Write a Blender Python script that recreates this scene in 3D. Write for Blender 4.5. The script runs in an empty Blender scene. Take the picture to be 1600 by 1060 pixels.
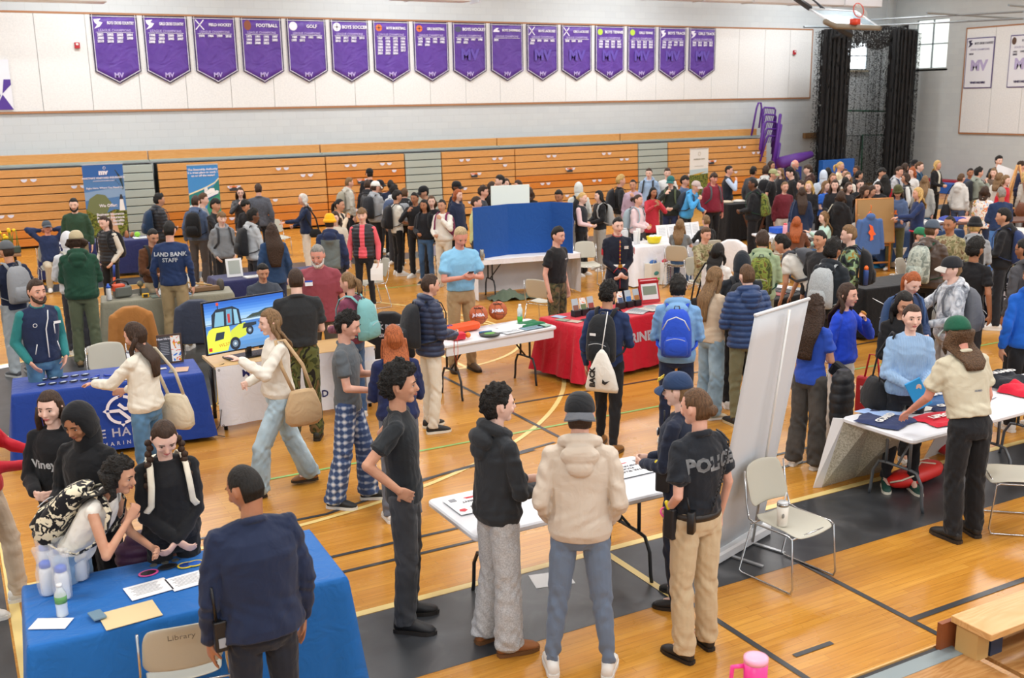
import bpy, math, random
import numpy as np
from mathutils import Vector, Matrix, noise
from mathutils.bvhtree import BVHTree
rnd = random.Random(7)
SC = bpy.context.scene
COL = SC.collection
# ------------------------------------------------------------------ camera, world, lights, exposure
EYE = np.array([0.0, 0.0, 3.5]); FPX = 1620.0
def _axes(p, yaw, roll):
    cy, sy, cp, sp = math.cos(yaw), math.sin(yaw), math.cos(p), math.sin(p)
    F = np.array([sy*cp, cy*cp, -sp]); R = np.array([cy, -sy, 0.0]); D = np.cross(F, R)
    cr, sr = math.cos(roll), math.sin(roll)
    return cr*R+sr*D, -sr*R+cr*D, F
CR, CD, CF = _axes(math.radians(13.02), math.radians(28.55), math.radians(.95))
cam = bpy.data.cameras.new('camera'); camo = bpy.data.objects.new('camera', cam); COL.objects.link(camo)
cam.sensor_width = 36.0; cam.lens = FPX/1600*36.0; cam.clip_end = 200; cam.clip_start = .1
m = Matrix.Identity(4)
for i in range(3):
    m[i][0] = CR[i]; m[i][1] = -CD[i]; m[i][2] = -CF[i]; m[i][3] = EYE[i]
camo.matrix_world = m
cam.dof.use_dof = True; cam.dof.focus_distance = 8.5; cam.dof.aperture_fstop = 3.2
SC.camera = camo
SC.view_settings.view_transform = 'Standard'; SC.view_settings.look = 'None'
SC.view_settings.gamma = 1.0; SC.view_settings.exposure = 0.38
SC.view_settings.use_curve_mapping = False
SC.cycles.use_denoising = True
SC.cycles.max_bounces = 6; SC.cycles.diffuse_bounces = 3; SC.cycles.glossy_bounces = 3; SC.cycles.transparent_max_bounces = 12
w = bpy.data.worlds.new('world'); SC.world = w; w.use_nodes = True
w.node_tree.nodes['Background'].inputs[0].default_value = (.93, .96, 1, 1)
w.node_tree.nodes['Background'].inputs[1].default_value = .95
CEIL_Z = 8.6
LAMPS = [(x, y) for y in (-1.5, 6, 13.5, 21, 27) for x in (-4, 4, 12, 20, 28)]
for i, (x, y) in enumerate(LAMPS):
    l = bpy.data.lights.new('high_bay_light', 'AREA'); l.shape = 'RECTANGLE'; l.size = 3.2; l.size_y = 1.2
    l.energy = 215; l.color = (.97, .99, 1.0)
    o = bpy.data.objects.new('high_bay_light', l); COL.objects.link(o); o.location = (x, y, CEIL_Z-.62)
# ------------------------------------------------------------------ geometry of the view -> points in the hall
def ray(px, py):
    d = CR*(px-800)+CD*(py-530)+CF*FPX
    return d/np.linalg.norm(d)
def at(px, py, z=0.0):
    d = ray(px, py); t = (z-EYE[2])/d[2]; return EYE+d*t
def aty(px, py, Y):
    d = ray(px, py); return EYE+d*(Y/d[1])
def atx(px, py, X):
    d = ray(px, py); return EYE+d*(X/d[0])
# ------------------------------------------------------------------ colours and materials
def lin(c):
    if isinstance(c, str):
        c = c.lstrip('#'); c = [int(c[i:i+2], 16)/255 for i in (0, 2, 4)]
    return tuple((x/12.92 if x <= .04045 else ((x+.055)/1.055)**2.4) for x in c)+(1.0,)
NC = dict(black='1d1e21', navy='202a44', white='e6e4df', grey='8b8e92', lgrey='b6b8b8', dgrey='4b4d52', cream='e4ddca', beige='d6c8b6',
          khaki='bfae90', tan='9a7a52', brown='5b3a28', red='c22636', maroon='6e1f30', blue='2450b8', royal='2247cf', lblue='7fa6d6', sky='8cc4ea',
          pink='e3b7bd', hot='ef3f95', green='2f6b45', dgreen='1f4433', olive='646a45', teal='2f8a8c', mint='b5dcd0', yellow='f4b21c', orange='f0702a',
          purple='5b2f93', coral='e9606c', denim='46648c', ldenim='9dbbd0', ddenim='2d3b55', bdenim='3c3e42', silver='c9cbcc', lilac='b9a3b8', rust='b0583a')
def hexc(c): return NC.get(c, c)
MATS = {}
def nodes(name):
    m = bpy.data.materials.new(name); m.use_nodes = True
    nt = m.node_tree; b = nt.nodes['Principled BSDF']; return m, nt, b
def N(nt, t, **kw):
    n = nt.nodes.new(t)
    for k, v in kw.items():
        if k.startswith('i_'):
            n.inputs[k[2:].replace('_', ' ')].default_value = v
        else: setattr(n, k, v)
    return n
def L(nt, a, b): nt.links.new(a, b)
def bump(nt, b, hgt, dist=.01, strength=1.0):
    n = N(nt, 'ShaderNodeBump'); n.inputs['Distance'].default_value = dist; n.inputs['Strength'].default_value = strength
    L(nt, hgt, n.inputs['Height']); L(nt, n.outputs[0], b.inputs['Normal']); return n
def ramp(nt, src, stops, interp='LINEAR'):
    r = N(nt, 'ShaderNodeValToRGB'); r.color_ramp.interpolation = interp
    e = r.color_ramp.elements
    while len(e) < len(stops): e.new(.5)
    for i, (p, c) in enumerate(stops): e[i].position = p; e[i].color = lin(hexc(c))
    L(nt, src, r.inputs[0]); return r.outputs[0]
def flat(c, rough=.5, metal=0.0, emit=0.0, spec=.5, name=None):
    k = ('flat', c, rough, metal, emit, spec)
    if k in MATS: return MATS[k]
    m, nt, b = nodes(name or 'paint_'+str(c)); col = lin(hexc(c)); b.inputs['Base Color'].default_value = col
    b.inputs['Roughness'].default_value = rough; b.inputs['Metallic'].default_value = metal; b.inputs['Specular IOR Level'].default_value = spec
    if emit: b.inputs['Emission Color'].default_value = col; b.inputs['Emission Strength'].default_value = emit
    else:
        t = N(nt, 'ShaderNodeTexCoord'); n = N(nt, 'ShaderNodeTexNoise', i_Scale=9.0, i_Detail=4.0); L(nt, t.outputs['Object'], n.inputs['Vector'])
        r = N(nt, 'ShaderNodeMapRange'); r.inputs['To Min'].default_value = max(0, rough-.06); r.inputs['To Max'].default_value = min(1, rough+.06)
        L(nt, n.outputs[0], r.inputs[0]); L(nt, r.outputs[0], b.inputs['Roughness'])
    MATS[k] = m; return m
CAMOS = {'camo': ['39401f', '5d6134', '6b5433', '1f1d17'], 'ocp': ['8d8561', 'a79f7d', '6f6d4b', '7a6147'], 'marpat': ['3f4230', '5c5a3c', '2a2a22', '6e5d44'],
         'fleece': ['2f3a28', '8fae84', '1d2630', '9a7a33'], 'campack': ['55602a', '7d8a3c', '39401f', '6a5a2c'], 'acu': ['9aa39a', 'b9c0b4', '7c857c', 'a5aca0']}
def cloth(spec):
    """fabric materials: '<kind>:<colour>' or '<colour>'"""
    if spec in MATS: return MATS[spec]
    kind, c = spec.split(':') if ':' in spec else ((spec, 'grey') if spec in CAMOS else ('cotton', spec))
    m, nt, b = nodes('fabric_'+spec.replace(':', '_').replace('#', '')); c = hexc(c)
    b.inputs['Roughness'].default_value = .85; b.inputs['Specular IOR Level'].default_value = .25
    b.inputs['Sheen Weight'].default_value = .12
    t = N(nt, 'ShaderNodeTexCoord').outputs['Object']
    fold = N(nt, 'ShaderNodeTexNoise', i_Scale=7.0, i_Detail=2.5, i_Distortion=1.4); L(nt, t, fold.inputs['Vector'])
    hgt = fold.outputs[0]; dist = .012
    col = None
    if kind in CAMOS:
        n = N(nt, 'ShaderNodeTexNoise', i_Scale=8.0 if kind in ('camo', 'fleece') else 13.0, i_Detail=1.5, i_Distortion=.8); L(nt, t, n.inputs['Vector'])
        q = CAMOS[kind]; col = ramp(nt, n.outputs[0], [(0, q[2]), (.40, q[0]), (.5, q[1]), (.6, q[3])], 'CONSTANT')
    elif kind == 'plaid':
        w1 = N(nt, 'ShaderNodeTexWave', i_Scale=5.0 if c != NC['rust'] else 7.0, bands_direction='Z'); w2 = N(nt, 'ShaderNodeTexWave', i_Scale=5.0, bands_direction='Y')
        w3 = N(nt, 'ShaderNodeTexWave', i_Scale=5.0, bands_direction='X')
        for q in (w1, w2, w3): L(nt, t, q.inputs['Vector'])
        mx = N(nt, 'ShaderNodeMath', operation='MAXIMUM'); L(nt, w2.outputs['Fac'], mx.inputs[0]); L(nt, w3.outputs['Fac'], mx.inputs[1])
        a = N(nt, 'ShaderNodeMath', operation='ADD'); L(nt, w1.outputs['Fac'], a.inputs[0]); L(nt, mx.outputs[0], a.inputs[1])
        h = N(nt, 'ShaderNodeMath', operation='MULTIPLY'); L(nt, a.outputs[0], h.inputs[0]); h.inputs[1].default_value = .5
        st = [(0, 'e9eaec'), (.42, '8193b0'), (.62, c), (.9, c)] if c != NC['rust'] else [(0, 'e8e0d8'), (.3, 'b5653f'), (.55, '27304a'), (.9, '1f2840')]
        col = ramp(nt, h.outputs[0], st)
    elif kind in ('floral', 'tie', 'paintdrip', 'sequin'):
        n = N(nt, 'ShaderNodeTexNoise', i_Scale={'floral': 16.0, 'tie': 8.0, 'paintdrip': 14.0, 'sequin': 60.0}[kind], i_Detail=2.0, i_Distortion=1.6); L(nt, t, n.inputs['Vector'])
        st = {'floral': [(0, '17171b'), (.52, 'e6dcc0')], 'tie': [(.3, 'e8ebee'), (.5, 'c3c8cf'), (.62, '8d949e'), (.75, 'd8dce0')],
              'paintdrip': [(0, '3f7fd0'), (.36, 'f2f0ea'), (.56, 'e8562f'), (.61, 'f2c62c'), (.66, '35a35c'), (.72, 'f2f0ea')], 'sequin': [(0, '22242a'), (.6, '5a5e68')]}[kind]
        col = ramp(nt, n.outputs[0 if kind != 'paintdrip' else 0], st, 'CONSTANT' if kind in ('floral', 'paintdrip') else 'LINEAR')
    elif kind in ('denim', 'heather'):
        n = N(nt, 'ShaderNodeTexNoise', i_Scale=3.5 if kind == 'denim' else 120.0, i_Detail=3.0); L(nt, t, n.inputs['Vector'])
        r = lin(c); d = tuple(x*(.72 if kind == 'denim' else .8) for x in r[:3])+(1,); e = tuple(min(1, x*(1.35 if kind == 'denim' else 1.2)) for x in r[:3])+(1,)
        rr = N(nt, 'ShaderNodeValToRGB'); rr.color_ramp.elements[0].position = .35; rr.color_ramp.elements[1].position = .65
        rr.color_ramp.elements[0].color = d; rr.color_ramp.elements[1].color = e; L(nt, n.outputs[0], rr.inputs[0]); col = rr.outputs[0]
    elif kind == 'knit':
        w_ = N(nt, 'ShaderNodeTexWave', i_Scale=16.0, bands_direction='Y', i_Distortion=2.0); L(nt, t, w_.inputs['Vector'])
        a = N(nt, 'ShaderNodeMath', operation='MULTIPLY_ADD'); L(nt, w_.outputs['Fac'], a.inputs[0]); a.inputs[1].default_value = .25; L(nt, hgt, a.inputs[2]); hgt = a.outputs[0]
    elif kind == 'puff':
        b.inputs['Roughness'].default_value = .5; b.inputs['Specular IOR Level'].default_value = .4; dist = .01
    elif kind == 'leather':
        b.inputs['Roughness'].default_value = .42; b.inputs['Specular IOR Level'].default_value = .5
    elif kind == 'satin': b.inputs['Roughness'].default_value = .6
    if col is None: b.inputs['Base Color'].default_value = lin(c)
    else: L(nt, col, b.inputs['Base Color'])
    bump(nt, b, hgt, dist, .9)
    MATS[spec] = m; return m
def hairmat(c, curly=False):
    k = 'hair_'+('curly_' if curly else '')+c
    if k in MATS: return MATS[k]
    m, nt, b = nodes(k); r = lin(hexc(c)); b.inputs['Roughness'].default_value = .55; b.inputs['Specular IOR Level'].default_value = .3
    t = N(nt, 'ShaderNodeTexCoord').outputs['Object']; mp = N(nt, 'ShaderNodeMapping'); mp.inputs['Scale'].default_value = (70, 70, 9) if not curly else (50, 50, 50); L(nt, t, mp.inputs[0])
    n = N(nt, 'ShaderNodeTexNoise', i_Scale=1.6, i_Detail=3.0); L(nt, mp.outputs[0], n.inputs['Vector'])
    rr = N(nt, 'ShaderNodeValToRGB'); rr.color_ramp.elements[0].position = .3; rr.color_ramp.elements[1].position = .75
    rr.color_ramp.elements[0].color = tuple(x*.55 for x in r[:3])+(1,); rr.color_ramp.elements[1].color = tuple(min(1, x*1.5+.004) for x in r[:3])+(1,)
    L(nt, n.outputs[0], rr.inputs[0]); L(nt, rr.outputs[0], b.inputs['Base Color']); bump(nt, b, n.outputs[0], .008 if not curly else .02, 1.0)
    MATS[k] = m; return m
SK = dict(l='dcab95', p='e8c2b0', m='c8977a', t='ab7859', d='6f4a35', r='d99a86')
def skin(k):
    key = 'skin_'+k
    if key in MATS: return MATS[key]
    m, nt, b = nodes(key); r = lin(SK[k]); b.inputs['Roughness'].default_value = .5; b.inputs['Specular IOR Level'].default_value = .35
    t = N(nt, 'ShaderNodeTexCoord').outputs['Object']; n = N(nt, 'ShaderNodeTexNoise', i_Scale=14.0, i_Detail=3.0); L(nt, t, n.inputs['Vector'])
    rr = N(nt, 'ShaderNodeValToRGB'); rr.color_ramp.elements[0].color = tuple((r[0]*.95, r[1]*.86, r[2]*.84))+(1,); rr.color_ramp.elements[1].color = tuple((min(1, r[0]*1.04), r[1]*1.06, r[2]*1.08))+(1,)
    rr.color_ramp.elements[0].position = .3; rr.color_ramp.elements[1].position = .7
    L(nt, n.outputs[0], rr.inputs[0]); L(nt, rr.outputs[0], b.inputs['Base Color'])
    b.inputs['Subsurface Weight'].default_value = .0
    MATS[key] = m; return m
# ------------------------------------------------------------------ mesh builder
def V3(*a): return np.array(a, float)
def unit(v):
    n = np.linalg.norm(v); return v/n if n > 1e-9 else v
def rotz(a): c, s = math.cos(a), math.sin(a); return np.array([[c, -s, 0], [s, c, 0], [0, 0, 1.0]])
def roty(a): c, s = math.cos(a), math.sin(a); return np.array([[c, 0, s], [0, 1, 0], [-s, 0, c]])   # + tips +Z towards +X
def rotx(a): c, s = math.cos(a), math.sin(a); return np.array([[1, 0, 0], [0, c, -s], [0, s, c]])
def frame(d, up=(0, 0, 1)):
    d = unit(np.array(d, float)); u = np.array(up, float)
    if abs(d@u) > .95: u = np.array([1.0, 0, 0])
    a = unit(np.cross(u, d)); return a, np.cross(d, a)
class MB:
    def __init__(s): s.v = []; s.f = []; s.m = []; s.n = 0
    def add(s, vs, fs, mat=0):
        vs = np.asarray(vs, float).reshape(-1, 3); s.v.append(vs)
        s.f += [tuple(i+s.n for i in f) for f in fs]; s.m += [mat]*len(fs); s.n += len(vs); return s
    def rings(s, R, mat=0, cap=True, close=False):
        n = len(R[0]); k = len(R); fs = []
        for i in range(k-1+(1 if close else 0)):
            a, b = i*n, ((i+1) % k)*n
            fs += [(a+j, a+(j+1) % n, b+(j+1) % n, b+j) for j in range(n)]
        vs = np.concatenate(R)
        if cap and not close:
            fs.append(tuple(range(n-1, -1, -1))); fs.append(tuple((k-1)*n+j for j in range(n)))
        return s.add(vs, fs, mat)
    def loft(s, secs, n=14, mat=0, p=2.0):   # secs: (centre, half axis a, half axis b)
        an = np.arange(n)*2*math.pi/n; c, q = np.cos(an), np.sin(an)
        if p != 2.0: c = np.sign(c)*np.abs(c)**(2/p); q = np.sign(q)*np.abs(q)**(2/p)
        return s.rings([np.asarray(C)+np.outer(c, a)+np.outer(q, b) for C, a, b in secs], mat)
    def cap(s, p0, r0, p1, r1, n=10, mat=0, flat=None):
        p0 = np.asarray(p0, float); p1 = np.asarray(p1, float); d = unit(p1-p0); a, b = frame(d); secs = []
        for t in (-80, -45, -15): c, q = math.cos(math.radians(t)), math.sin(math.radians(t)); secs.append((p0+d*r0*q, a*r0*c, b*r0*c))
        secs.append(((p0+p1)/2, a*(r0+r1)/2, b*(r0+r1)/2))
        for t in (15, 45, 80): c, q = math.cos(math.radians(t)), math.sin(math.radians(t)); secs.append((p1+d*r1*q, a*r1*c, b*r1*c))
        return s.loft(secs, n, mat)
    def ell(s, c, r, R=None, n=12, k=7, mat=0):
        R = np.eye(3) if R is None else R; secs = []
        for i in range(k+1):
            t = math.pi*(i+.06 if i == 0 else (i-.06 if i == k else i))/k
            secs.append((np.asarray(c)+R@V3(0, 0, -r[2]*math.cos(t)), R@V3(r[0]*math.sin(t), 0, 0), R@V3(0, r[1]*math.sin(t), 0)))
        return s.loft(secs, n, mat)
    def tube(s, pts, r, n=8, mat=0, close=False, up=(0, 0, 1), asp=1.0):
        pts = [np.asarray(p, float) for p in pts]; k = len(pts); R = []; an = np.arange(n)*2*math.pi/n; pa = None
        rr = r if hasattr(r, '__len__') else [r]*k
        for i in range(k):
            d = (pts[(i+1) % k]-pts[i-1]) if close else (pts[min(i+1, k-1)]-pts[max(i-1, 0)]); d = unit(d)
            if pa is None: a, b = frame(d, up)
            else:
                a = unit(pa-d*(pa@d)); b = np.cross(d, a)
            pa = a
            R.append(pts[i]+np.outer(np.cos(an)*rr[i], a)+np.outer(np.sin(an)*rr[i]*asp, b))
        return s.rings(R, mat, close=close)
    def box(s, c, size, R=None, mat=0, bev=0.0):
        R = np.eye(3) if R is None else R; x, y, z = np.asarray(size)/2.0; c = np.asarray(c, float)
        if bev <= 0:
            vs = [c+R@V3(i*x, j*y, k*z) for k in (-1, 1) for j in (-1, 1) for i in (-1, 1)]
            return s.add(vs, [(0, 2, 3, 1), (4, 5, 7, 6), (0, 1, 5, 4), (2, 6, 7, 3), (0, 4, 6, 2), (1, 3, 7, 5)], mat)
        def rect(h, q):
            pts = []
            for cx, cy, a0 in ((1, 1, 0), (-1, 1, 90), (-1, -1, 180), (1, -1, 270)):
                for t in (0, 45, 90):
                    a = math.radians(a0+t); pts.append(c+R@V3(cx*(x-bev)+math.cos(a)*(bev-q), cy*(y-bev)+math.sin(a)*(bev-q), h))
            return np.array(pts)
        e = min(bev, z)*.5
        return s.rings([rect(-z, e), rect(-z+e, 0), rect(z-e, 0), rect(z, e)], mat)
    def quad(s, a, b, c, d, mat=0): return s.add([a, b, c, d], [(0, 1, 2, 3)], mat)
    def prism(s, poly, O, ux, uy, th, mat=0):   # outline in a plane, extruded
        O, ux, uy = (np.asarray(q, float) for q in (O, ux, uy)); nrm = unit(np.cross(ux, uy)); n = len(poly)
        A = [O+ux*p[0]+uy*p[1] for p in poly]; B = [q+nrm*th for q in A]
        fs = [tuple(range(n-1, -1, -1)), tuple(range(n, 2*n))]+[(i, (i+1) % n, (i+1) % n+n, i+n) for i in range(n)]
        return s.add(A+B, fs, mat)
    def grid(s, P, mat=0, th=0):   # P[i][j] points
        P = np.asarray(P, float); a, b = P.shape[:2]
        return s.add(P.reshape(-1, 3), [(i*b+j, i*b+j+1, (i+1)*b+j+1, (i+1)*b+j) for i in range(a-1) for j in range(b-1)], mat)
def cr(f, n):
    c = rnd
    return [f(i/(n-1)) for i in range(n)]
def mk(name, mb, mats, parent=None, smooth=False, loc=None):
    me = bpy.data.meshes.new(name); vs = np.concatenate(mb.v) if mb.v else np.zeros((0, 3))
    me.from_pydata(vs.tolist(), [], mb.f); mats = mats if isinstance(mats, (list, tuple)) else [mats]
    for q in mats: me.materials.append(q)
    if len(mats) > 1: me.polygons.foreach_set('material_index', mb.m)
    if smooth: me.polygons.foreach_set('use_smooth', [True]*len(me.polygons))
    o = bpy.data.objects.new(name, me); COL.objects.link(o)
    if parent is not None: o.parent = parent
    if loc is not None: o.location = loc
    return o
def empty(name, loc, rz=0.0, label=None, cat=None, group=None):
    o = bpy.data.objects.new(name, None); COL.objects.link(o); o.location = loc; o.rotation_euler = (0, 0, rz); o.empty_display_size = .1
    if label: tag(o, label, cat, group)
    return o
def tag(o, label, cat, group=None):
    o['label'] = label; o['category'] = cat
    if group: o['group'] = group
    return o
def struct(o): o['kind'] = 'structure'; return o
JOBS = []; DECALS = []; TEXTS = []
def text(name, s, size, O, ux, uy, mat, parent=None, align='CENTER', bold=.012, ext=.002, sp=1.0, sx=1.0, line=1.0):
    """flat lettering: O anchor, ux reading direction, uy up (world or parent space)"""
    cu = bpy.data.curves.new(name, 'FONT'); cu.body = s; cu.size = size; cu.align_x = align; cu.extrude = ext; cu.offset = bold*size
    cu.space_character = sp; cu.space_line = line; cu.resolution_u = 2; cu.materials.append(mat)
    o = bpy.data.objects.new(name, cu); COL.objects.link(o); o.parent = parent
    ux = unit(np.asarray(ux, float)); uy = unit(np.asarray(uy, float)); nz = np.cross(ux, uy); M = Matrix.Identity(4)
    for i in range(3): M[i][0] = ux[i]*sx; M[i][1] = uy[i]; M[i][2] = nz[i]; M[i][3] = O[i]
    o.matrix_local = M; TEXTS.append(o); return o

def soft(name, mb, mats, parent, vox, smooth=3, post=None):
    """pieces grown together into one continuous skin (voxel union, relaxed); finished in one pass at the end"""
    o = mk(name, mb, mats, parent, True)
    r = o.modifiers.new('union', 'REMESH'); r.mode = 'VOXEL'; r.voxel_size = vox; r.use_smooth_shade = True
    s = o.modifiers.new('relax', 'SMOOTH'); s.factor = .5; s.iterations = smooth
    JOBS.append((o, mats if isinstance(mats, (list, tuple)) else [mats], post)); return o
def finish():
    dg = bpy.context.evaluated_depsgraph_get(); new = []
    for o, mats, post in JOBS: new.append(bpy.data.meshes.new_from_object(o.evaluated_get(dg)))
    for (o, mats, post), me in zip(JOBS, new):
        o.modifiers.clear(); old = o.data; o.data = me; bpy.data.meshes.remove(old); me.name = o.name
        me.materials.clear()
        for q in mats: me.materials.append(q)
        n = len(me.vertices); co = np.empty(n*3, 'f'); me.vertices.foreach_get('co', co); co = co.reshape(-1, 3).astype(float)
        nr = np.empty(n*3, 'f'); me.vertices.foreach_get('normal', nr); nr = nr.reshape(-1, 3)
        pi = None
        if post: co, pi = post(co, nr, me)
        me.vertices.foreach_set('co', co.astype('f').ravel())
        if pi is None: pi = np.zeros(len(me.polygons), 'i')
        me.polygons.foreach_set('material_index', np.asarray(pi, 'i'))
        me.polygons.foreach_set('use_smooth', [True]*len(me.polygons)); me.update()
    bpy.context.view_layer.update()
    dg = bpy.context.evaluated_depsgraph_get()
    dec = {t.name for t, h, d in DECALS}
    for t in TEXTS:
        if t.name in dec: continue
        me = bpy.data.meshes.new_from_object(t.evaluated_get(dg)); nm = t.name; n = bpy.data.objects.new('lettering_tmp', me); n.parent = t.parent; n.matrix_local = t.matrix_local.copy()
        bpy.data.objects.remove(t); n.name = nm; me.name = nm; COL.objects.link(n)
    for t, host, d in DECALS:      # lettering laid onto the cloth it is printed on
        me = bpy.data.meshes.new_from_object(t.evaluated_get(dg)); M = t.matrix_local.copy()
        bt = BVHTree.FromPolygons([v.co for v in host.data.vertices], [tuple(p.vertices) for p in host.data.polygons])
        d = Vector(d)
        for v in me.vertices:
            p = M@v.co; h = bt.ray_cast(p-d*.6, d)
            if h[0] is None: h = bt.find_nearest(p)
            v.co = h[0]-d*.006
        n = bpy.data.objects.new(t.name+'_', me); nm = t.name; par = t.parent; bpy.data.objects.remove(t); n.name = nm; COL.objects.link(n); n.parent = par
def facecentres(me):
    c = np.empty(len(me.polygons)*3, 'f'); me.polygons.foreach_get('center', c); return c.reshape(-1, 3)
# ------------------------------------------------------------------ room shell
WY = 30.0; WX = 33.7; X0 = -8.0; Y0 = -5.0
def floor_mat():
    m, nt, b = nodes('maple_floor'); t = N(nt, 'ShaderNodeTexCoord').outputs['Object']
    br = N(nt, 'ShaderNodeTexBrick'); br.offset = .37; br.inputs['Scale'].default_value = 1.0; br.inputs['Brick Width'].default_value = 1.15; br.inputs['Row Height'].default_value = .062
    br.inputs['Mortar Size'].default_value = .0012; br.inputs['Color1'].default_value = lin('d9a046'); br.inputs['Color2'].default_value = lin('cd9139'); br.inputs['Mortar'].default_value = lin('9a6224'); br.inputs['Bias'].default_value = .1
    L(nt, t, br.inputs['Vector'])
    br2 = N(nt, 'ShaderNodeTexBrick'); br2.offset = .61; br2.inputs['Scale'].default_value = 1.0; br2.inputs['Brick Width'].default_value = 2.1; br2.inputs['Row Height'].default_value = .31; br2.inputs['Mortar Size'].default_value = 0
    br2.inputs['Color1'].default_value = (1, 1, 1, 1); br2.inputs['Color2'].default_value = (.86, .82, .76, 1); L(nt, t, br2.inputs['Vector'])
    mp = N(nt, 'ShaderNodeMapping'); mp.inputs['Scale'].default_value = (1.2, 22, 1); L(nt, t, mp.inputs[0])
    g = N(nt, 'ShaderNodeTexNoise', i_Scale=2.2, i_Detail=5.0); L(nt, mp.outputs[0], g.inputs['Vector'])
    gr = ramp(nt, g.outputs[0], [(.3, 'e6dccb'), (.7, 'ffffff')])
    x1 = N(nt, 'ShaderNodeMix', data_type='RGBA', blend_type='MULTIPLY'); x1.inputs[0].default_value = 1; L(nt, br.outputs['Color'], x1.inputs[6]); L(nt, br2.outputs['Color'], x1.inputs[7])
    x2 = N(nt, 'ShaderNodeMix', data_type='RGBA', blend_type='MULTIPLY'); x2.inputs[0].default_value = 1; L(nt, x1.outputs[2], x2.inputs[6]); L(nt, gr, x2.inputs[7])
    L(nt, x2.outputs[2], b.inputs['Base Color'])
    n = N(nt, 'ShaderNodeTexNoise', i_Scale=1.3, i_Detail=6.0); L(nt, t, n.inputs['Vector']); r = N(nt, 'ShaderNodeMapRange'); r.inputs['To Min'].default_value = .2; r.inputs['To Max'].default_value = .36
    L(nt, n.outputs[0], r.inputs[0]); L(nt, r.outputs[0], b.inputs['Roughness']); b.inputs['Specular IOR Level'].default_value = .42
    return m
mb = MB(); mb.quad((X0, Y0, 0), (WX, Y0, 0), (WX, WY, 0), (X0, WY, 0)); struct(mk('floor', mb, floor_mat()))
def band_mat():
    m, nt, b = nodes('black_court_paint'); t = N(nt, 'ShaderNodeTexCoord').outputs['Object']
    n = N(nt, 'ShaderNodeTexNoise', i_Scale=3.0, i_Detail=9.0, i_Distortion=.6); L(nt, t, n.inputs['Vector'])
    L(nt, ramp(nt, n.outputs[0], [(.35, '323437'), (.58, '404245'), (.72, '525355')]), b.inputs['Base Color']); b.inputs['Roughness'].default_value = .33; return m
BLK = band_mat(); CRM = flat('e9cf86', .35); DRK = flat('33363a', .35); GRN = flat('8fbf6a', .35)
def strip(name, pts, wd, mat, z=.002, close=False):
    pts = [V3(p[0], p[1], 0) for p in pts]; k = len(pts); Lf, Rt = [], []
    for i in range(k):
        d = unit(pts[min(i+1, k-1)]-pts[max(i-1, 0)]); nn = V3(-d[1], d[0], 0); Lf.append(pts[i]+nn*wd/2+V3(0, 0, z)); Rt.append(pts[i]-nn*wd/2+V3(0, 0, z))
    mb = MB(); mb.grid([Lf, Rt]); return struct(mk(name, mb, mat))
YS, YF, XB = 6.37, 21.62, .10            # sidelines and baseline of the court
strip('floor_line_black_band', [(X0, YS-.5), (WX, YS-.5)], .92, BLK, .0015)
strip('floor_line_black_band_far', [(X0, YF+.5), (WX-5, YF+.5)], .95, BLK, .0015)
strip('floor_line_black_baseline', [(XB-.55, YS), (XB-.55, YF)], 1.0, BLK, .0015)
strip('floor_line_sideline_near', [(XB, YS), (28.6, YS)], .07, CRM, .003)
strip('floor_line_sideline_far', [(XB, YF), (28.6, YF)], .06, CRM, .003)
strip('floor_line_baseline', [(XB, YS), (XB, YF)], .07, CRM, .0035)
strip('floor_line_key_paint', [(XB, 13.95), (XB+3.2, 13.95)], 3.6, BLK, .0012)
for y in (12.12, 15.77): strip('floor_line_key', [(XB, y), (XB+5.8, y)], .055, CRM, .0032)
strip('floor_line_free_throw', [(XB+5.8, 12.12), (XB+5.8, 15.77)], .055, CRM, .0034)
strip('floor_line_free_throw_circle', [(XB+5.55+1.83*math.cos(a), 13.95+1.83*math.sin(a)) for a in np.linspace(-math.pi/2, math.pi/2, 40)], .055, CRM, .0036)
cx, cy, R3 = 1.64, 13.95, 5.89
a0 = math.asin((8.07-cy)/R3)
strip('floor_line_three_point', [(XB, 8.065), (1.4, 8.065)]+[(cx+R3*math.cos(a), cy+R3*math.sin(a)) for a in np.linspace(a0, -a0, 70)]+[(XB, 19.83)], .055, CRM, .0038)
for xx, ya, yb in ((5.43, 4.0, 5.42), (5.43, 6.42, 12.6), (4.3, 3.6, 5.42)): strip('floor_line_black_cross', [(xx, ya), (xx, yb)], .045, DRK, .0042)
strip('floor_line_cream_cross', [(4.25, 5.44), (4.25, YS)], .06, CRM, .0044)
for y in (7.36, 7.06): strip('floor_line_black_parallel', [(1.2, y), (9, y)], .04, DRK, .0046)
strip('floor_line_black_near', [(5.43, 4.37), (20, 4.37)], .05, DRK, .0048); strip('floor_line_black_dash', [(4.42, 4.42), (4.75, 4.42)], .04, DRK, .0048)
strip('floor_line_black_mid', [(5.5, 10.3), (6.6, 10.3), (11, 10.3), (17, 10.3)], .04, DRK, .0048)
strip('floor_line_black_low', [(3.6, 8.55), (5.0, 8.75)], .04, DRK, .0050); strip('floor_line_black_arc', [(.3, 8.4), (1.6, 8.25), (2.6, 8.22), (3.9, 8.6), (5.3, 8.85)], .04, DRK, .0052)
strip('floor_line_green', [(2.2, 9.33), (28, 9.33)], .04, GRN, .0041); strip('floor_line_green_far', [(2.2, 18.4), (28, 18.4)], .04, GRN, .0041)
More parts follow.
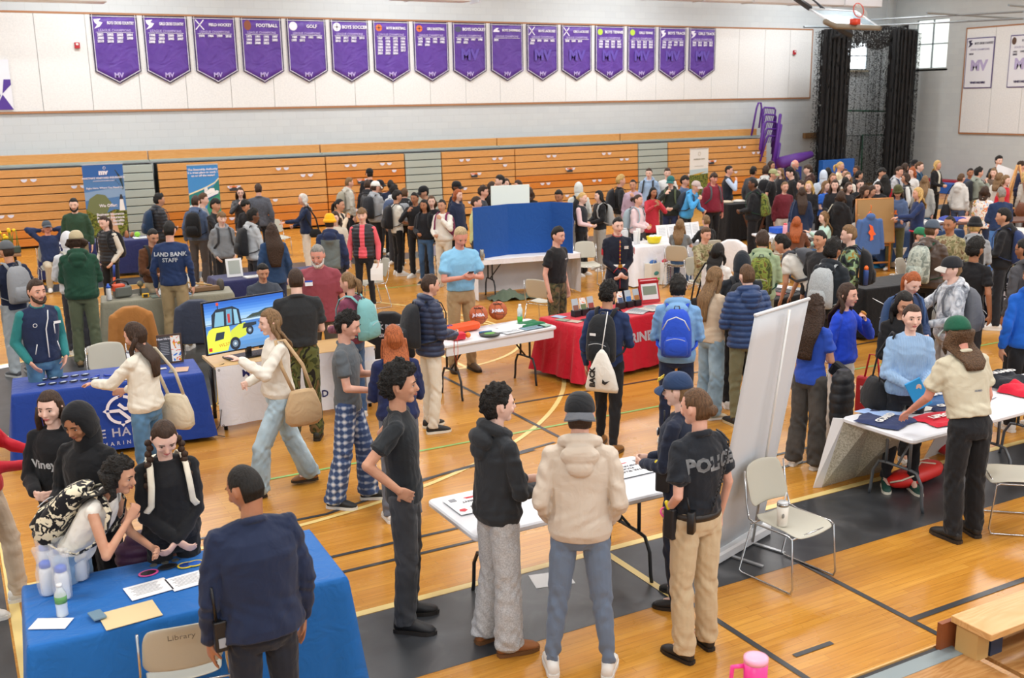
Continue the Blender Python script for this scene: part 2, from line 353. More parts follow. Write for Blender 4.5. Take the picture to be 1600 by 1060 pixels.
def wall_mat(c1, c2, name, block=True):
    m, nt, b = nodes(name); t = N(nt, 'ShaderNodeTexCoord').outputs['Object']; mp = N(nt, 'ShaderNodeMapping'); L(nt, t, mp.inputs[0])
    mp.inputs['Rotation'].default_value = (math.radians(90), 0, 0) if block != 'x' else (math.radians(90), 0, math.radians(90))
    if block == 'x': mp.vector_type = 'TEXTURE'
    br = N(nt, 'ShaderNodeTexBrick'); br.inputs['Scale'].default_value = 1.0; br.inputs['Brick Width'].default_value = .405; br.inputs['Row Height'].default_value = .203; br.inputs['Mortar Size'].default_value = .005
    br.inputs['Color1'].default_value = lin(c1); br.inputs['Color2'].default_value = lin(c2); br.inputs['Mortar'].default_value = lin('bbc1c3'); br.inputs['Mortar Smooth'].default_value = .6
    if block == 'x':
        sx = N(nt, 'ShaderNodeSeparateXYZ'); L(nt, t, sx.inputs[0]); cx_ = N(nt, 'ShaderNodeCombineXYZ'); L(nt, sx.outputs[1], cx_.inputs[0]); L(nt, sx.outputs[2], cx_.inputs[1]); L(nt, cx_.outputs[0], br.inputs['Vector'])
    else:
        sx = N(nt, 'ShaderNodeSeparateXYZ'); L(nt, t, sx.inputs[0]); cx_ = N(nt, 'ShaderNodeCombineXYZ'); L(nt, sx.outputs[0], cx_.inputs[0]); L(nt, sx.outputs[2], cx_.inputs[1]); L(nt, cx_.outputs[0], br.inputs['Vector'])
    L(nt, br.outputs['Color'], b.inputs['Base Color']); b.inputs['Roughness'].default_value = .6
    bump(nt, b, br.outputs['Fac'], -.004, .5); return m
WM = wall_mat('c9cfd1', 'c5cbce', 'painted_block_back'); WMX = wall_mat('c6cbca', 'c1c6c6', 'painted_block_side', 'x')
mb = MB(); mb.box(((X0+WX)/2, WY+.15, 4.3), (WX-X0+.6, .3, 8.6)); struct(mk('wall_back', mb, WM))
# back wall strip is whole; the far window sits in it as a shallow reveal, the other one in the side wall
mb = MB(); W2 = (27.45, 28.95, 4.4, 6.2)
def wx(y0, y1, z0, z1): mb.box((WX+.15, (y0+y1)/2, (z0+z1)/2), (.3, y1-y0, z1-z0))
wx(Y0, W2[0], 0, 8.6); wx(W2[1], WY, 0, 8.6); wx(W2[0], W2[1], 0, W2[2]); wx(W2[0], W2[1], W2[3], 8.6)
struct(mk('wall_right', mb, WMX))
mb = MB(); mb.box((X0-.15, (Y0+WY)/2, 4.3), (.3, WY-Y0, 8.6)); struct(mk('wall_left', mb, WM))
mb = MB(); mb.box(((X0+WX)/2, (Y0+WY)/2, CEIL_Z+.15), (WX-X0+.6, WY-Y0+.6, .3)); struct(mk('ceiling', mb, flat('e4e6e6', .8)))
GL = flat('f4faff', .3, emit=2.6, name='daylit_glass'); GLP = flat('e9f0ec', .4, emit=.75, name='hazy_daylit_glass'); ALU = flat('8d9497', .4, .6)
def window(nm, O, ux, wd, ht, glass, cols):
    O, ux = np.array(O), np.array(ux); nn = V3(-ux[1], ux[0], 0) if ux[0] == 0 else V3(0, -1, 0)
    r = empty(nm, O); struct(r)
    def bx(mb, a, b, z0, z1, d0, d1): c = ux*(a+b)/2+nn*(d0+d1)/2+V3(0, 0, (z0+z1)/2); sz = np.abs(ux)*(b-a)+np.abs(nn)*(d1-d0)+V3(0, 0, z1-z0); mb.box(c, sz)
    mb = MB(); bx(mb, 0, wd, 0, ht, -.02, .0); mk('pane', mb, glass, r)
    mb = MB()
    for k in range(cols+1): x = wd*k/cols; bx(mb, x-.025, x+.025, 0, ht, 0, .05)
    for z in (0, ht/2, ht): bx(mb, 0, wd, z-.02, z+.02, 0, .05)
    mk('frame', mb, ALU, r)
    mb = MB(); bx(mb, -.06, wd+.06, -.1, -.03, 0, .12); mk('sill', mb, flat('a79c86', .5), r); return r
window('window_1', (WX+.12, W2[0], W2[2]), (0, 1, 0), W2[1]-W2[0], W2[3]-W2[2], GLP, 2)
window('window_2', (30.35, WY-.02, 4.42), (1, 0, 0), 1.85, 1.0, GL, 2)
# upper boards on the back wall and the side wall
def board_mat():
    m, nt, b = nodes('pale_wood_board'); t = N(nt, 'ShaderNodeTexCoord').outputs['Object']; n = N(nt, 'ShaderNodeTexNoise', i_Scale=22.0, i_Detail=4.0); L(nt, t, n.inputs['Vector'])
    L(nt, ramp(nt, n.outputs[0], [(.3, 'dcdddc'), (.7, 'e8e8e6')]), b.inputs['Base Color']); b.inputs['Roughness'].default_value = .6; return m
BM = board_mat(); TR = flat('a9764f', .55)
r = empty('wall_panel_boards', (0, WY, 3.4)); struct(r)
xs = [-4.72+1.22*k for k in range(28)]+[29.3]
mb = MB()
for a, b_ in zip(xs[:-1], xs[1:]): mb.box(((a+b_)/2, -.03, 1.215), (b_-a-.012, .04, 2.43))
mk('board', mb, BM, r); mb = MB(); mb.box(((xs[0]+xs[-1])/2, -.02, 2.46), (xs[-1]-xs[0]+.08, .07, .05)); mb.box(((xs[0]+xs[-1])/2, -.02, -.03), (xs[-1]-xs[0]+.08, .07, .05)); mb.box((xs[-1]+.02, -.02, 1.215), (.04, .07, 2.5)); mk('edge_moulding', mb, TR, r)
r = empty('wall_panel_boards_side', (WX, 26.6, 2.03)); struct(r)
mb = MB()
for k in range(8): mb.box((-.03, -1.22*k-.61, 1.85), (.04, 1.205, 3.7))
mk('board', mb, BM, r); mb = MB(); mb.box((-.02, -4.88, -.03), (.07, 9.8, .05)); mb.box((-.02, -4.88, 3.73), (.07, 9.8, .05)); mb.box((-.02, .02, 1.85), (.07, .04, 3.8)); mk('edge_moulding', mb, TR, r)
mb = MB(); mb.box((33.3, WY-.06, 4.3), (.22, .12, 8.6)); struct(mk('wall_pilaster', mb, flat('c3c8c8', .6)))
# ------------------------------------------------------------------ folded bleachers
def wood_mat(name, c1, c2, c3):
    m, nt, b = nodes(name); t = N(nt, 'ShaderNodeTexCoord').outputs['Object']; mp = N(nt, 'ShaderNodeMapping'); mp.inputs['Scale'].default_value = (.55, 4, 5.5); L(nt, t, mp.inputs[0])
    n = N(nt, 'ShaderNodeTexNoise', i_Scale=1.5, i_Detail=3.0, i_Distortion=1.2); L(nt, mp.outputs[0], n.inputs['Vector'])
    s_ = N(nt, 'ShaderNodeMath', operation='MULTIPLY'); L(nt, n.outputs[0], s_.inputs[0]); s_.inputs[1].default_value = 9.0
    f = N(nt, 'ShaderNodeMath', operation='PINGPONG'); L(nt, s_.outputs[0], f.inputs[0]); f.inputs[1].default_value = .5
    L(nt, ramp(nt, f.outputs[0], [(0, c1), (.6, c2), (.95, c3)]), b.inputs['Base Color']); b.inputs['Roughness'].default_value = .33; return m
WD = wood_mat('orange_varnished_pine', 'cf9450', 'd9a263', 'bd7f3e'); WD2 = wood_mat('deep_orange_varnished_pine', 'cc7a2c', 'd4873a', 'b9691f')
GRY = flat('aab5ae', .5); GAP = flat('23282a', .7)
BY = 28.9; NR = 9; RH = .2155
def bx_(px): return aty(px, 300, BY)[0]
def bleacher(x0, x1, mat, lab, step=False, deep=()):
    r = empty('bleacher_section', (x0, BY, 0), 0, lab, 'bleacher', None if not step else 'folded grey aisle steps')
    wd = x1-x0-.03
    mb = MB(); mb.box((wd/2, .35, 1.0), (wd, .5, 1.98)); mk('undercarriage', mb, GAP, r)
    for k in range(NR):
        mb = MB(); z = .05+k*RH; mb.box((wd/2, .02+.008*k, z+RH/2), (wd, .16, RH-.024), bev=.012); mk('tread' if step else 'bench_board', mb, WD2 if k in deep else mat, r)
    if not step:
        for k, fr in [(1, .35), (3, .2), (3, .62), (5, .4), (7, .25), (7, .7), (6, .85)]:
            for q in (0, .22):
                x = wd*fr+q
                if x > wd-.2: continue
                mb = MB(); mb.prism([(.075*math.cos(a), .075*math.sin(a)) for a in np.linspace(math.pi, 2*math.pi, 12)], (x, -.066, .05+(k+1)*RH-.03), (1, 0, 0), (0, 0, 1), .004); mk('seat_number_disc', mb, flat('dcdff0', .4), r)
        mb = MB(); mb.box((wd*.42, -.066, .05+5.45*RH), (.22, .004, .1)); o = mk('warning_label', mb, flat('33373c', .5), r); mb = MB(); mb.box((wd*.42, -.069, .05+5.45*RH+.06), (.22, .004, .035)); mk('label_header', mb, flat('e8772c', .5), o)
    return r
B_ = [bx_(-25), bx_(192), bx_(250), bx_(512), bx_(635), bx_(692), bx_(806), bx_(997), bx_(1043), bx_(1196)]
bleacher(-3.5, B_[1], WD, 'folded orange wood bleacher section left of the insurance banner', deep=(0, 1))
bleacher(B_[1], B_[2]-.1, GRY, 'grey steel folded aisle steps beside the lighthouse insurance banner', True)
bleacher(B_[2], B_[3], WD, 'folded wooden bleacher section behind the ferry banner', deep=(0, 1, 2))
bleacher(B_[3], B_[4], WD, 'short folded wooden bleacher section behind the tall boy in a black cap', deep=(1, 2, 3, 5, 6))
bleacher(B_[4], B_[5], GRY, 'grey steel folded aisle steps in the middle of the bleachers', True)
bleacher(B_[5], B_[6], WD, 'folded wooden bleacher section just right of the middle grey steps')
bleacher(B_[6], B_[7], WD, 'folded wooden bleacher section behind the white hooded student', deep=(3, 4))
bleacher(B_[7], B_[8], GRY, 'grey steel folded aisle steps nearest the purple railings', True)
bleacher(B_[8], B_[9], WD, 'last folded wooden bleacher section, next to the purple railings', deep=(0, 1, 2))
for k, (a, b_) in enumerate(((-3.5, bx_(242)), (bx_(242), bx_(513)), (bx_(513), bx_(790)), (bx_(790), bx_(982)), (bx_(982), 26.3))):
    r = empty('bleacher_top_row', (a, 29.5, 2.0), 0, ['top row bench above the section left of the insurance banner', 'top row bench above the ferry banner', 'top row bench under the basketball pennants', 'top row bench under the lacrosse and swimming pennants', 'top row bench ending at the purple railings'][k], 'bleacher')
    mb = MB(); mb.box(((b_-a)/2, 0, .2), (b_-a-.03, .16, .23), bev=.01); mk('bench_board', mb, WD, r); mb = MB(); mb.box(((b_-a)/2, .05, .06), (b_-a-.02, .55, .05)); mk('deck', mb, GRY, r)
# purple railings folded against the end of the bleachers
PUR = flat('5b2a94', .4)
r = empty('bleacher_railing', (26.3, 29.1, 0), 0, 'purple tubular railings folded at the end of the bleachers', 'railing')
Pz = lambda px, py: aty(px, py, 29.1)-V3(26.3, 29.1, 0)
mb = MB(); mb.tube([Pz(1174, 212), Pz(1182, 170), Pz(1185, 161), Pz(1189, 161), Pz(1190, 170), Pz(1186, 200)], .035); mk('rail_frame', mb, PUR, r, True)
for k in range(5):
    y0 = 168+k*11; a = V3(0, -.06*k-.05, 0); mb = MB(); dx = -k*1.2
    mb.tube([Pz(1188+dx-k, y0+40)+a, Pz(1191+dx*.3, y0+3)+a, Pz(1193+dx*.3, y0)+a, Pz(1208-k*.6, y0+1)+a, Pz(1210-k*.6, y0+4)+a, Pz(1204-k*1.5, y0+62)+a], .034)
    for q in range(6): f = q/5; mb.tube([Pz(1194+dx*.3+f*13, y0+1)+a, Pz(1192+dx*.6+f*13, y0+11)+a], .012, 6)
    mk('rail_frame', mb, PUR, r, True)
for (a, b_) in (((1181, 195), (1176, 232)), ((1207, 180), (1197, 252)), ((1208, 196), (1196, 262)), ((1206, 225), (1198, 275))):
    mb = MB(); mb.cap(Pz(*a)+V3(0, -.4, 0), .06, Pz(*b_)+V3(0, -.4, 0), .06); mk('post', mb, PUR, r, True)
# ------------------------------------------------------------------ pennants
PP = []
def pennant_mat():
    m, nt, b = nodes('purple_banner_cloth'); t = N(nt, 'ShaderNodeTexCoord').outputs['Object']; n = N(nt, 'ShaderNodeTexNoise', i_Scale=2.0, i_Detail=2.0, i_Distortion=1.5); L(nt, t, n.inputs['Vector'])
    L(nt, ramp(nt, n.outputs[0], [(.3, '512e8c'), (.7, '5f3c9b')]), b.inputs['Base Color']); b.inputs['Roughness'].default_value = .5; bump(nt, b, n.outputs[0], .05, .8); return m
PM = pennant_mat(); INK = flat('2b2440', .5); WHT = flat('eceaf4', .5); LIL = flat('b9a8dc', .5)
names = [('BOYS CROSS COUNTRY', '2001    2002    2003    2004\n2005    2006    2007    2008\n2019    2018    2021            ', 'winged white shoe'), ('GIRLS CROSS COUNTRY', '1998    1999    2000    2001\n2002    2003    2005    2007\n2008    2018                        ', 'winged white shoe'),
 ('FIELD HOCKEY', '1974    1984    1999    2018', 'crossed sticks'), ('FOOTBALL', '1973    1991    1992    1997\n1999    2000    2001    2002\n2003    2008    2023            ', 'brown football'), ('GOLF', '1989    1990    1991    1992\n1999    2013                        ', 'golf ball'),
 ('BOYS SOCCER', '2006    2011    2013    2014\n2015    2017    2022            ', 'soccer ball'), ('BOYS BASKETBALL', '1967    1971    1973    1974\n1976    1978    1979    1981\n1984    1985    1986    1999\n2000    2010    2011    2012\n2013    2014    2015    2017\n2021    2023    2024            ', 'orange basketball and six rows of years'),
 ('GIRLS BASKETBALL', '1973    1974    1975    1976\n1979    1980    1981    1982\n1991    2000                        ', 'orange basketball'), ('BOYS HOCKEY', '1993    1994    1997    1998\n1999    2022                        ', 'puck'), ('BOYS SWIMMING', '2024                                    ', 'swimmer'),
 ('BOYS LACROSSE', '2000    2003    2004    2022\n2023                                    ', 'crossed lacrosse sticks'), ('GIRLS LACROSSE', '2008    2009    2010            ', 'crossed lacrosse sticks'), ('BOYS TENNIS', '1996    1998    2000    2001\n2008    2016    2017    2018\n2021    2022    2023    2024', 'green ball'),
 ('GIRLS TENNIS', '2011    2012    2013    2014\n2015    2016    2017    2018\n2021    2022    2023    2024', 'green ball'), ('BOYS TRACK', '1996    1997    1998    2014\n2015    2016    2017    2018\n2019    2021                        ', 'winged shoe'), ('GIRLS TRACK', '2008    2014    2015    2016\n2017    2018    2019    2021', 'winged shoe')]
def disc(mb, x, y, r, z=0, n=20, sy=1.0): mb.prism([(x+r*math.cos(a), y+r*sy*math.sin(a)) for a in np.linspace(0, 2*math.pi, n, False)], (0, z, 0), (1, 0, 0), (0, 0, 1), .003)
def emblem(r, i):
    k = names[i][2]; mb = MB(); x, y = .2, -.2; mat = WHT
    if 'basketball' in k: disc(mb, x, y, .1, -.012); mat = flat('e2763a', .5)
    elif 'green' in k: disc(mb, x, y, .1, -.012); mat = flat('b9d84a', .5)
    elif 'golf' in k or 'soccer' in k: disc(mb, x, y, .12, -.012)
    elif 'brown football' in k: disc(mb, x, y, .1, -.012, sy=1.35); mat = flat('8a4d33', .5)
    elif 'puck' in k: disc(mb, x, y, .11, -.012, sy=.8); mat = flat('4b4f68', .5)
    elif 'swimmer' in k: mb.prism([(.1, -.26), (.32, -.26), (.32, -.22), (.24, -.2), (.3, -.14), (.22, -.14), (.12, -.2)], (0, -.012, 0), (1, 0, 0), (0, 0, 1), .003)
    elif 'sticks' in k:
        for a, b_ in (((.08, -.08), (.3, -.34)), ((.3, -.08), (.08, -.34))):
            d = unit(V3(b_[0]-a[0], 0, b_[1]-a[1])); n_ = V3(-d[2], 0, d[0])*.014; A, B = V3(a[0], -.014, a[1]), V3(b_[0], -.014, b_[1]); mb.quad(A-n_, A+n_, B+n_, B-n_)
    else: mb.prism([(.08, -.12), (.26, -.1), (.2, -.17), (.3, -.2), (.22, -.3), (.08, -.36), (.16, -.26), (.1, -.2)], (0, -.012, 0), (1, 0, 0), (0, 0, 1), .003)
    mk('emblem', mb, mat, r)
    if 'basketball' in k or 'soccer' in k:
        mb = MB(); mb.box((x, -.017, y), (.012, .003, .19)); mb.box((x, -.017, y), (.19, .003, .012)); disc(mb, x, y, .03, -.017, 5); mk('ball_seams', mb, flat('2a2426', .6), r)
PW, PH = 1.16, 1.76
for i, (nm, yr, em) in enumerate(names):
    x = 3.95+i*1.302+(.02 if i > 8 else 0); d = (em if em.split()[0] in ('orange', 'brown', 'green', 'golf', 'soccer') else em)
    r = empty('championship_pennant', (x, WY-.075, 5.83), 0, 'purple pointed pennant headed %s high on the wall' % nm, 'banner')
    out = [(0, 0), (PW, 0), (PW, -PH+.32), (PW/2, -PH), (0, -PH+.32)]
    mb = MB(); n = 14; P = [[V3(PW*a/n, -.016*math.sin(a*1.1+i*2)*(q/8)-.004*math.sin(q), -q/8*(PH-.32*abs(2*a/n-1))) for a in range(n+1)] for q in range(9)]
    mb.grid(P); o = mk('banner_cloth', mb, PM, r, True); sl = o.modifiers.new('thickness', 'SOLIDIFY'); sl.thickness = .006
    mb = MB()
    for (a, b_, w_, y_) in [(out[j], out[(j+1) % 5], .03, -.022) for j in range(5)]:
        A, B = V3(a[0], y_, a[1]), V3(b_[0], y_, b_[1]); d_ = unit(B-A); n_ = V3(-d_[2], 0, d_[0])*w_; mb.quad(A, B, B-n_, A-n_)
    mk('dark_border', mb, INK, r); mb = MB()
    for j in range(5):
        c = V3(PW/2, 0, -PH/2.2); A, B = V3(out[j][0], 0, out[j][1]), V3(out[(j+1) % 5][0], 0, out[(j+1) % 5][1]); d_ = unit(B-A); n_ = V3(-d_[2], 0, d_[0]); A, B = A-n_*.035+V3(0, -.025, 0), B-n_*.035+V3(0, -.025, 0); mb.quad(A, B, B-n_*.014, A-n_*.014)
    mk('white_piping', mb, WHT, r)
    text('title', nm, .105 if len(nm) > 11 else .125, (.36+(PW-.4)/2, -.03, -.24), (1, 0, 0), (0, 0, 1), WHT, r, bold=.03, sx=min(1, 10.5/len(nm)))
    text('subtitle', 'LEAGUE CHAMPIONS', .085, (PW/2, -.03, -.42), (1, 0, 0), (0, 0, 1), LIL, r, bold=.02)
    mb = MB(); mb.box((PW/2, -.028, -.445), (PW*.8, .004, .01)); mk('rule', mb, WHT, r)
    text('championship_years', yr, .085, (PW/2, -.03, -.53), (1, 0, 0), (0, 0, 1), WHT, r, bold=.045, sx=.92)
    text('monogram', 'MV', .17, (PW/2+.0, -.03, -PH+.17), (1, 0, 0), (0, 0, 1), LIL, r, bold=.03)
    if i > 9 or i == 8: text('large_monogram', 'MV', .44, (PW/2, -.028, -1.1), (1, 0, 0), (0, 0, 1), flat('5f49a8', .5), r, bold=.05)
    emblem(r, i)
# white state banners on the side wall
for k, (y0, nm, em) in enumerate(((26.55, 'BOYS CROSS COUNTRY', 0), (24.76, 'FOOTBALL', 1))):
    r = empty('state_banner', (WX-.07, y0, 5.41), -math.pi/2, 'white rectangular state banner headed %s on the side wall' % nm, 'banner'); PWs, PHs = 1.17, 1.79
    mb = MB(); mb.box((PWs/2, 0, -PHs/2), (PWs, .012, PHs)); mk('border', mb, flat('4b3a78', .5), r); mb = MB(); mb.box((PWs/2, -.012, -PHs/2), (PWs-.07, .01, PHs-.07)); mk('banner_cloth', mb, flat('e2e3e8', .5), r)
    text('title', nm, .11, (PWs/2+.15, -.022, -.24), (1, 0, 0), (0, 0, 1), INK, r, bold=.03, sx=.65 if k == 0 else 1)
    text('subtitle', 'STATE CHAMPIONS', .09, (PWs/2, -.022, -.45), (1, 0, 0), (0, 0, 1), flat('8d86a8', .5), r); text('championship_years', '2010' if k == 0 else '1991    1992    1997\n2003', .09, (.14, -.022, -.6), (1, 0, 0), (0, 0, 1), INK, r, align='LEFT', bold=.04)
    text('large_monogram', 'MV', .5, (PWs/2, -.022, -1.15), (1, 0, 0), (0, 0, 1), flat('b3a8cc', .5), r, bold=.05); text('footer', 'VINEYARDERS', .1, (PWs/2, -.022, -1.62), (1, 0, 0), (0, 0, 1), flat('2c2350', .5), r, bold=.06)
    mb = MB()
    if k: disc(mb, .16, -.2, .09, -.02, sy=1.4)
    else: mb.prism([(.08, -.1), (.24, -.08), (.18, -.16), (.28, -.2), (.18, -.3), (.08, -.34), (.14, -.24)], (0, -.02, 0), (1, 0, 0), (0, 0, 1), .003)
    mk('emblem', mb, flat('5a4030', .5) if k else INK, r)
r = empty('wall_banner', (.02, WY-.08, 3.45), 0, 'white and purple triangle patterned banner cut off at the left edge', 'banner')
mb = MB(); mb.box((.93, 0, .62), (1.9, .012, 1.24)); mk('banner_cloth', mb, flat('e4e6ee', .5), r); mb = MB()
mb.prism([(1.45, 0), (1.88, 0), (1.66, .38)], (0, -.01, 0), (1, 0, 0), (0, 0, 1), .003); mb.prism([(1.1, 0), (1.5, 0), (1.62, .4), (1.5, .2)], (0, -.012, 0), (1, 0, 0), (0, 0, 1), .003); mb.prism([(1.66, .4), (1.88, .62), (1.88, .75), (1.72, .75)], (0, -.01, 0), (1, 0, 0), (0, 0, 1), .003); mk('triangles', mb, flat('4f2f90', .5), r)
text('lettering', 'FAIR', .26, (1.2, -.02, .62), (1, 0, 0), (0, 0, 1), INK, r, bold=.05)
for k, (px, py) in enumerate(((120.5, 71), (1241.5, 82))):
    p = aty(px, py, WY-.09); r = empty('fire_alarm', p, 0, ['red fire alarm on the boards left of the first pennant', 'red fire alarm on the boards near the hoop'][k], 'fire alarm')
    mb = MB(); mb.box((0, 0, 0), (.13, .06, .15), bev=.01); mk('housing', mb, flat('b3202c', .4), r); mb = MB(); mb.box((0, -.035, .03), (.06, .02, .05)); mk('strobe', mb, flat('e8e4e4', .3), r)
# ducts below the roof, curtain rails
for a, b_, py, lab in ((0, 165, 5, 'leftmost'), (612, 730, 3.5, 'middle'), (989, 1369, 12, 'longest')):
    A, B = aty(a, 2, 27), aty(b_, py, 27); x0 = A[0]-(3 if a == 0 else 0)
    r = empty('air_duct', ((x0+B[0])/2, 27, B[2]), 0, lab+' white boxed duct hanging high before the back wall', 'duct')
    mb = MB(); mb.box((0, 0, .3), (B[0]-x0, .55, .6), bev=.03); mk('duct_box', mb, flat('e6e8ee', .4), r)
    for q in range(max(2, int((B[0]-x0)/2.0))): mb = MB(); mb.box((-(B[0]-x0)/2+.5+q*2.0, 0, .3), (.05, .59, .64)); mk('joint_collar', mb, flat('cfd2d8', .4), r)
r = empty('curtain_track', (26, 24, 5.9)); tag(r, 'thin grey steel tracks hung across the corner by the hoop', 'track')
for a, b_, ya, yb in (((1362, 31), (1600, 18), 25, 17), ((1370, 40), (1600, 29), 25, 17), ((1448, 20), (1588, 29), 20, 20), ((1576, 8), (1600, 10), 17, 17)):
    A, B = aty(*a, ya), aty(*b_, yb); mb = MB(); mb.tube([A-V3(26, 24, 5.9), B-V3(26, 24, 5.9)], .03, 6); mk('track_rail', mb, flat('8e979c', .4, .5), r)
# ceiling lamps
for i, (x, y) in enumerate(LAMPS):
    r = empty('high_bay_lamp', (x, y, CEIL_Z-.6)); tag(r, 'white rectangular high bay lamp under the ceiling', 'lamp', 'high bay lamps under the ceiling')
    mb = MB(); mb.box((0, 0, .06), (3.3, 1.3, .06)); mk('reflector', mb, flat('f0f0f0', .4), r); mb = MB(); mb.tube([(-1, 0, .08), (-1, 0, .6)], .01, 6); mb.tube([(1, 0, .08), (1, 0, .6)], .01, 6); mk('hanger', mb, flat('909090', .4), r)
# ------------------------------------------------------------------ netting, frames and mats in the corner
def net_mat(dens, nm):
    m, nt, b = nodes(nm); b.inputs['Base Color'].default_value = lin('1b1c1e'); b.inputs['Roughness'].default_value = .8
    t = N(nt, 'ShaderNodeTexCoord').outputs['Object']; n = N(nt, 'ShaderNodeTexNoise', i_Scale=16.0, i_Detail=1.0); mp = N(nt, 'ShaderNodeMapping'); mp.inputs['Scale'].default_value = (2, 2, .25) if dens > .5 else (2, 2, 2); L(nt, t, mp.inputs[0]); L(nt, mp.outputs[0], n.inputs['Vector'])
    g = N(nt, 'ShaderNodeMath', operation='GREATER_THAN'); L(nt, n.outputs[0], g.inputs[0]); g.inputs[1].default_value = {True: .40, False: .585}[dens > .5]
    L(nt, g.outputs[0], b.inputs['Alpha']); return m
ND, NT_ = net_mat(.8, 'black_net_gathered'), net_mat(.3, 'black_net_sheer')
r = empty('batting_net', (28, 28.6, 0)); tag(r, 'black batting cage netting gathered in the far corner', 'netting')
def netp(px, py, Y): return aty(px, py, Y)-V3(28, 28.6, 0)
def curtain(nm, pa, pb, Y, zt, zb, mat, k, amp):
    a, b_ = aty(pa, 150, Y), aty(pb, 150, Y); n = 8*k; P = []
    for z in np.linspace(zb, zt, 6):
        P.append([V3(a[0]+(b_[0]-a[0])*i/n+amp*.6*math.sin(i*2.1), Y+amp*math.sin(i*math.pi/4)+.03*math.sin(i*.37), z)-V3(28, 28.6, 0) for i in range(n+1)])
    mb = MB(); mb.grid(P); return mk(nm, mb, mat, r, True)
for pa, pb, Y, k, amp, mt in ((1286, 1320, 28.4, 10, .16, ND), (1289, 1317, 28.0, 8, .14, ND), (1391, 1422, 28.4, 10, .15, ND), (1393, 1420, 28.0, 10, .15, ND), (1395, 1418, 27.7, 8, .12, ND)): curtain('net_bunch', pa, pb, Y, 5.75, .15, mt, k, amp)
for pa, pb, Y, k, amp in ((1273, 1292, 28.6, 7, .08), (1316, 1392, 28.8, 8, .06), (1360, 1392, 28.5, 5, .05), (1420, 1433, 28.6, 5, .06)): curtain('net_sheet', pa, pb, Y, 5.72, .1, NT_, k, amp)
mb = MB(); P = []
for j in range(5):
    P.append([netp(1300+i*12, 42+j*7+3*math.sin(i*1.7+j)-(3 if i > 7 else 0)+j*(1.6*math.sin(i*math.pi/10)), 27.9+.1*math.sin(i+j*2)) for i in range(11)])
mb.grid(P); mk('net_swag', mb, ND, r, True)
mb = MB(); mb.tube([netp(1256, 42, 28.4), netp(1330, 43, 28.4), netp(1434, 47, 28.4)], .04, 6); mk('top_rail', mb, flat('70787c', .4, .5), r)
GP = flat('1f5a44', .4)
r = empty('goal_frame', aty(1350, 255, 29.2)*V3(1, 1, 0)); tag(r, 'tall green tube goal frame behind the netting', 'frame'); q = V3(*r.location)
g0, g1 = aty(1314, 173, 29.2)-q, aty(1391, 174, 29.2)-q; mb = MB(); mb.tube([g0*V3(1, 1, 0), g0, g1, g1*V3(1, 1, 0)], .045); mk('tube_frame', mb, GP, r, True)
for k, (a, c, lab) in enumerate((([(1316, 255), (1322, 212), (1346, 212), (1341, 251)], 28.95, 'small tilted pitching screen frame behind the netting'), ([(1347, 250), (1348, 211), (1386, 211), (1385, 262)], 29.0, 'green pitching screen frame right of the tilted one'))):
    r = empty('pitching_screen', aty(a[0][0], 260, c)*V3(1, 1, 0)); tag(r, lab, 'frame'); q = V3(*r.location); pts = [aty(x, y, c)-q for x, y in a]
    pts[0][2] = pts[3][2] = .04 if k else 0.04
    mb = MB(); mb.tube(pts, .035, close=(k == 0)); mk('tube_frame', mb, GP if k else flat('2a3a36', .5), r, True); mb = MB(); mb.quad(*pts); mk('screen_net', mb, NT_, r)
for px0, px1, py, Y, c, lab in ((1283, 1310, 251, 27.6, '1d62b8', 'left blue gym mat standing before the netting'), (1307, 1332, 249, 27.9, '1a5cb0', 'right blue gym mat standing before the netting')):
    A, B = aty(px0, py, Y), aty(px1, py, Y); mb = MB(); mb.box(((B[0]-A[0])/2, 0, A[2]/2), (B[0]-A[0], .25, A[2]), bev=.03); o = mk('gym_mat', mb, flat(c, .5), None, loc=(A[0], Y, 0)); tag(o, lab, 'mat')
A, B = aty(1218, 265, 28), aty(1266, 252, 28)
mb = MB(); mb.loft([(V3(0, 0, 0), V3(0, .2, 0), V3(0, 0, .22)), (V3((B[0]-A[0])*.5, 0, .12), V3(0, .22, 0), V3(0, 0, .2)), (V3(B[0]-A[0], 0, .25), V3(0, .15, 0), V3(0, 0, .12))], 12)
o = mk('rolled_tarp', mb, flat('5a2c8e', .5), None, True, loc=(A[0], 28, 1.15)); tag(o, 'purple rolled cover leaning by the bleacher end', 'cover')
mb = MB(); mb.box((0, 0, .5), (.5, .4, 1.0), bev=.03); o = mk('mat_cart', mb, flat('203a8c', .5), None, loc=((A[0]+B[0])/2, 28.1, 0)); tag(o, 'blue padded block under the purple rolled cover', 'mat')
for px, py, c, w_, h_, lab in ((1482, 302, '2458a8', 1.5, .35, 'blue mat on the floor by the side wall'), (1484, 293, 'a52038', 2.0, .3, 'red mat behind the blue one by the side wall')):
    p = at(px, py); mb = MB(); mb.box((0, 0, h_/2), (.6, w_, h_), bev=.03); o = mk('floor_mat', mb, flat(c, .5), None, loc=(min(p[0], WX-.6), p[1], 0)); tag(o, lab, 'mat')
p = aty(1262, 212, 29.85); mb = MB(); mb.box((.6, 0, 0), (1.6, .16, .2), bev=.03); o = mk('wall_bracket', mb, flat('7a5a34', .5), None, loc=p); tag(o, 'brown wooden beam on the wall left of the netting', 'beam')
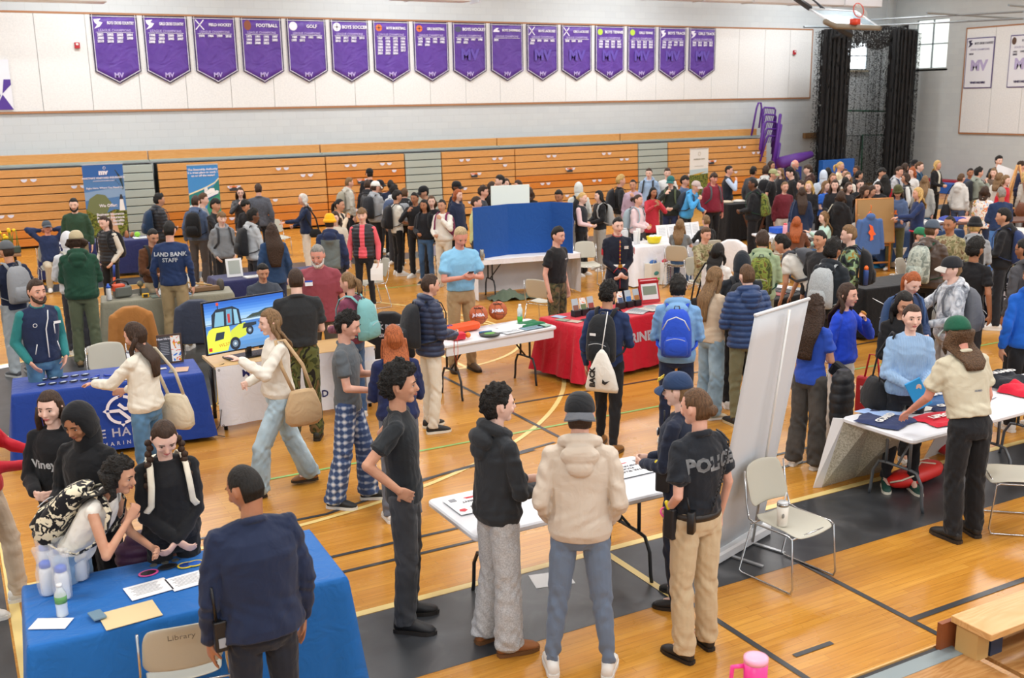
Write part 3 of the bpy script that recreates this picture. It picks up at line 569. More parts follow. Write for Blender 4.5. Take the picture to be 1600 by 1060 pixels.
# ------------------------------------------------------------------ folded basketball hoop
HY = 25.0; r = empty('basketball_hoop', aty(1318, 30, HY)); tag(r, 'glass basketball backboard folded up with an orange rim', 'basketball hoop'); q = V3(*r.location)
H = lambda px, py, dy=0: aty(px, py, HY+dy)-q
c4 = [H(1264, 13.5, .9), H(1336, 18, .9), H(1371, 41, -.3), H(1302, 37, -.3)]
def rim4(c4, w_, mat, nm, th=.03):
    mb = MB()
    for i in range(4):
        mb.tube([c4[i], c4[(i+1) % 4]], w_, 6)
    return mk(nm, mb, mat, r, True)
m_, nt_, b_ = nodes('backboard_glass'); b_.inputs['Base Color'].default_value = lin('bfe0f2'); b_.inputs['Roughness'].default_value = .08; b_.inputs['Alpha'].default_value = .5; b_.inputs['Specular IOR Level'].default_value = .8
mb = MB(); mb.quad(*c4); mk('glass_board', mb, m_, r); rim4(c4, .035, flat('e4e9ee', .4), 'board_frame')
f = lambda u, v: c4[0]*(1-u)*(1-v)+c4[1]*u*(1-v)+c4[2]*u*v+c4[3]*(1-u)*v
mb = MB()
for i, (a, b2) in enumerate((((.32, .5), (.68, .5)), ((.68, .5), (.68, .95)), ((.68, .95), (.32, .95)), ((.32, .95), (.32, .5)))): mb.tube([f(*a)+V3(0, 0, -.01), f(*b2)+V3(0, 0, -.01)], .02, 5)
mk('target_square', mb, WHT, r)
mb = MB(); mb.cap(H(1290, 34, -.35), .09, H(1305, 41, -.35), .09); mb.cap(H(1305, 41, -.35), .09, H(1374, 44, -.35), .08); mk('edge_padding', mb, flat('857c6c', .7), r, True)
cc = H(1341.5, 16, -.5); mb = MB(); nrm = unit(V3(-.2, -.9, .35)); a, b2 = frame(nrm); a, b2 = unit(V3(.9, .1, .15)), unit(V3(.12, .45, .95))
ring = [cc+a*.24*math.cos(t)+b2*.24*math.sin(t) for t in np.linspace(0, 2*math.pi, 28, False)]; mb.tube(ring, .016, 6, close=True); mb.box(H(1336, 34, -.45), (.26, .2, .18)); mk('rim', mb, flat('d8432a', .4), r, True)
mb = MB()
for k in range(12):
    t = k*2*math.pi/12; p0 = cc+a*.24*math.cos(t)+b2*.24*math.sin(t); d = np.cross(a, b2)*(-1); p1 = cc+V3(.28, 0, -.12)+a*.13*math.cos(t+.5)+b2*.13*math.sin(t+.5)
    mb.tube([p0, p1], .008, 4); p2 = cc+V3(.28, 0, -.12)+a*.13*math.cos(t-.5)+b2*.13*math.sin(t-.5); mb.tube([p0, p2], .008, 4)
mk('hoop_net', mb, flat('d8d8d4', .7), r)
mb = MB(); mb.tube([H(1243, -3, .9), H(1266, 13, .9)], .09, 6); mb.tube([H(1266, -4, .9), H(1288, 14, .9)], .03, 6); mb.tube([H(1276, 4, .9), H(1283, 12, .9)], .03, 6); mb.tube([H(1300, 38, .2), H(1330, 55, .2)], .1, 6); mk('support_arm', mb, flat('3a3f46', .5, .3), r)
# ------------------------------------------------------------------ tables, cloths, chairs
class Tb: pass
def tbl(A, B, W=.76, L=None, z=.74):
    t = Tb(); a = at(*A, z) if len(A) == 2 else V3(*A); b = at(*B, z) if len(B) == 2 else V3(*B); t.ux = unit((b-a)*V3(1, 1, 0)); t.uy = V3(-t.ux[1], t.ux[0], 0); t.L = L or np.linalg.norm((b-a)[:2]); t.W = W; t.z = z; t.O = a*V3(1, 1, 0)
    t.rz = math.atan2(t.ux[1], t.ux[0]); return t
def on(t, u, v, dz=0.0): return t.O+t.ux*u*t.L+t.uy*v*t.W+V3(0, 0, t.z+.009+dz)
def fr(o, t): o.rotation_euler = (0, 0, t.rz); return o
WPL = flat('dfe1e6', .4); STL = flat('6b7177', .4, .4); BLKM = flat('2e3236', .4, .3); CHR = flat('c4c7c9', .2, .9)
def folding_table(t, label, group=None, top=WPL, legm=STL, skirt=0.0, inset=.0):
    r = empty('folding_table', t.O, t.rz, label, 'table', group); L_, W = t.L-inset*2, t.W-inset*2; z = t.z-.001
    mb = MB(); mb.box((t.L/2, t.W/2, z-.022), (L_, W, .044), bev=.045 if inset == 0 else .02); mk('tabletop', mb, top, r)
    for x, sg in ((.17*t.L, 1), (.83*t.L, -1)):
        mb = MB(); zc = .33
        for y in (t.W*.34, t.W*.66): mb.tube([(x, y, z-.05), (x, y, zc)], .014)
        mb.tube([(x, t.W*.12, .0), (x, t.W*.14, .06), (x, t.W*.16, zc-.1), (x, t.W*.24, zc), (x, t.W*.34, zc+.01), (x, t.W*.66, zc+.01), (x, t.W*.76, zc), (x, t.W*.84, zc-.1), (x, t.W*.86, .06), (x, t.W*.88, 0)], .014)
        o = mk('leg', mb, legm, r, True); mb = MB(); mb.tube([(x, t.W/2, zc+.02), (x+sg*.1, t.W/2, zc+.14), (x+sg*.28, t.W/2, z-.05)], .011); mk('brace', mb, legm, o, True)
    return r
def drape(t, label, mat, zb=.06, amp=.02, flare=.04, group=None, seed=1, sag=0.0, name='tablecloth', wrinkle=1.0, grp=None):
    r = None; n1, n2 = int(t.L/.035), int(t.W/.035); P = []; e = .012
    per = [(i/n1, 0, 0, -1) for i in range(n1)]+[(1, i/n2, 1, 0) for i in range(n2)]+[(1-i/n1, 1, 0, 1) for i in range(n1)]+[(0, 1-i/n2, -1, 0) for i in range(n2)]
    rows = []; lev = [(.0, -.02), (.0, -.004), (-.006, .004), (-.03, .01), (-.12, .013), (-.25, .017), (-.40, .02), (-.55, .024), (zb-t.z-.001, .03)]
    lev = [q for q in lev if q[0] > zb-t.z]+[(zb-t.z, .03)]
    for k, (dz, off) in enumerate(lev):
        f = min(1, -dz/(t.z-zb+1e-6)); row = []
        for i, (u, v, nx, ny) in enumerate(per):
            s_ = (u*t.L if ny == -1 else (t.L+v*t.W if nx == 1 else (t.L+t.W+(1-u)*t.L if ny == 1 else 2*t.L+t.W+(1-v)*t.W)))
            dc = min(abs(u-0)*t.L+abs(v-0)*t.W, abs(1-u)*t.L+v*t.W, abs(1-u)*t.L+abs(1-v)*t.W, u*t.L+abs(1-v)*t.W); cf = math.exp(-dc/.10)
            w_ = amp*f**.8*(math.sin(s_*21+seed)+.5*math.sin(s_*47+seed*2.3))*(.45+1.6*cf)*wrinkle; o = off+flare*f*(1+1.5*cf)+w_
            cx_, cy_ = (nx*o, ny*o)
            if cf > .3 and k > 2: cx_ += (1 if u > .5 else -1)*o*cf*.55*abs(ny); cy_ += (1 if v > .5 else -1)*o*cf*.55*abs(nx)
            row.append(V3(u*t.L+cx_, v*t.W+cy_, dz+t.z+.004+(sag*math.sin(s_*3+seed) if k == len(lev)-1 else 0)))
        rows.append(row)
    mb = MB(); N_ = len(per); vs = [q for row in rows for q in row]; fs = [(k*N_+i, (k+1)*N_+i, (k+1)*N_+(i+1) % N_, k*N_+(i+1) % N_) for k in range(len(rows)-1) for i in range(N_)]; fs.append(tuple(range(N_))); mb.add(vs, fs)
    o = mk(name, mb, mat, None, True); o.location = t.O; o.rotation_euler = (0, 0, t.rz); tag(o, label, 'tablecloth', group); return o
def cloth_text(host, s, size, x, z, mat, sp=1.0, bold=.02, t=None, face='front', sx=1.0):
    o = text('printed_lettering', s, size, (x, -.3, z), (1, 0, 0), (0, 0, 1), mat, host, bold=bold, sp=sp, sx=sx); DECALS.append((o, host, (0, 1, 0))); return o
BGE = flat('bdbaab', .5); 
def chair(loc, rz, label, col=BGE, group=None, name='stacking_chair', floor_z=0):
    r = empty(name, (loc[0], loc[1], floor_z), rz, label, 'chair', group)   # faces +X
    def shell(P, th, nm):
        mb = MB(); mb.grid(P); o = mk(nm, mb, col, r, True); m_ = o.modifiers.new('thickness', 'SOLIDIFY'); m_.thickness = th; b = o.modifiers.new('round', 'SUBSURF'); b.levels = b.render_levels = 1; return o
    P = []
    for i in range(9):
        u = i/8; row = []
        for j in range(9):
            v = j/8*2-1; w_ = .225-.03*(1-u)-.035*max(0, abs(u-.5)*2-.75)*4; row.append(V3(-.20+.43*u+.0*v, v*w_, .445-.018*math.cos(v*math.pi/2)+(-.03*max(0, u-.8)/.2)+.02*max(0, .15-u)/.15))
        P.append(row)
    shell(P, .012, 'seat'); P = []
    for i in range(8):
        u = i/7; row = []
        for j in range(9):
            v = j/8*2-1; w_ = .215-.02*u-.05*max(0, u-.8)*5*.5-.04*max(0, .15-u)*6; row.append(V3(-.215-.10*u-.035*math.cos(v*math.pi/2)+.03, v*w_, .53+.31*u-.02*(v*v)*u))
        P.append(row)
    shell(P, .012, 'backrest')
    for sy in (1, -1):
        y = sy*.235; mb = MB(); mb.tube([(-.27, y*.93, .80), (-.235, y*.95, .56), (-.20, y*.98, .45), (-.13, y, .435), (.17, y, .435), (.20, y, .42), (.23, y*1.04, .05), (.215, y*1.05, .012), (.18, y*1.05, .012), (-.24, y*1.05, .012), (-.265, y*1.05, .03), (-.17, y, .41)], .0075, 7); mk('side_frame', mb, CHR, r, True)
    for x in (.2, -.18): mk('cross_bar', MB().tube([(x, -.235, .42), (x, .235, .42)], .007, 6), CHR, r, True)
    return r
def thing(name, mb, mat, loc, label, cat, rz=0, group=None, smooth=False):
    o = mk(name, mb, mat, None, smooth); o.location = loc; o.rotation_euler = (0, 0, rz); tag(o, label, cat, group); return o
def lathe(prof, n=18):
    mb = MB(); mb.loft([(V3(0, 0, z), V3(r, 0, 0), V3(0, r, 0)) for z, r in prof], n); return mb
def sheet(t, u, v, w_, d, label, col='f0f0f0', rot=0.0, cat='paper', name='paper_sheet', th=.002, dz=0.0, lines=True, group=None):
    r = empty(name, on(t, u, v, dz), t.rz+rot, label, cat, group); mb = MB(); mb.box((0, 0, th/2+.001), (w_, d, th)); mk('sheet', mb, flat(col, .6), r)
    if lines:
        mb = MB()
        for k in range(6): mb.box((0, d*(.32-.12*k), th+.0022), (w_*(.7-.1*(k % 3)), d*.025, .0006))
        mk('printed_text', mb, flat('6a6e74', .6), r)
    return r
def folded(t, u, v, w_, d, h, col, label, rot=0.0, name='folded_shirt', dz=0.0, seed=0, txt=None, tcol='white', cat='shirt'):
    r = empty(name, on(t, u, v, dz), t.rz+rot, label, cat); P = []; mb = MB(); n = 14
    for i in range(n+1):
        row = []
        for j in range(n+1):
            a, b = i/n*2-1, j/n*2-1; e = max(abs(a), abs(b)); edge = 1-max(0, e-.8)/.2; wob = 1+.06*math.sin(3*math.atan2(b, a)+seed*1.7)+.03*math.sin(7*math.atan2(b, a)+seed)
            row.append(V3(a*w_/2*wob, b*d/2*wob, max(.002, h*(edge**.5)*(.75+.18*math.sin(a*4+seed+b*2.2)+.15*math.sin(b*6-seed*2+a*3)))))
        P.append(row)
    mb.grid(P); mk('cloth', mb, cloth(col), r, True)
    if txt: text('print', txt, .09, (0, -.03, h*1.12+.004), (1, 0, 0), (0, 1, 0), flat(tcol, .6), r, bold=.04, ext=.001)
    return r
# --- front blue table
T1 = tbl((.11, 5.56, 0), (1.9, 5.49, 0), .80, 1.73)
fr(folding_table(T1, 'table hidden under the front bright blue cloth', inset=.02), T1); drape(T1, 'bright blue cloth draped over the front left table', cloth('satin:1767b4'), .03, .014, .025, seed=2)
for k, (px, py) in enumerate(((76, 928), (100, 935), (75, 900), (97, 905), (127, 905))):
    q = at(px, py, .75); r = empty('pump_bottle', (q[0], q[1], .75), 0, ['white bottle with blue cap in a clear bag, front left one', 'white bottle with blue cap in a clear bag beside the water bottle', 'white bottle in a clear bag, back left of the bottle cluster', 'white bottle in a clear bag, back middle of the bottle cluster', 'white bottle with blue cap in a clear bag, standing right of the cluster'][k], 'bottle')
    mk('bottle_body', lathe([(0, .034), (.01, .038), (.14, .038), (.17, .028)]), flat('eef0f2', .4), r, True); mk('cap', lathe([(.168, .03), (.172, .033), (.195, .033), (.205, .02)]), flat('1b58c8', .4), r, True)
    m_, nt_, b_ = (MATS.get('bag3'), None, None) if 'bag3' in MATS else nodes('clear_plastic_film')
    if 'bag3' not in MATS: b_.inputs['Base Color'].default_value = (.9, .93, .96, 1); b_.inputs['Alpha'].default_value = .28; b_.inputs['Roughness'].default_value = .15; MATS['bag3'] = m_
    mb = MB(); secs = []
    for z, ra in ((.002, .045), (.06, .056), (.14, .054), (.2, .048), (.25, .05), (.285, .06)): secs.append((V3(.004*math.sin(z*40+k), 0, z), V3(ra, 0, 0), V3(0, ra*.85, 0)))
    mb.loft(secs, 18); v = mb.v[-1]; mb.v[-1] = np.array([p_*(1+.16*noise.noise(Vector(p_*38+k))*np.array([1, 1, .2])) for p_ in v]); mb.f = [f_ for f_ in mb.f if len(f_) == 4]; mb.m = mb.m[:len(mb.f)]; mk('plastic_bag', mb, MATS['bag3'], r, True)
q = at(98, 962, .75); r = empty('water_bottle', (q[0], q[1], .75), 0, 'clear small water bottle with green label on the front blue table', 'bottle')
m_, nt_, b_ = nodes('clear_plastic'); b_.inputs['Base Color'].default_value = (.85, .92, .97, 1); b_.inputs['Alpha'].default_value = .55; b_.inputs['Roughness'].default_value = .1; CLR = m_
mk('bottle_body', lathe([(0, .028), (.005, .032), (.05, .03), (.06, .032), (.13, .032), (.165, .015), (.175, .014)]), CLR, r, True); mk('label', lathe([(.08, .0326), (.12, .0326)]), flat('5f9a58', .5), r, True); mk('cap', lathe([(.172, .015), (.19, .015)]), flat('e9ecef', .4), r, True)
sheet(T1, .30, .13, .30, .22, 'manila folder on the front blue table', 'ddc89a', .12, 'folder', 'manila_folder', .003, lines=False); 
q = at(152, 964, .756); thing('grey_pouch', MB().box((0, 0, .008), (.07, .11, .012), bev=.004), flat('6e8a9c', .5), (q[0], q[1], .757), 'small blue grey pouch lying on the manila folder', 'pouch', .2)
q = at(80, 975, .75); thing('index_card', MB().box((0, 0, .002), (.20, .12, .002)), flat('f2f2f2', .6), (q[0], q[1], .749), 'blank white card at the corner of the front blue table', 'paper', -.5)
for k, (px, py, lab) in enumerate(((232, 921, 'printed form on the front blue table, left of the two'), (296, 907, 'printed form on the front blue table beside the navy jacket man'))):
    q = at(px, py, .75); r = empty('printed_form', (q[0], q[1], .7495), .12, lab, 'paper'); mk('sheet', MB().box((0, 0, .002), (.24, .19, .002)), flat('f1f1f2', .6), r); mb = MB()
    for j in range(8): mb.box((-.01, .065-.016*j, .0035), (.17-.02*(j % 3), .004, .0005))
    mk('printed_text', mb, flat('74787e', .6), r)
for k, (px, py, w_, d, c, c2, lab) in enumerate(((232, 896, .12, .09, '1f2026', 'e0569a', 'pink edged sticker pile on the front blue table'), (262, 886, .12, .08, '1d1e22', '303238', 'black sticker on the front blue table'), (290, 884, .10, .09, '2a4a9a', 'e8cf3c', 'yellow edged sticker, left of the pair'), (305, 881, .11, .09, '2a66c8', 'e8cf3c', 'yellow edged sticker beside the navy jacket man'))):
    q = at(px, py, .75); r = empty('sticker', (q[0], q[1], .7495+.0004*k), .1, lab, 'sticker'); mb = MB(); disc2 = [(w_/2*math.cos(a), d/2*math.sin(a)) for a in np.linspace(0, 6.283, 18, False)]; mb.prism(disc2, (0, 0, 0), (1, 0, 0), (0, 1, 0), .003); mk('border', mb, flat(c2, .5), r); mb = MB(); mb.prism([(x*.78, y*.72) for x, y in disc2], (0, 0, .003), (1, 0, 0), (0, 1, 0), .001); mk('printed_face', mb, flat(c, .5), r)
for k, px in enumerate((240, 258, 274)):
    q = at(px, 884-k*4, .75); o = thing('challenge_coin', MB().prism([(.022*math.cos(a), .022*math.sin(a)) for a in np.linspace(0, 6.283, 16, False)], (0, 0, 0), (1, 0, 0), (0, 1, 0), .004), flat('8f9088', .35, .6), (q[0], q[1], .7495), 'small round coin on the front blue table', 'coin', 0, 'round coins on the front blue table')
# --- compass logo table
T2 = tbl((.37, 11.0, 0), (2.17, 10.86, 0), .70, 1.82)
folding_table(T2, 'table hidden under the compass logo cloth', inset=.02); c2 = drape(T2, 'royal blue cloth with white compass logo', cloth('satin:1c3f96'), .05, .006, .03, seed=5)
cloth_text(c2, 'SAFE HARBOR', .125, .97, .19, WHT, 1.15, .02); cloth_text(c2, 'MARINAS', .055, .97, .10, WHT, 1.9, .02)
def ringarc(mb, cx_, cz, r0, r1, a0_, a1_, y, n=10):
    A_ = [math.radians(a0_+(a1_-a0_)*i/n) for i in range(n+1)]; mb.prism([(cx_+r0*math.cos(a), cz+r0*math.sin(a)) for a in A_]+[(cx_+r1*math.cos(a), cz+r1*math.sin(a)) for a in reversed(A_)], (0, y, 0), (1, 0, 0), (0, 0, 1), .002)
mb = MB(); CX, CZ, yy = .99, .47, -.060
for a, b in ((100, 175), (185, 262), (278, 350), (10, 80)): ringarc(mb, CX, CZ, .125, .155, a, b, yy)
for a in (0, 90, 180, 270): d_ = V3(math.cos(math.radians(a)), 0, math.sin(math.radians(a))); n_ = V3(-d_[2], 0, d_[0]); c_ = V3(CX, yy, CZ); mb.add([c_+d_*.15+n_*.025, c_+d_*.15-n_*.025, c_+d_*.185], [(0, 1, 2)])
for pts in ([(-.12, .01), (-.02, .01), (.04, -.05), (.015, -.075), (-.03, -.025), (-.12, -.02)], [(.12, -.01), (.02, -.01), (-.04, .05), (-.015, .075), (.03, .025), (.12, .02)], [(.04, -.05), (.085, -.1), (.06, -.12), (.015, -.075)]): mb.prism([(CX+x, CZ+z) for x, z in pts], (0, yy, 0), (1, 0, 0), (0, 0, 1), .002)
mk('printed_compass_logo', mb, WHT, c2)
for k in range(11):
    u, v = (.15+.055*(k % 6)+(0 if k < 6 else .01), (.30 if k < 6 else .62)); r = empty('sunglasses', on(T2, u, v), T2.rz+.25, 'dark folded sunglasses laid in a row on the compass logo table', 'sunglasses', 'folded sunglasses on the compass logo table')
    mb = MB(); mb.ell((0, 0, .012), (.05, .02, .012), None, 10, 5); mk('frame', mb, flat('1c2130', .3), r, True); mb = MB(); mb.ell((0, -.006, .018), (.034, .012, .008), None, 8, 5); mk('lens', mb, flat('b9c4cf', .2), r, True)
for k in range(14):
    u, v = .42+.022*k, .40+.12*math.sin(k*2.3); o = thing('key_float', MB().box((0, 0, .008), (.055, .018, .014), bev=.004), flat('3050c0', .5), on(T2, u, v, .0), 'small blue key float in the heap on the compass logo table', 'key float', T2.rz+k*.7, 'blue key floats on the compass logo table')
for u, v, c, lab in ((.50, .12, 'c9d0dc', 'grey business card stack on the compass logo table'), (.58, .10, 'e7e4da', 'cream card on the compass logo table'), (.66, .22, '8fa6cc', 'light blue card pack on the compass logo table'), (.80, .5, 'd7d0c8', 'white card near the woven bag')): sheet(T2, u, v, .08, .05, lab, c, .1, th=.006, lines=False, name='business_card')
r = empty('tumbler', on(T2, .64, .80), 0, 'white tumbler with a compass logo on the blue table', 'tumbler'); mk('cup', lathe([(0, .032), (.01, .035), (.17, .045)]), flat('eceef0', .35), r, True); mk('lid', lathe([(.17, .046), (.185, .045), (.19, .03)]), flat('8d9296', .2), r, True); mb = MB(); ringarc(mb, 0, .10, .013, .018, 0, 350, -.0455, 14); mk('printed_logo', mb, flat('35506e', .4), r)
r = empty('framed_sign', on(T2, .865, .80), T2.rz+.05, 'framed notice with a people photo standing on the blue table', 'frame'); R_ = rotx(-.12)
mk('frame', MB().box(R_@V3(0, 0, .16), (.26, .02, .32), R_), flat('4a3428', .4), r); mk('notice_left', MB().box(R_@V3(-.055, -.011, .16), (.12, .004, .28), R_), flat('3c4048', .5), r); mb = MB(); mb.box(R_@V3(.06, -.011, .16), (.10, .004, .28), R_); mk('notice_photo', mb, cloth('paintdrip:white'), r)
text('heading', 'Now Hiring', .032, R_@V3(-.055, -.016, .265), (1, 0, 0), R_@V3(0, 0, 1), WHT, r); mb = MB(); [mb.box(R_@V3(-.055, -.014, .23-.018*k), (.09-.01*(k % 2), .002, .005), R_) for k in range(8)]; mk('notice_text', mb, flat('a9adb4', .5), r)
for k in range(2): sheet(T2, .87+.03*k, .32, .14, .2, ['dark flyer below the framed notice', 'orange flyer below the framed notice'][k], ['6f757c', 'c9a58c'][k], -.2, name='flyer', lines=False, dz=.001*k)
# --- television desk
T3 = tbl((2.36, 11.06, 0), (4.2, 11.06, 0), .62, 1.85)
r = empty('desk', T3.O, T3.rz, 'desk with a light wood top carrying the television', 'desk'); mk('desktop', MB().box((T3.L/2, .31, .72), (1.85, .62, .035), bev=.006), wood_mat('light_oak', 'd9b17a', 'e0bd8a', 'cfa268'), r)
for x in (.08, 1.77):
    for y in (.06, .56): mk('leg', MB().tube([(x, y, .70), (x, y, 0)], .022), BLKM, r, True)
o = empty('cloth_sign', T3.O+V3(0, -.03, .0), 0, 'white grommeted cloth sign hanging from the television desk', 'sign'); P = []
for i in range(12): P.append([V3(1.82*j/30, -.01-.018*(1-i/11)*math.sin(j*.7)-.02*(1-i/11), .08+.66*i/11) for j in range(31)])
mb = MB(); mb.grid(P); cs = mk('sign_cloth', mb, cloth('e8e8ec'), o, True)
for s_, x, z, sz in (('M A R', .42, .60, .11), ('A N D', 1.08, .24, .11)): q_ = text('printed_lettering', s_, sz, (x, -.3, z), (1, 0, 0), (0, 0, 1), flat('2c2f78', .5), o, bold=.02); DECALS.append((q_, cs, (0, 1, 0)))
for x in (.02, 1.80): 
    for z in (.10, .72): mb = MB(); ringarc(mb, x, z, .006, .013, 0, 350, -.075, 10); mk('grommet', mb, flat('5a5a5a', .3, .5), o)
for px, py, z, lab, c in ((560, 620, .35, 'white sheet with a teal round seal hanging from the desk end', 'e9ebef'),):
    q = at(px, py, z); r = empty('hanging_notice', (T3.O[0]+1.72, T3.O[1]-.13, .12), 0, lab, 'sign'); mk('sheet', MB().box((.08, 0, .25), (.26, .006, .46), rotx(-.12)), flat(c, .5), r); mk('seal', MB().prism([(.08+.04*math.cos(a), .30+.04*math.sin(a)) for a in np.linspace(0, 6.28, 18, False)], (0, -.05, 0), (1, 0, 0), (0, 0, 1), .002), flat('2b7f93', .5), r)
# television
tq = V3(T3.O[0]+.36, T3.O[1]+.30, .74); r = empty('television', tq, 0, 'flat television showing a yellow loader and a boat on water', 'television')
TWd, THt = .98, .56; tr = math.radians(14); R_ = rotz(tr)@rotx(-.05)
B0 = lambda x, z, y=0: R_@V3(x, y, z)+V3(.10, .04, .0)
mb = MB(); mb.box(B0(0, .09+THt/2), (TWd+.03, .045, THt+.03), R_, bev=.008); mk('tv_housing', mb, flat('14161b', .3), r)
sc_ = empty('screen_rig', (0, 0, 0)); bpy.data.objects.remove(sc_)
def em(c, k=1.0):
    key = ('em', c, k)
    if key not in MATS: m_, nt_, b_ = nodes('screen_'+c); b_.inputs['Base Color'].default_value = (0.02, .02, .02, 1); b_.inputs['Emission Color'].default_value = lin(hexc(c)); b_.inputs['Emission Strength'].default_value = k; b_.inputs['Roughness'].default_value = .25; MATS[key] = m_
    return MATS[key]
SCR = MB(); smats = []; 
def poly(pts, c, lvl):
    if c not in smats: smats.append(c)
    SCR.add([B0(-TWd/2+TWd*x, .09+THt*y, -.0235-.0006*lvl) for x, y in pts], [tuple(range(len(pts)))], smats.index(c))
for k in range(8): poly([(0, .55+.45*k/8), (1, .55+.45*k/8), (1, .55+.45*(k+1)/8), (0, .55+.45*(k+1)/8)], ['b9d6f4', 'a3c9f2', '8ab8ee', '70a6e8', '5893e0', '4482d6', '3573cc', '2a66c2'][k], 0)
for k in range(7): poly([(0, .55*k/7), (1, .55*k/7), (1, .55*(k+1)/7), (0, .55*(k+1)/7)], ['5f8fc0', '5b93cc', '6a9fd6', '75a8dc', '6da0d8', '5a8fcf', '4a7fc4'][k], 0)
poly([(.5, .60), (1, .63), (1, .78), (.93, .80), (.85, .74), (.75, .74), (.66, .68), (.58, .67)], '3d4c46', 1); poly([(0, .56), (1, .60), (1, .625), (0, .575)], '5b6f6a', 1)
poly([(.70, .44), (.98, .58), (.96, .50), (.80, .38), (.73, .38)], 'e9eef2', 3); poly([(.70, .44), (.73, .38), (.80, .38), (.95, .49), (.94, .46), (.80, .34), (.73, .35)], '34495c', 3); poly([(.82, .50), (.85, .50), (.85, .66), (.82, .66)], 'b0323c', 4); poly([(.76, .48), (.78, .48), (.78, .58), (.76, .58)], '2b3950', 4)
poly([(.0, .02), (.24, .02), (.30, .26), (.28, .50), (.10, .52), (.03, .46), (0, .35)], 'e3e84e', 5); poly([(.26, .15), (.48, .26), (.52, .42), (.48, .52), (.40, .50), (.30, .40)], 'd3dc48', 5); poly([(.09, .24), (.20, .26), (.22, .40), (.12, .40)], '2a3a4a', 6)
poly([(.07, .50), (.44, .50), (.42, .80), (.34, .88), (.14, .86), (.08, .76)], '22303e', 6); poly([(.10, .52), (.22, .52), (.23, .80), (.13, .80)], '7fb4cc', 7); poly([(.25, .52), (.32, .52), (.33, .83), (.26, .83)], '6aa2c0', 7); poly([(.35, .52), (.41, .52), (.39, .80), (.35, .82)], '8fc2d8', 7); poly([(.27, .56), (.30, .56), (.30, .74), (.27, .74)], 'c03a3a', 8)
for cx_, cy_, rr_ in ((.335, .13, .105), (.53, .35, .075)):
    poly([(cx_+rr_*.62*math.cos(a), cy_+rr_*1.25*math.sin(a)) for a in np.linspace(0, 6.28, 20, False)], '1f2a3a', 9); poly([(cx_+rr_*.34*math.cos(a), cy_+rr_*.68*math.sin(a)) for a in np.linspace(0, 6.28, 16, False)], '6c8296', 10); poly([(cx_+rr_*.14*math.cos(a), cy_+rr_*.28*math.sin(a)) for a in np.linspace(0, 6.28, 12, False)], 'c9d4dc', 11)
poly([(.44, .40), (.62, .44), (.62, .50), (.46, .50)], '2a3844', 9); poly([(.155, .86), (.165, .86), (.165, .94), (.155, .94)], '2a2a2a', 9); poly([(.145, .93), (.175, .93), (.175, .99), (.145, .99)], 'd8502c', 9); poly([(.01, .05), (.05, .05), (.05, .12), (.01, .12)], 'd23b32', 9)
mk('screen', SCR, [em(c, .95) for c in smats], r)
text('screen_lettering', 'WL37', .05, B0(-TWd/2+TWd*.20, .09+THt*.115, -.031), R_@V3(1, 0, .12), R_@V3(0, 0, 1), em('d88a2c', .9), r, ext=.0004)
mk('stand', MB().box(V3(.10, .04, .05), (.06, .04, .1), rotz(tr)).box(V3(.10, 0, .01), (.55, .24, .018), rotz(tr), bev=.005), flat('17181c', .25), r)
thing('phone', MB().box((0, 0, .006), (.14, .07, .01), bev=.003), flat('22404a', .3), on(T3, .45, .78, -.012), 'dark phone lying on the television desk', 'phone', .2)
q = T3.O+V3(-.08, -.02, 0); thing('power_cord', MB().tube([q*0+V3(.20, .1, .74), V3(.0, -.02, .72), V3(.02, -.03, .5), V3(.05, -.04, .32), V3(.0, -.02, .25), V3(.10, -.05, .27), V3(.06, -.1, .12), V3(-.02, -.1, .02), V3(.08, -.2, .012)], .005, 6), flat('1d1e20', .5), q, 'black power cord dangling from the television', 'cord', 0, None, True)
q = at(320, 645, 0); thing('extension_cord', MB().tube([V3(-.3, .05, .02), V3(-.05, -.02, .02), V3(.1, .06, .02), V3(.22, .28, .02), V3(.24, .34, .1), V3(.25, .36, .3)], .008, 6), flat('e0b21f', .5), q, 'yellow extension cord on the floor beside the television desk', 'cord', 0, None, True)
q = at(12, 570, .05); 
thing('cream_card', MB().box((0, 0, .004), (.3, .2, .003)), flat('eef0f2', .6), at(12, 572, .001), 'white sheet lying left of the compass logo table', 'paper', .3)
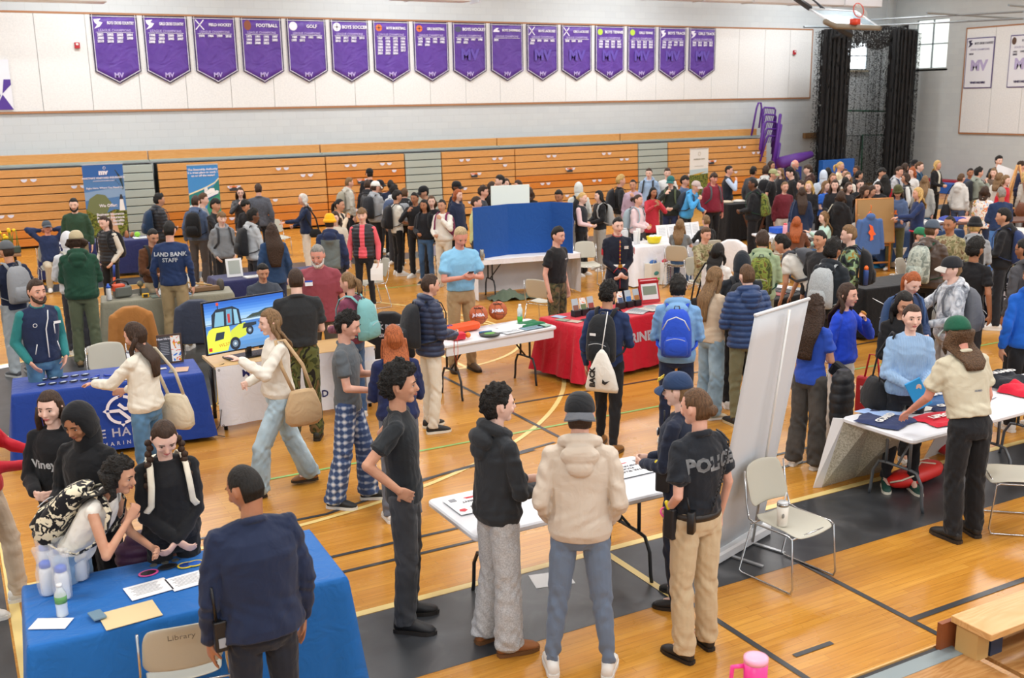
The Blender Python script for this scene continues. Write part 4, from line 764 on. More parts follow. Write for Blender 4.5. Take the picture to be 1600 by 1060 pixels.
# --- white folding table with basketballs
T4 = tbl((4.88, 10.62, 0), (6.48, 10.80, 0), .62, 1.66)
folding_table(T4, 'white folding table carrying two basketballs', legm=BLKM); mk('apron', MB().box((T4.L/2, .03, .655), (T4.L-.1, .02, .12)), WPL, bpy.data.objects['folding_table.002'])
BB = flat('b5592f', .6)
for px, py, lab in ((748, 505, 'orange basketball, left of the two on the white table'), (778, 498, 'orange basketball, right of the two on the white table')):
    q = at(px, py, .77); r = empty('basketball', (q[0], q[1]-.0, .755), .5, lab, 'basketball'); mk('ball', MB().ell((0, 0, .12), (.12, .12, .12), None, 28, 16), BB, r, True); mb = MB()
    for R_ in (rotx(.35), roty(1.3)@rotx(.3), roty(1.5)@rotx(1.3)): mb.tube([R_@V3(.1205*math.cos(a), .1205*math.sin(a), 0)+V3(0, 0, .12) for a in np.linspace(0, 6.283, 36, False)], .0022, 4, close=True)
    mk('seam', mb, flat('2b1f1c', .6), r, True); cdir = unit(V3(-q[0], -q[1], 1.2)); rx = unit(V3(q[1], -q[0], 0)); ry = np.cross(cdir, rx)*1.0; ry = unit(np.cross(rx, -cdir)) if ry[2] < 0 else ry
    wr_ = rotz(-.5); text('ball_lettering', 'Jr.NBA', .05, wr_@(cdir*.1225)+V3(0, 0, .115), wr_@rx, wr_@ry, WHT, r, bold=.05, ext=.003); u3 = unit(cdir+V3(0, 0, 1.1)); text('brand_lettering', 'SPALDING', .024, wr_@(u3*.124)+V3(0, 0, .12), wr_@rx, wr_@unit(np.cross(u3, rx)*(1 if np.cross(u3, rx)[2] > 0 else -1)), flat('1f1a1a', .5), r, bold=.03, ext=.003)
r = empty('rescue_board', on(T4, .22, .72), T4.rz+.1, 'orange lifeguard rescue tube with blue lettering on the white table', 'rescue tube'); mk('tube_body', MB().box((0, 0, .05), (.85, .16, .09), bev=.04), flat('e8541e', .5), r); text('lettering', 'GUARD', .10, (-.12, -.01, .096), (1, 0, 0), (0, 1, .0), flat('2b3f86', .5), r, bold=.04)
r = empty('spray_bottle', on(T4, .84, .70), 0, 'white bottle with green base on the white table', 'bottle'); mk('bottle_body', lathe([(.07, .032), (.17, .034), (.2, .02), (.21, .02)]), flat('dfe8e6', .4), r, True); mk('green_base', lathe([(0, .03), (.01, .034), (.08, .034)]), flat('3fae4a', .4), r, True); mk('cap', lathe([(.208, .02), (.235, .018)]), flat('eef0f0', .4), r, True)
folded(T4, .70, .45, .34, .24, .03, 'e6e7ea', 'white folded shirt beside the basketballs', .2, seed=1); folded(T4, .86, .45, .36, .22, .035, '1f6b45', 'green folded shirt with white print', .1, seed=2)
sheet(T4, .80, .14, .34, .14, 'blue photo brochure at the right end of the white table', '7fa3b8', .05, name='brochure'); sheet(T4, .62, .12, .3, .16, 'white brochure at the edge of the white table', 'e2e6ea', .05, name='brochure'); sheet(T4, .92, .16, .16, .14, 'green and blue leaflet at the table corner', '8fb0a0', .3, name='brochure', lines=False)
r = empty('pickleball_paddle', on(T4, .46, .30), T4.rz-.15, 'white paddle with blue handle on the white table', 'paddle'); mk('blade', MB().box((.14, 0, .012), (.24, .16, .012), bev=.005), flat('dfe2e4', .4), r); mk('handle', MB().cap((-.13, 0, .015), .016, (.02, 0, .015), .015), flat('23618f', .6), r, True)
thing('frisbee', lathe([(0, .12), (.012, .125), (.02, .10)]), flat('28312c', .5), on(T4, .42, .14), 'dark round disc with green centre on the white table', 'disc', 0, None, True); mk('centre_print', MB().prism([(.07*math.cos(a), .05*math.sin(a)) for a in np.linspace(0, 6.28, 18, False)], (0, 0, .0212), (1, 0, 0), (0, 1, 0), .001), flat('56a032', .5), bpy.data.objects['frisbee'])
r = empty('whistle_toy', on(T4, .17, .22), 0, 'red foam block with an orange ball on the white table', 'toy'); mk('foam_block', MB().box((0, 0, .04), (.16, .12, .08), bev=.02), flat('d4243c', .5), r); mk('orange_ball', MB().ell((.13, 0, .035), (.035, .035, .035), None, 14, 8), flat('f0862a', .5), r, True)
thing('purple_pouch', MB().box((0, 0, .03), (.16, .08, .05), bev=.02), flat('a06ad0', .4), on(T4, .40, .86), 'shiny purple pouch behind the left basketball', 'pouch', .1)
# --- red marines table
T5 = tbl((6.72, 10.60, 0), (8.52, 10.86, 0), .78, 1.86)
folding_table(T5, 'table hidden under the red cloth', inset=.02); c5 = drape(T5, 'red cloth with white MARINES lettering', cloth('satin:c2122c'), .06, .028, .06, seed=3); cloth_text(c5, 'MARINES', .165, .93, .42, WHT, 1.05, .05)
for k, u in enumerate((.20, .27, .34, .62, .70, .78)):
    r = empty('brochure_rack', on(T5, u, .62), T5.rz, ['brochure stand left of the curly haired boy, first', 'green brochure stand, second from the left on the red table', 'brochure stand, third from the left on the red table', 'brochure stand right of the curly haired boy', 'blue and orange brochure stand on the red table', 'brochure stand nearest the red display easel'][k], 'brochure stand'); R_ = rotx(-.25)
    mk('black_holder', MB().box((0, .02, .04), (.105, .09, .08), bev=.004), flat('1e2024', .4), r); mk('brochure', MB().box(R_@V3(0, .0, .13), (.10, .012, .20), R_), cloth('paintdrip:white') if k in (1, 3) else flat('b4c2cc', .5), r); mk('brochure_photo', MB().box(R_@V3(0, -.008, .10), (.085, .003, .09), R_), flat(['8a5a4a', '6a7a52', '9a4038', '4a5a7a', '3f73b8', 'b0743a'][k], .5), r)
r = empty('display_easel', on(T5, .93, .66), T5.rz-.25, 'red folding display with a photo page on the marines table', 'display'); R_ = rotx(-.3); mk('red_board', MB().box(R_@V3(0, 0, .17), (.30, .012, .34), R_).box(rotx(.4)@V3(0, 0, .16)+V3(0, .18, 0), (.30, .01, .33), rotx(.4)), flat('b8202e', .5), r); mk('photo_page', MB().box(R_@V3(0, -.009, .18), (.25, .004, .27), R_), flat('dfe3e6', .5), r); mk('photo', MB().box(R_@V3(0, -.012, .17), (.21, .003, .12), R_), flat('7d8c7a', .5), r)
for k in range(5): sheet(T5, .60+.07*k, .22+.06*(k % 2), .2, .26, ['magazine at the left of the fanned magazines', 'second fanned magazine on the red table', 'middle fanned magazine on the red table', 'fourth fanned magazine on the red table', 'last fanned magazine near the blue backpack'][k], ['b9bcbf', '8f979c', 'c9c4be', 'a7adb1', 'd5d5d3'][k], .5-.2*k, 'magazine', 'magazine', .006, .004*k)
folded(T5, .24, .22, .40, .22, .02, '1f2023', 'black folded shirt on the red table', .05, seed=4); thing('orange_object', MB().ell((0, 0, .02), (.05, .03, .02), None, 12, 6), flat('e8742a', .5), on(T5, .42, .40), 'orange foam toy on the red table', 'toy', 0, None, True)
for u, v, c, lab in ((.05, .55, '8a8f7a', 'camouflage leaflet at the corner of the red table'), (.10, .80, '9cb4cc', 'light blue leaflet on the red table'), (.08, .35, 'b8a898', 'small brown leaflet on the red table')): sheet(T5, u, v, .13, .18, lab, c, .3, name='leaflet', lines=False)
# --- police folding table
T6 = tbl((2.76, 5.62, 0), (4.58, 5.63, 0), .76, 1.80)
folding_table(T6, 'white folding table with police department sheets', legm=BLKM)
def police_sheet(u, v, lab):
    r = empty('printed_sheet', on(T6, u, v), T6.rz+math.pi, lab, 'paper'); mk('sheet', MB().box((0, 0, .001), (.46, .30, .0015)), flat('f0f1f4', .5), r)
    for s_, y in (('OAK BLUFFS', .05), ('POLICE', .0), ('DEPARTMENT', -.05)): text('lettering', s_, .040, (0, y-.01, .0035), (1, 0, 0), (0, 1, 0), flat('3a3c48', .5), r, ext=.0005)
    mb = MB(); [mb.prism([(x-.02, .06), (x+.02, .06), (x+.03, .09), (x, .11), (x-.03, .09)], (0, 0, .003), (1, 0, 0), (0, 1, 0), .001) for x in (-.18, .18)]; mb.box((0, -.115, .0035), (.16, .012, .001)); mb.box((.02, -.10, .0035), (.10, .010, .001)); mk('red_print', mb, flat('d0303c', .5), r)
    mb = MB(); [mb.box((x, -.11, .0035), (.05, .05, .001)) for x in (-.17, .17)]; mk('grey_print', mb, flat('8a8d94', .5), r)
police_sheet(.17, .66, 'police department sheet at the left end of the folding table'); police_sheet(.52, .55, 'police department sheet in the middle of the folding table'); police_sheet(.86, .66, 'police department sheet at the right end of the folding table')
thing('paper_sheet', MB().box((0, 0, .002), (.30, .22, .003)), flat('eef0f2', .6), at(862, 906, .001), 'white paper lying on the black floor band under the police table', 'paper', -.25)
# --- roll-up banner seen from behind
b0, b1 = V3(4.80, 5.74, 0), V3(5.57, 5.98, 0); tz = 2.03; ux = unit(b1-b0); nb = V3(ux[1], -ux[0], 0); TL, TR_ = at(1180, 493, tz), at(1264, 467, tz)
r = empty('roll_up_banner', (b0+b1)/2, math.atan2(ux[1], ux[0]), 'tall grey roll-up banner seen from behind beside the officers', 'banner'); Wb = np.linalg.norm(b1-b0)
M_ = lambda w_: rotz(-math.atan2(ux[1], ux[0]))@(np.asarray(w_)-(b0+b1)/2)
tl, tr_ = M_(TL), M_(TR_); P = [[V3(-Wb/2+.02, 0, .09)*(1-i/10)+tl*(i/10)+(V3(Wb-.04, 0, 0)*(1-i/10)+(tr_-tl)*(i/10))*(j/10)+V3(0, -.006*math.sin(j*.63), 0) for j in range(11)] for i in range(11)]
mb = MB(); mb.grid(P); o = mk('banner_sheet', mb, flat('d3d8dd', .5), r, True); s_ = o.modifiers.new('t', 'SOLIDIFY'); s_.thickness = .003
mk('base_case', MB().box((0, .0, .045), (Wb+.06, .13, .085), bev=.03), flat('d9dbdd', .35), r); mk('foot', MB().box((Wb*.2, -.16, .01), (.03, .34, .012)).box((-Wb*.2, -.16, .01), (.03, .34, .012)), flat('b9bcbf', .3, .5), r)
mk('support_pole', MB().tube([V3(.12, -.07, .04), (tl+tr_)/2+V3(.02, -.04, -.02)], .011), flat('dddcd8', .3, .2), r, True); mk('top_rail', MB().tube([tl, tr_], .014), flat('d9dbdd', .35), r, True)
# --- shirt table of the lifeguards
T7 = tbl((6.70, 5.50, 0), (8.50, 5.56, 0), .76, 1.83); folding_table(T7, 'white folding table covered with lifeguard shirts')
T7b = tbl((8.60, 5.60, 0), (10.4, 5.62, 0), .76, 1.83); folding_table(T7b, 'white folding table behind the empty right edge chair')
for a in ((.12, .62, .42, .42, .02, '22305c', 'navy shirt at the left end of the lifeguard table', .3, 'GUARD'), (.22, .85, .36, .3, .02, '9cb8e4', 'pale blue shirt behind the navy one', .1, None), (.38, .80, .36, .3, .025, 'e6e4dc', 'white shirt with blue print', -.2, 'GUARD'), (.58, .86, .52, .34, .04, '3c6496', 'blue shirt with yellow and white lettering', -.1, 'OCEAN'), (.56, .55, .5, .26, .02, '232f52', 'navy shirt beneath the khaki sleeved arm', -.15, 'GUARD'), (.40, .28, .62, .30, .03, 'cf1f34', 'large red shirt at the front edge', -.08, 'LIFEGUARD'), (.80, .66, .34, .3, .03, 'e4e4e8', 'folded white shirt near the khaki shirt man', .2, None)):
    folded(T7, a[0], a[1], a[2], a[3], a[4], a[5], a[6], a[7], seed=a[0]*20, txt=a[8])
folded(T7b, .03, .45, .34, .3, .08, 'd01f38', 'crumpled red shorts on the second shirt table', .2, seed=9, name='red_shorts'); folded(T7b, .10, .82, .42, .34, .10, '22252c', 'black shirt with white lettering on the second shirt table', -.1, seed=11, txt='GUARD')
q = on(T7, .42, .03); o = thing('yellow_flyer', MB().box((0, 0, .002), (.32, .10, .003)), flat('e6b93c', .5), q, 'yellow flyer at the front edge of the lifeguard table', 'paper', T7.rz); mb = MB(); mb.tube([(-.02, 0, .005), (.03, .02, .005), (.08, 0, .005), (.05, -.02, .005)], .004, 4); mk('printed_mark', mb, flat('4a4640', .5), o)
r = empty('rescue_buoy', at(1425, 757, 0)*V3(1, 1, 0), T7.rz+.1, 'red rescue buoy with white rope under the lifeguard table', 'rescue buoy'); mk('float', MB().loft([(V3(x, 0, .09), V3(0, ry_, 0), V3(0, 0, rz_)) for x, ry_, rz_ in ((-.33, .02, .02), (-.30, .07, .05), (-.18, .11, .08), (.1, .12, .085), (.3, .11, .08), (.40, .06, .05), (.43, .02, .02))], 18), flat('d8261f', .45), r, True)
mk('rope', MB().tube([V3(-.35, 0, .1), V3(-.3, -.08, .13), V3(-.15, -.11, .15), V3(0, -.04, .18), V3(.12, .0, .185), V3(.25, -.06, .16), V3(.35, -.03, .12), V3(.3, .05, .17), V3(.1, .09, .16), V3(-.1, .06, .19)], .008, 6), flat('dcd3bc', .7), r, True)
q = at(1425, 742, 0); thing('paper_sheet', MB().box((0, 0, .001), (.26, .20, .002)), flat('e9eaea', .6), (q[0]-.25, q[1]-.1, .007), 'white paper on the floor beside the red rescue buoy', 'paper', .4)
TL_ = [at(1320, 655, .72), at(1412, 668, .72), at(1393, 735, 0), at(1284, 762, 0)]
r = empty('display_board', TL_[3]*V3(1, 1, 0), 0, 'grey speckled display board leaning against the lifeguard table', 'board'); q = r.location; q = V3(*q); m_, nt_, b_ = nodes('speckled_board'); t_ = N(nt_, 'ShaderNodeTexCoord').outputs['Object']; n_ = N(nt_, 'ShaderNodeTexNoise', i_Scale=70.0, i_Detail=3.0); L(nt_, t_, n_.inputs['Vector']); L(nt_, ramp(nt_, n_.outputs[0], [(.35, '9a9787'), (.65, 'c8c6b8')]), b_.inputs['Base Color'])
mb = MB(); A_, B_2, C_, D_ = [x-q for x in TL_]; mid = (A_+B_2)/2, (C_+D_)/2; mb.quad(D_, mid[1]+V3(0, .03, 0), mid[0]+V3(0, .03, 0), A_); mb.quad(mid[1]+V3(0, .03, 0), C_, B_2, mid[0]+V3(0, .03, 0)); o = mk('board_sheet', mb, m_, r); s_ = o.modifiers.new('t', 'SOLIDIFY'); s_.thickness = .012
mb = MB(); mb.quad(D_+V3(-.08, .03, 0), D_, A_, A_+V3(-.02, .12, -.02)); mb.quad(C_, C_+V3(.05, .08, 0), B_2+V3(.03, .1, -.1), B_2); o = mk('white_edge', mb, flat('e3e5e8', .5), r); s_ = o.modifiers.new('t', 'SOLIDIFY'); s_.thickness = .008
TL_ = [at(1478, 655, .66), at(1520, 640, .66), at(1490, 700, 0), at(1444, 718, 0)]; q = TL_[3]*V3(1, 1, 0); mb = MB(); mb.quad(*[x-q for x in reversed(TL_)]); o = thing('white_board', mb, flat('dde0e4', .5), q, 'white board leaning under the lifeguard table', 'board'); s_ = o.modifiers.new('t', 'SOLIDIFY'); s_.thickness = .01
q = at(1475, 712, 0); r = empty('red_bag', q, 0, 'red crinkled bag hanging under the lifeguard table', 'bag'); mb = MB(); mb.ell((0, 0, .24), (.14, .12, .23), None, 18, 12); v = mb.v[-1]; mb.v[-1] = np.array([p_+.03*noise.noise(Vector(p_*9))*unit(p_-V3(0, 0, .24)) for p_ in v]); mk('bag_body', mb, cloth('c02a32'), r, True); mk('bag_strap', MB().tube([(-.05, 0, .44), (0, 0, .60), (.06, 0, .44)], .012, 6, asp=2), cloth('c02a32'), r, True)
# --- land bank table, navy tables at the back left
T8 = tbl((1.83, 15.70, 0), (3.62, 15.46, 0), .62, 1.85); folding_table(T8, 'table hidden under the khaki cloth', inset=.02); drape(T8, 'khaki grey cloth on the tool display table', cloth('satin:8c8a78'), .06, .008, .03, seed=8)
r = empty('sports_bottle', on(T8, .06, .25), 0, 'white squeeze bottle with blue cap on the khaki table', 'bottle'); mk('bottle_body', lathe([(0, .035), (.01, .038), (.15, .036), (.18, .03)]), flat('e8ebee', .4), r, True); mk('cap', lathe([(.178, .034), (.20, .034), (.21, .018), (.24, .014)]), flat('2b62d0', .4), r, True)
r = empty('chainsaw', on(T8, .16, .5), T8.rz+.3, 'orange and grey chainsaw on the khaki table', 'chainsaw'); mk('engine_body', MB().box((0, 0, .09), (.26, .16, .16), bev=.04), flat('6a6e68', .5), r); mk('orange_cover', MB().box((-.05, 0, .15), (.18, .14, .1), bev=.03), flat('d8502a', .5), r); mk('handle', MB().tube([(-.12, 0, .12), (-.16, 0, .22), (-.05, 0, .27), (.08, 0, .22), (.12, 0, .12)], .014), flat('23262a', .5), r, True); mk('guide_bar', MB().box((.32, 0, .06), (.40, .012, .07), bev=.005), flat('9a9e9e', .3, .6), r)
r = empty('loppers', on(T8, .10, .8), 0, 'orange handled tool with blue grip standing on the khaki table', 'tool'); mk('shaft', MB().tube([(0, 0, 0), (.02, 0, .28)], .02), flat('e25a22', .5), r, True); mk('grip', MB().tube([(.02, 0, .28), (.035, 0, .46)], .018), flat('2c4aa0', .5), r, True)
for u, v, lab in ((.48, .55, 'white cone of paper on the khaki table'),): r = empty('paper_tent', on(T8, u, v), T8.rz, lab, 'paper'); mb = MB(); mb.add([(-.12, -.06, 0), (.12, -.06, 0), (.02, 0, .24), (.1, .12, 0), (-.1, .12, 0)], [(0, 1, 2), (1, 3, 2), (3, 4, 2), (4, 0, 2)]); mk('sheet', mb, flat('eef0f1', .6), r)
r = empty('wooden_plane', on(T8, .80, .45), T8.rz+.15, 'long wooden antique tool with a handle on the khaki table', 'tool'); mk('wooden_body', MB().box((0, 0, .04), (.5, .1, .07), bev=.02), flat('7a5c3e', .6), r); mk('long_handle', MB().tube([(.1, 0, .08), (-.5, .1, .2)], .014), flat('b9975f', .5), r, True); mk('iron_block', MB().cap((.22, 0, .04), .06, (.22, 0, .12), .055), flat('4a4640', .5), r, True)
r = empty('tape_measure', on(T8, .33, .22), T8.rz, 'yellow tape measure on the khaki table', 'tool'); mk('case', MB().box((0, 0, .03), (.10, .05, .06), bev=.015), flat('e8b21c', .5), r); mk('grip', MB().box((0, -.026, .03), (.06, .006, .04)), flat('2a2a2a', .5), r)
r = empty('hose_gauge', on(T8, .30, .6), 0, 'grey gauge on a stem standing on the khaki table', 'tool'); mk('stem', MB().tube([(0, 0, 0), (0, 0, .14)], .014), flat('4a4a40', .5), r, True); mk('dial', MB().cap((0, -.02, .17), .045, (0, .02, .17), .045), flat('6a644a', .5), r, True)
for u, v, w_, lab, c in ((.45, .2, .3, 'green field guide on the khaki table', '7a8a80'), (.62, .25, .2, 'booklet with blue cover on the khaki table', '6d86a8'), (.36, .75, .3, 'grey tray of samples on the khaki table', '6f736c'), (.68, .6, .2, 'pale rock sample sheet on the khaki table', 'c9c4b4')): sheet(T8, u, v, w_, .18, lab, c, .1, 'booklet', 'booklet', .012)
r = empty('white_box', on(T8, .66, .85), T8.rz, 'tall narrow white card standing on the khaki table', 'sign'); mk('card', MB().box((0, 0, .12), (.09, .01, .24)), flat('eceeed', .5), r)
T9 = tbl((344, 441), (470, 428), .7, 2.0); folding_table(T9, 'table hidden under the navy cloth with frames', inset=.02); drape(T9, 'navy cloth on the framed picture table', cloth('satin:2c2f5c'), .06, .008, .03, seed=4)
for u, lab, c in ((.17, 'white framed certificate leaning on the navy cloth', 'a9b0a8'), (.44, 'white display frame with red dots on the navy cloth', 'd8dade')):
    r = empty('picture_frame', on(T9, u, .45), T9.rz, lab, 'frame'); R_ = rotx(-.2); mk('frame', MB().box(R_@V3(0, 0, .15), (.26, .018, .30), R_), flat('e9eaea', .5), r); mk('picture', MB().box(R_@V3(0, -.011, .155), (.19, .004, .22), R_), flat(c, .5), r)
    if u > .3: mb = MB(); [mb.ell(R_@V3(-.04+.04*(k % 2), -.016, .08+.04*(k//2)), (.012, .004, .012), None, 8, 5) for k in range(6)]; mk('red_dots', mb, flat('b8323a', .5), r)
sheet(T9, .28, .15, .26, .16, 'stack of white booklets before the certificate frame', 'f0f0ee', .1, 'booklet', 'booklet', .02); r = empty('small_sign', on(T9, .62, .5), T9.rz, 'small white card standing on the navy cloth', 'sign'); mk('card', MB().box((0, 0, .07), (.08, .01, .14)), flat('eeeeee', .5), r)
# wooden crate before the ticket table
q = at(441, 478, .3); r = empty('wooden_crate', (q[0], q[1], 0), .1, 'wooden crate between the seated man and the man in black shirt', 'crate'); mk('crate_body', MB().box((0, 0, .3), (.5, .35, .6), bev=.01), flat('8f8160', .6), r); mk('crate_slats', MB().box((0, -.18, .46), (.46, .012, .08)).box((0, -.18, .3), (.46, .012, .08)).box((0, -.18, .14), (.46, .012, .08)), flat('b7a076', .6), r)
T10 = tbl((62, 385), (211, 381), .7, 2.6); T10.ux = V3(1, -.08, 0)/np.linalg.norm([1, -.08]); T10.uy = V3(-T10.ux[1], T10.ux[0], 0); T10.rz = math.atan2(T10.ux[1], T10.ux[0]); folding_table(T10, 'table hidden under the insurance table cloth', inset=.02); drape(T10, 'navy cloth on the insurance table before the lighthouse banner', cloth('satin:2b3060'), .06, .008, .04, seed=6)
for u, v, w_, lab, c in ((.12, .3, .5, 'white forms in front of the man in navy pullover', 'eceef2'), (.30, .5, .3, 'white form stack on the insurance table', 'e9ebef'), (.78, .4, .4, 'white brochure spread on the insurance table', 'eef0f2')): sheet(T10, u, v, w_, .3, lab, c, .05, th=.008)
r = empty('cookie_figure', on(T10, .66, .7), 0, 'wooden toy figures on the insurance table', 'figurine'); mk('figure', MB().cap((0, 0, .03), .05, (0, 0, .12), .03).cap((.1, 0, .03), .04, (.12, 0, .08), .03), flat('a86a44', .5), r, True); thing('green_ball', MB().ell((0, 0, .06), (.06, .06, .06), None, 14, 8), flat('8ac83a', .5), on(T10, .74, .6), 'green ball on the insurance table', 'ball', 0, None, True)
# daffodils
q = at(14, 398, .74); r = empty('side_table', (q[0]-.35, q[1]+.05, 0), 0, 'small wooden table with daffodils at the left edge', 'table'); mk('tabletop', MB().box((0, 0, .74), (1.1, .6, .04), bev=.01), flat('8a6444', .5), r)
for x, y in ((-.45, -.22), (.45, -.22), (-.45, .22), (.45, .22)): mk('leg', MB().tube([(x, y, .72), (x*1.1, y*1.1, 0)], .016), flat('3a3430', .5), r, True)
r = empty('daffodil_planter', (q[0]+.02, q[1]+.05, .765), 0, 'yellow daffodils in a glass planter at the left edge', 'flowers'); mk('planter', MB().box((0, 0, .06), (.4, .2, .12), bev=.02), flat('3f4f44', .4), r)
mb, mf = MB(), MB()
for k in range(22):
    x, y = rnd.uniform(-.18, .18), rnd.uniform(-.07, .07); h_ = rnd.uniform(.2, .36); tx = x+rnd.uniform(-.08, .1); mb.tube([(x, y, .1), ((x+tx)/2, y, .1+h_*.6), (tx, y, .1+h_)], [.008, .006, .003], 5)
    if k % 2 == 0: mf.ell((tx, y-.01, .1+h_), (.035, .03, .03), None, 7, 4)
mk('stems', mb, flat('5f8a3a', .6), r, True); mk('blooms', mf, flat('f4cf1c', .5), r, True)
# --- blue display board table
T12 = tbl((8.15, 16.15, 0), (9.95, 15.90, 0), .72, 1.95); folding_table(T12, 'table hidden under the white cloth of the blue display board', inset=.02, legm=BLKM)
o = empty('tablecloth', T12.O, T12.rz, 'white cloth hanging behind the blue display board table', 'tablecloth'); mb = MB(); mb.box((T12.L/2, .35, .745), (T12.L+.02, .74, .012), bev=.005)
P = [[V3(T12.L*j/30, T12.W+.02+.01*math.sin(j*.9), .03+.71*i/6) for j in range(31)] for i in range(7)]; mb.grid(P); P = [[V3(-.02+.01*math.sin(j*2), T12.W*j/10, .02+.72*i/6) for j in range(11)] for i in range(7)]; mb.grid(P); P = [[V3(T12.L+.02+.01*math.sin(j*2), T12.W*j/10, .02+.72*i/6) for j in range(11)] for i in range(7)]; mb.grid(P); P = [[V3(T12.L*j/30, -.02-.004*math.sin(j), .66+.085*i/3) for j in range(31)] for i in range(4)]; mb.grid(P); mk('cloth', mb, cloth('e4e4e8'), o, True)
pts = [at(735, 405, .78), at(790, 408, .76), at(852, 402, .76), at(877, 393, .78)]; hts = .95
q = on(T12, .5, .35); r = empty('display_board', q, 0, 'blue felt folding display board on the white table', 'display board'); BF = cloth('1d4f9a')
bp = [on(T12, -.03, .12)-q, on(T12, .36, .55)-q, on(T12, .79, .50)-q, on(T12, .93, .02)-q]
for k in range(3):
    a, b_ = bp[k], bp[k+1]; d_ = unit(b_-a); n_ = V3(-d_[1], d_[0], 0)*.012; z1 = V3(0, 0, .92); mb = MB(); mb.add([a-n_, b_-n_, b_+n_, a+n_, a-n_+z1, b_-n_+z1, b_+n_+z1, a+n_+z1], [(0, 3, 2, 1), (4, 5, 6, 7), (0, 1, 5, 4), (1, 2, 6, 5), (2, 3, 7, 6), (3, 0, 4, 7)]); mk('panel', mb, BF, r)
A_ = at(822, 330, 1.6); q = T12.O+T12.ux*1.12+T12.uy*1.35; r = empty('whiteboard', q, T12.rz, 'rounded white board standing behind the blue display board', 'whiteboard'); mk('panel', MB().box((0, 0, 1.72), (.78, .03, .40), bev=.012), flat('e3ede6', .35), r); mk('stand', MB().tube([(-.3, 0, 0), (-.3, 0, 1.6)], .015).tube([(.3, 0, 0), (.3, 0, 1.6)], .015).tube([(-.3, 0, .3), (.3, 0, .3)], .015), STL, r, True)
r = empty('travel_mug', on(T12, .03, .0), 0, 'steel travel mug left of the blue display board', 'mug'); mk('cup', lathe([(0, .035), (.02, .038), (.18, .04), (.19, .035)]), flat('b0aea6', .25, .8), r, True); mk('sticker', MB().box((.035, -.015, .08), (.012, .012, .07)), flat('e8c81c', .5), r)
mb = MB(); P = [[V3(1.15*i/14-.55, .45*j/8-.2, max(.01, .20*math.exp(-((i-4)/2.5)**2-((j-4)/3)**2)+.22*math.exp(-((i-11)/1.6)**2-((j-4)/3)**2)+.05*math.sin(i*1.7+j))) for j in range(9)] for i in range(15)]; mb.grid(P); q = at(815, 468, 0); thing('olive_tarp', mb, cloth('5d6b5a'), (q[0], q[1]+.1, 0), 'crumpled olive canvas under the blue display board table', 'tarp', T12.rz, None, True)
# --- white cloth table with cups and bowl
T13 = tbl((11.30, 15.95, 0), (13.0, 15.90, 0), .70, 1.8); folding_table(T13, 'table hidden under the long white cloth', inset=.02); drape(T13, 'long white cloth on the snack table', cloth('e6e6ea'), .02, .03, .06, seed=7)
r = empty('drink_dispenser', on(T13, .07, .75), 0, 'glass drink dispenser with amber tea', 'dispenser'); mk('jar', lathe([(0, .09), (.02, .10), (.24, .10), (.28, .07)]), CLR, r, True); mk('tea', lathe([(.02, .09), (.14, .09)]), flat('c87a2a', .3), r, True); mk('lid', lathe([(.28, .075), (.30, .075)]), flat('b8bcc0', .3, .5), r, True)
for k in range(2): mk_ = thing('cup_stack', lathe([(0, .035), (.25+.03*k, .045), (.255+.03*k, .045)]), flat('f0f1f0', .5), on(T13, .15+.06*k, .45+.1*k), ['white paper cup stack beside the drink dispenser', 'white paper cup stack nearer the yellow bowl'][k], 'cups', 0, None, True)
r = empty('snack_bowl', on(T13, .36, .35), 0, 'yellow patterned bowl of snacks', 'bowl'); mk('bowl', lathe([(0, .09), (.02, .12), (.13, .15), (.135, .145)]), flat('e8d21c', .4), r, True); mb = MB(); [mb.ell((rnd.uniform(-.1, .1), rnd.uniform(-.1, .1), .135), (.03, .02, .02), rotz(k), 7, 4) for k in range(16)]; mk('wrapped_snacks', mb, flat('dfe4ea', .5), r, True)
for k, (u, v) in enumerate(((.52, .5), (.66, .5), (.88, .6), (1.0, .6))): r = empty('paper_easel', on(T13, u, v), T13.rz+(.2 if k % 2 else -.1), ['white page standing behind the yellow bowl', 'white page left of the seated girl in grey', 'white page between the two seated girls', 'white page before the seated girl in black'][k], 'sign'); R_ = rotx(-.25); mk('page', MB().box(R_@V3(0, 0, .16), (.24, .006, .32), R_), flat('eceef1', .5), r); mb = MB(); [mb.box(R_@V3(0, -.006, .26-.03*j), (.15, .002, .006), R_) for j in range(6)]; mk('printed_text', mb, flat('aab0b6', .5), r)
for k, (px, py, c, lab) in enumerate(((1020, 446, 'e2dfd2', 'beige printed gift bag under the white cloth table'), (1038, 444, 'f0f2f6', 'white bag with blue dots and pink edge'))):
    q = at(px, py, .0); r = empty('gift_bag', (q[0], q[1], 0), .3+k*.3, lab, 'bag'); mk('bag_body', MB().box((0, 0, .22), (.32-.08*k, .16, .42)), flat(c, .6), r)
    if k: mb = MB(); [mb.box((-.09+.06*i+.03*(j % 2), -.082, .05+.045*j), (.028, .002, .022)) for i in range(4) for j in range(8)]; mk('blue_dots', mb, flat('2f7fc0', .5), r); mk('pink_edge', MB().box((.12, -.082, .22), (.012, .004, .42)), flat('e05a88', .5), r)
    else: mk('green_print', MB().box((0, -.082, .12), (.2, .003, .05)), flat('6ac04a', .5), r); mk('teal_print', MB().ell((0, -.082, .24), (.08, .003, .04)), flat('3f8f8a', .5), r, True)
    mk('tissue', MB().ell((0, 0, .44), (.10, .05, .05)), flat(['3a6cb0', 'd03a50'][k], .6), r, True); mk('handle', MB().tube([(-.06, -.05, .42), (-.03, -.05, .52), (.03, -.05, .52), (.06, -.05, .42)], .005, 5), flat('d8d2c0', .6), r, True)
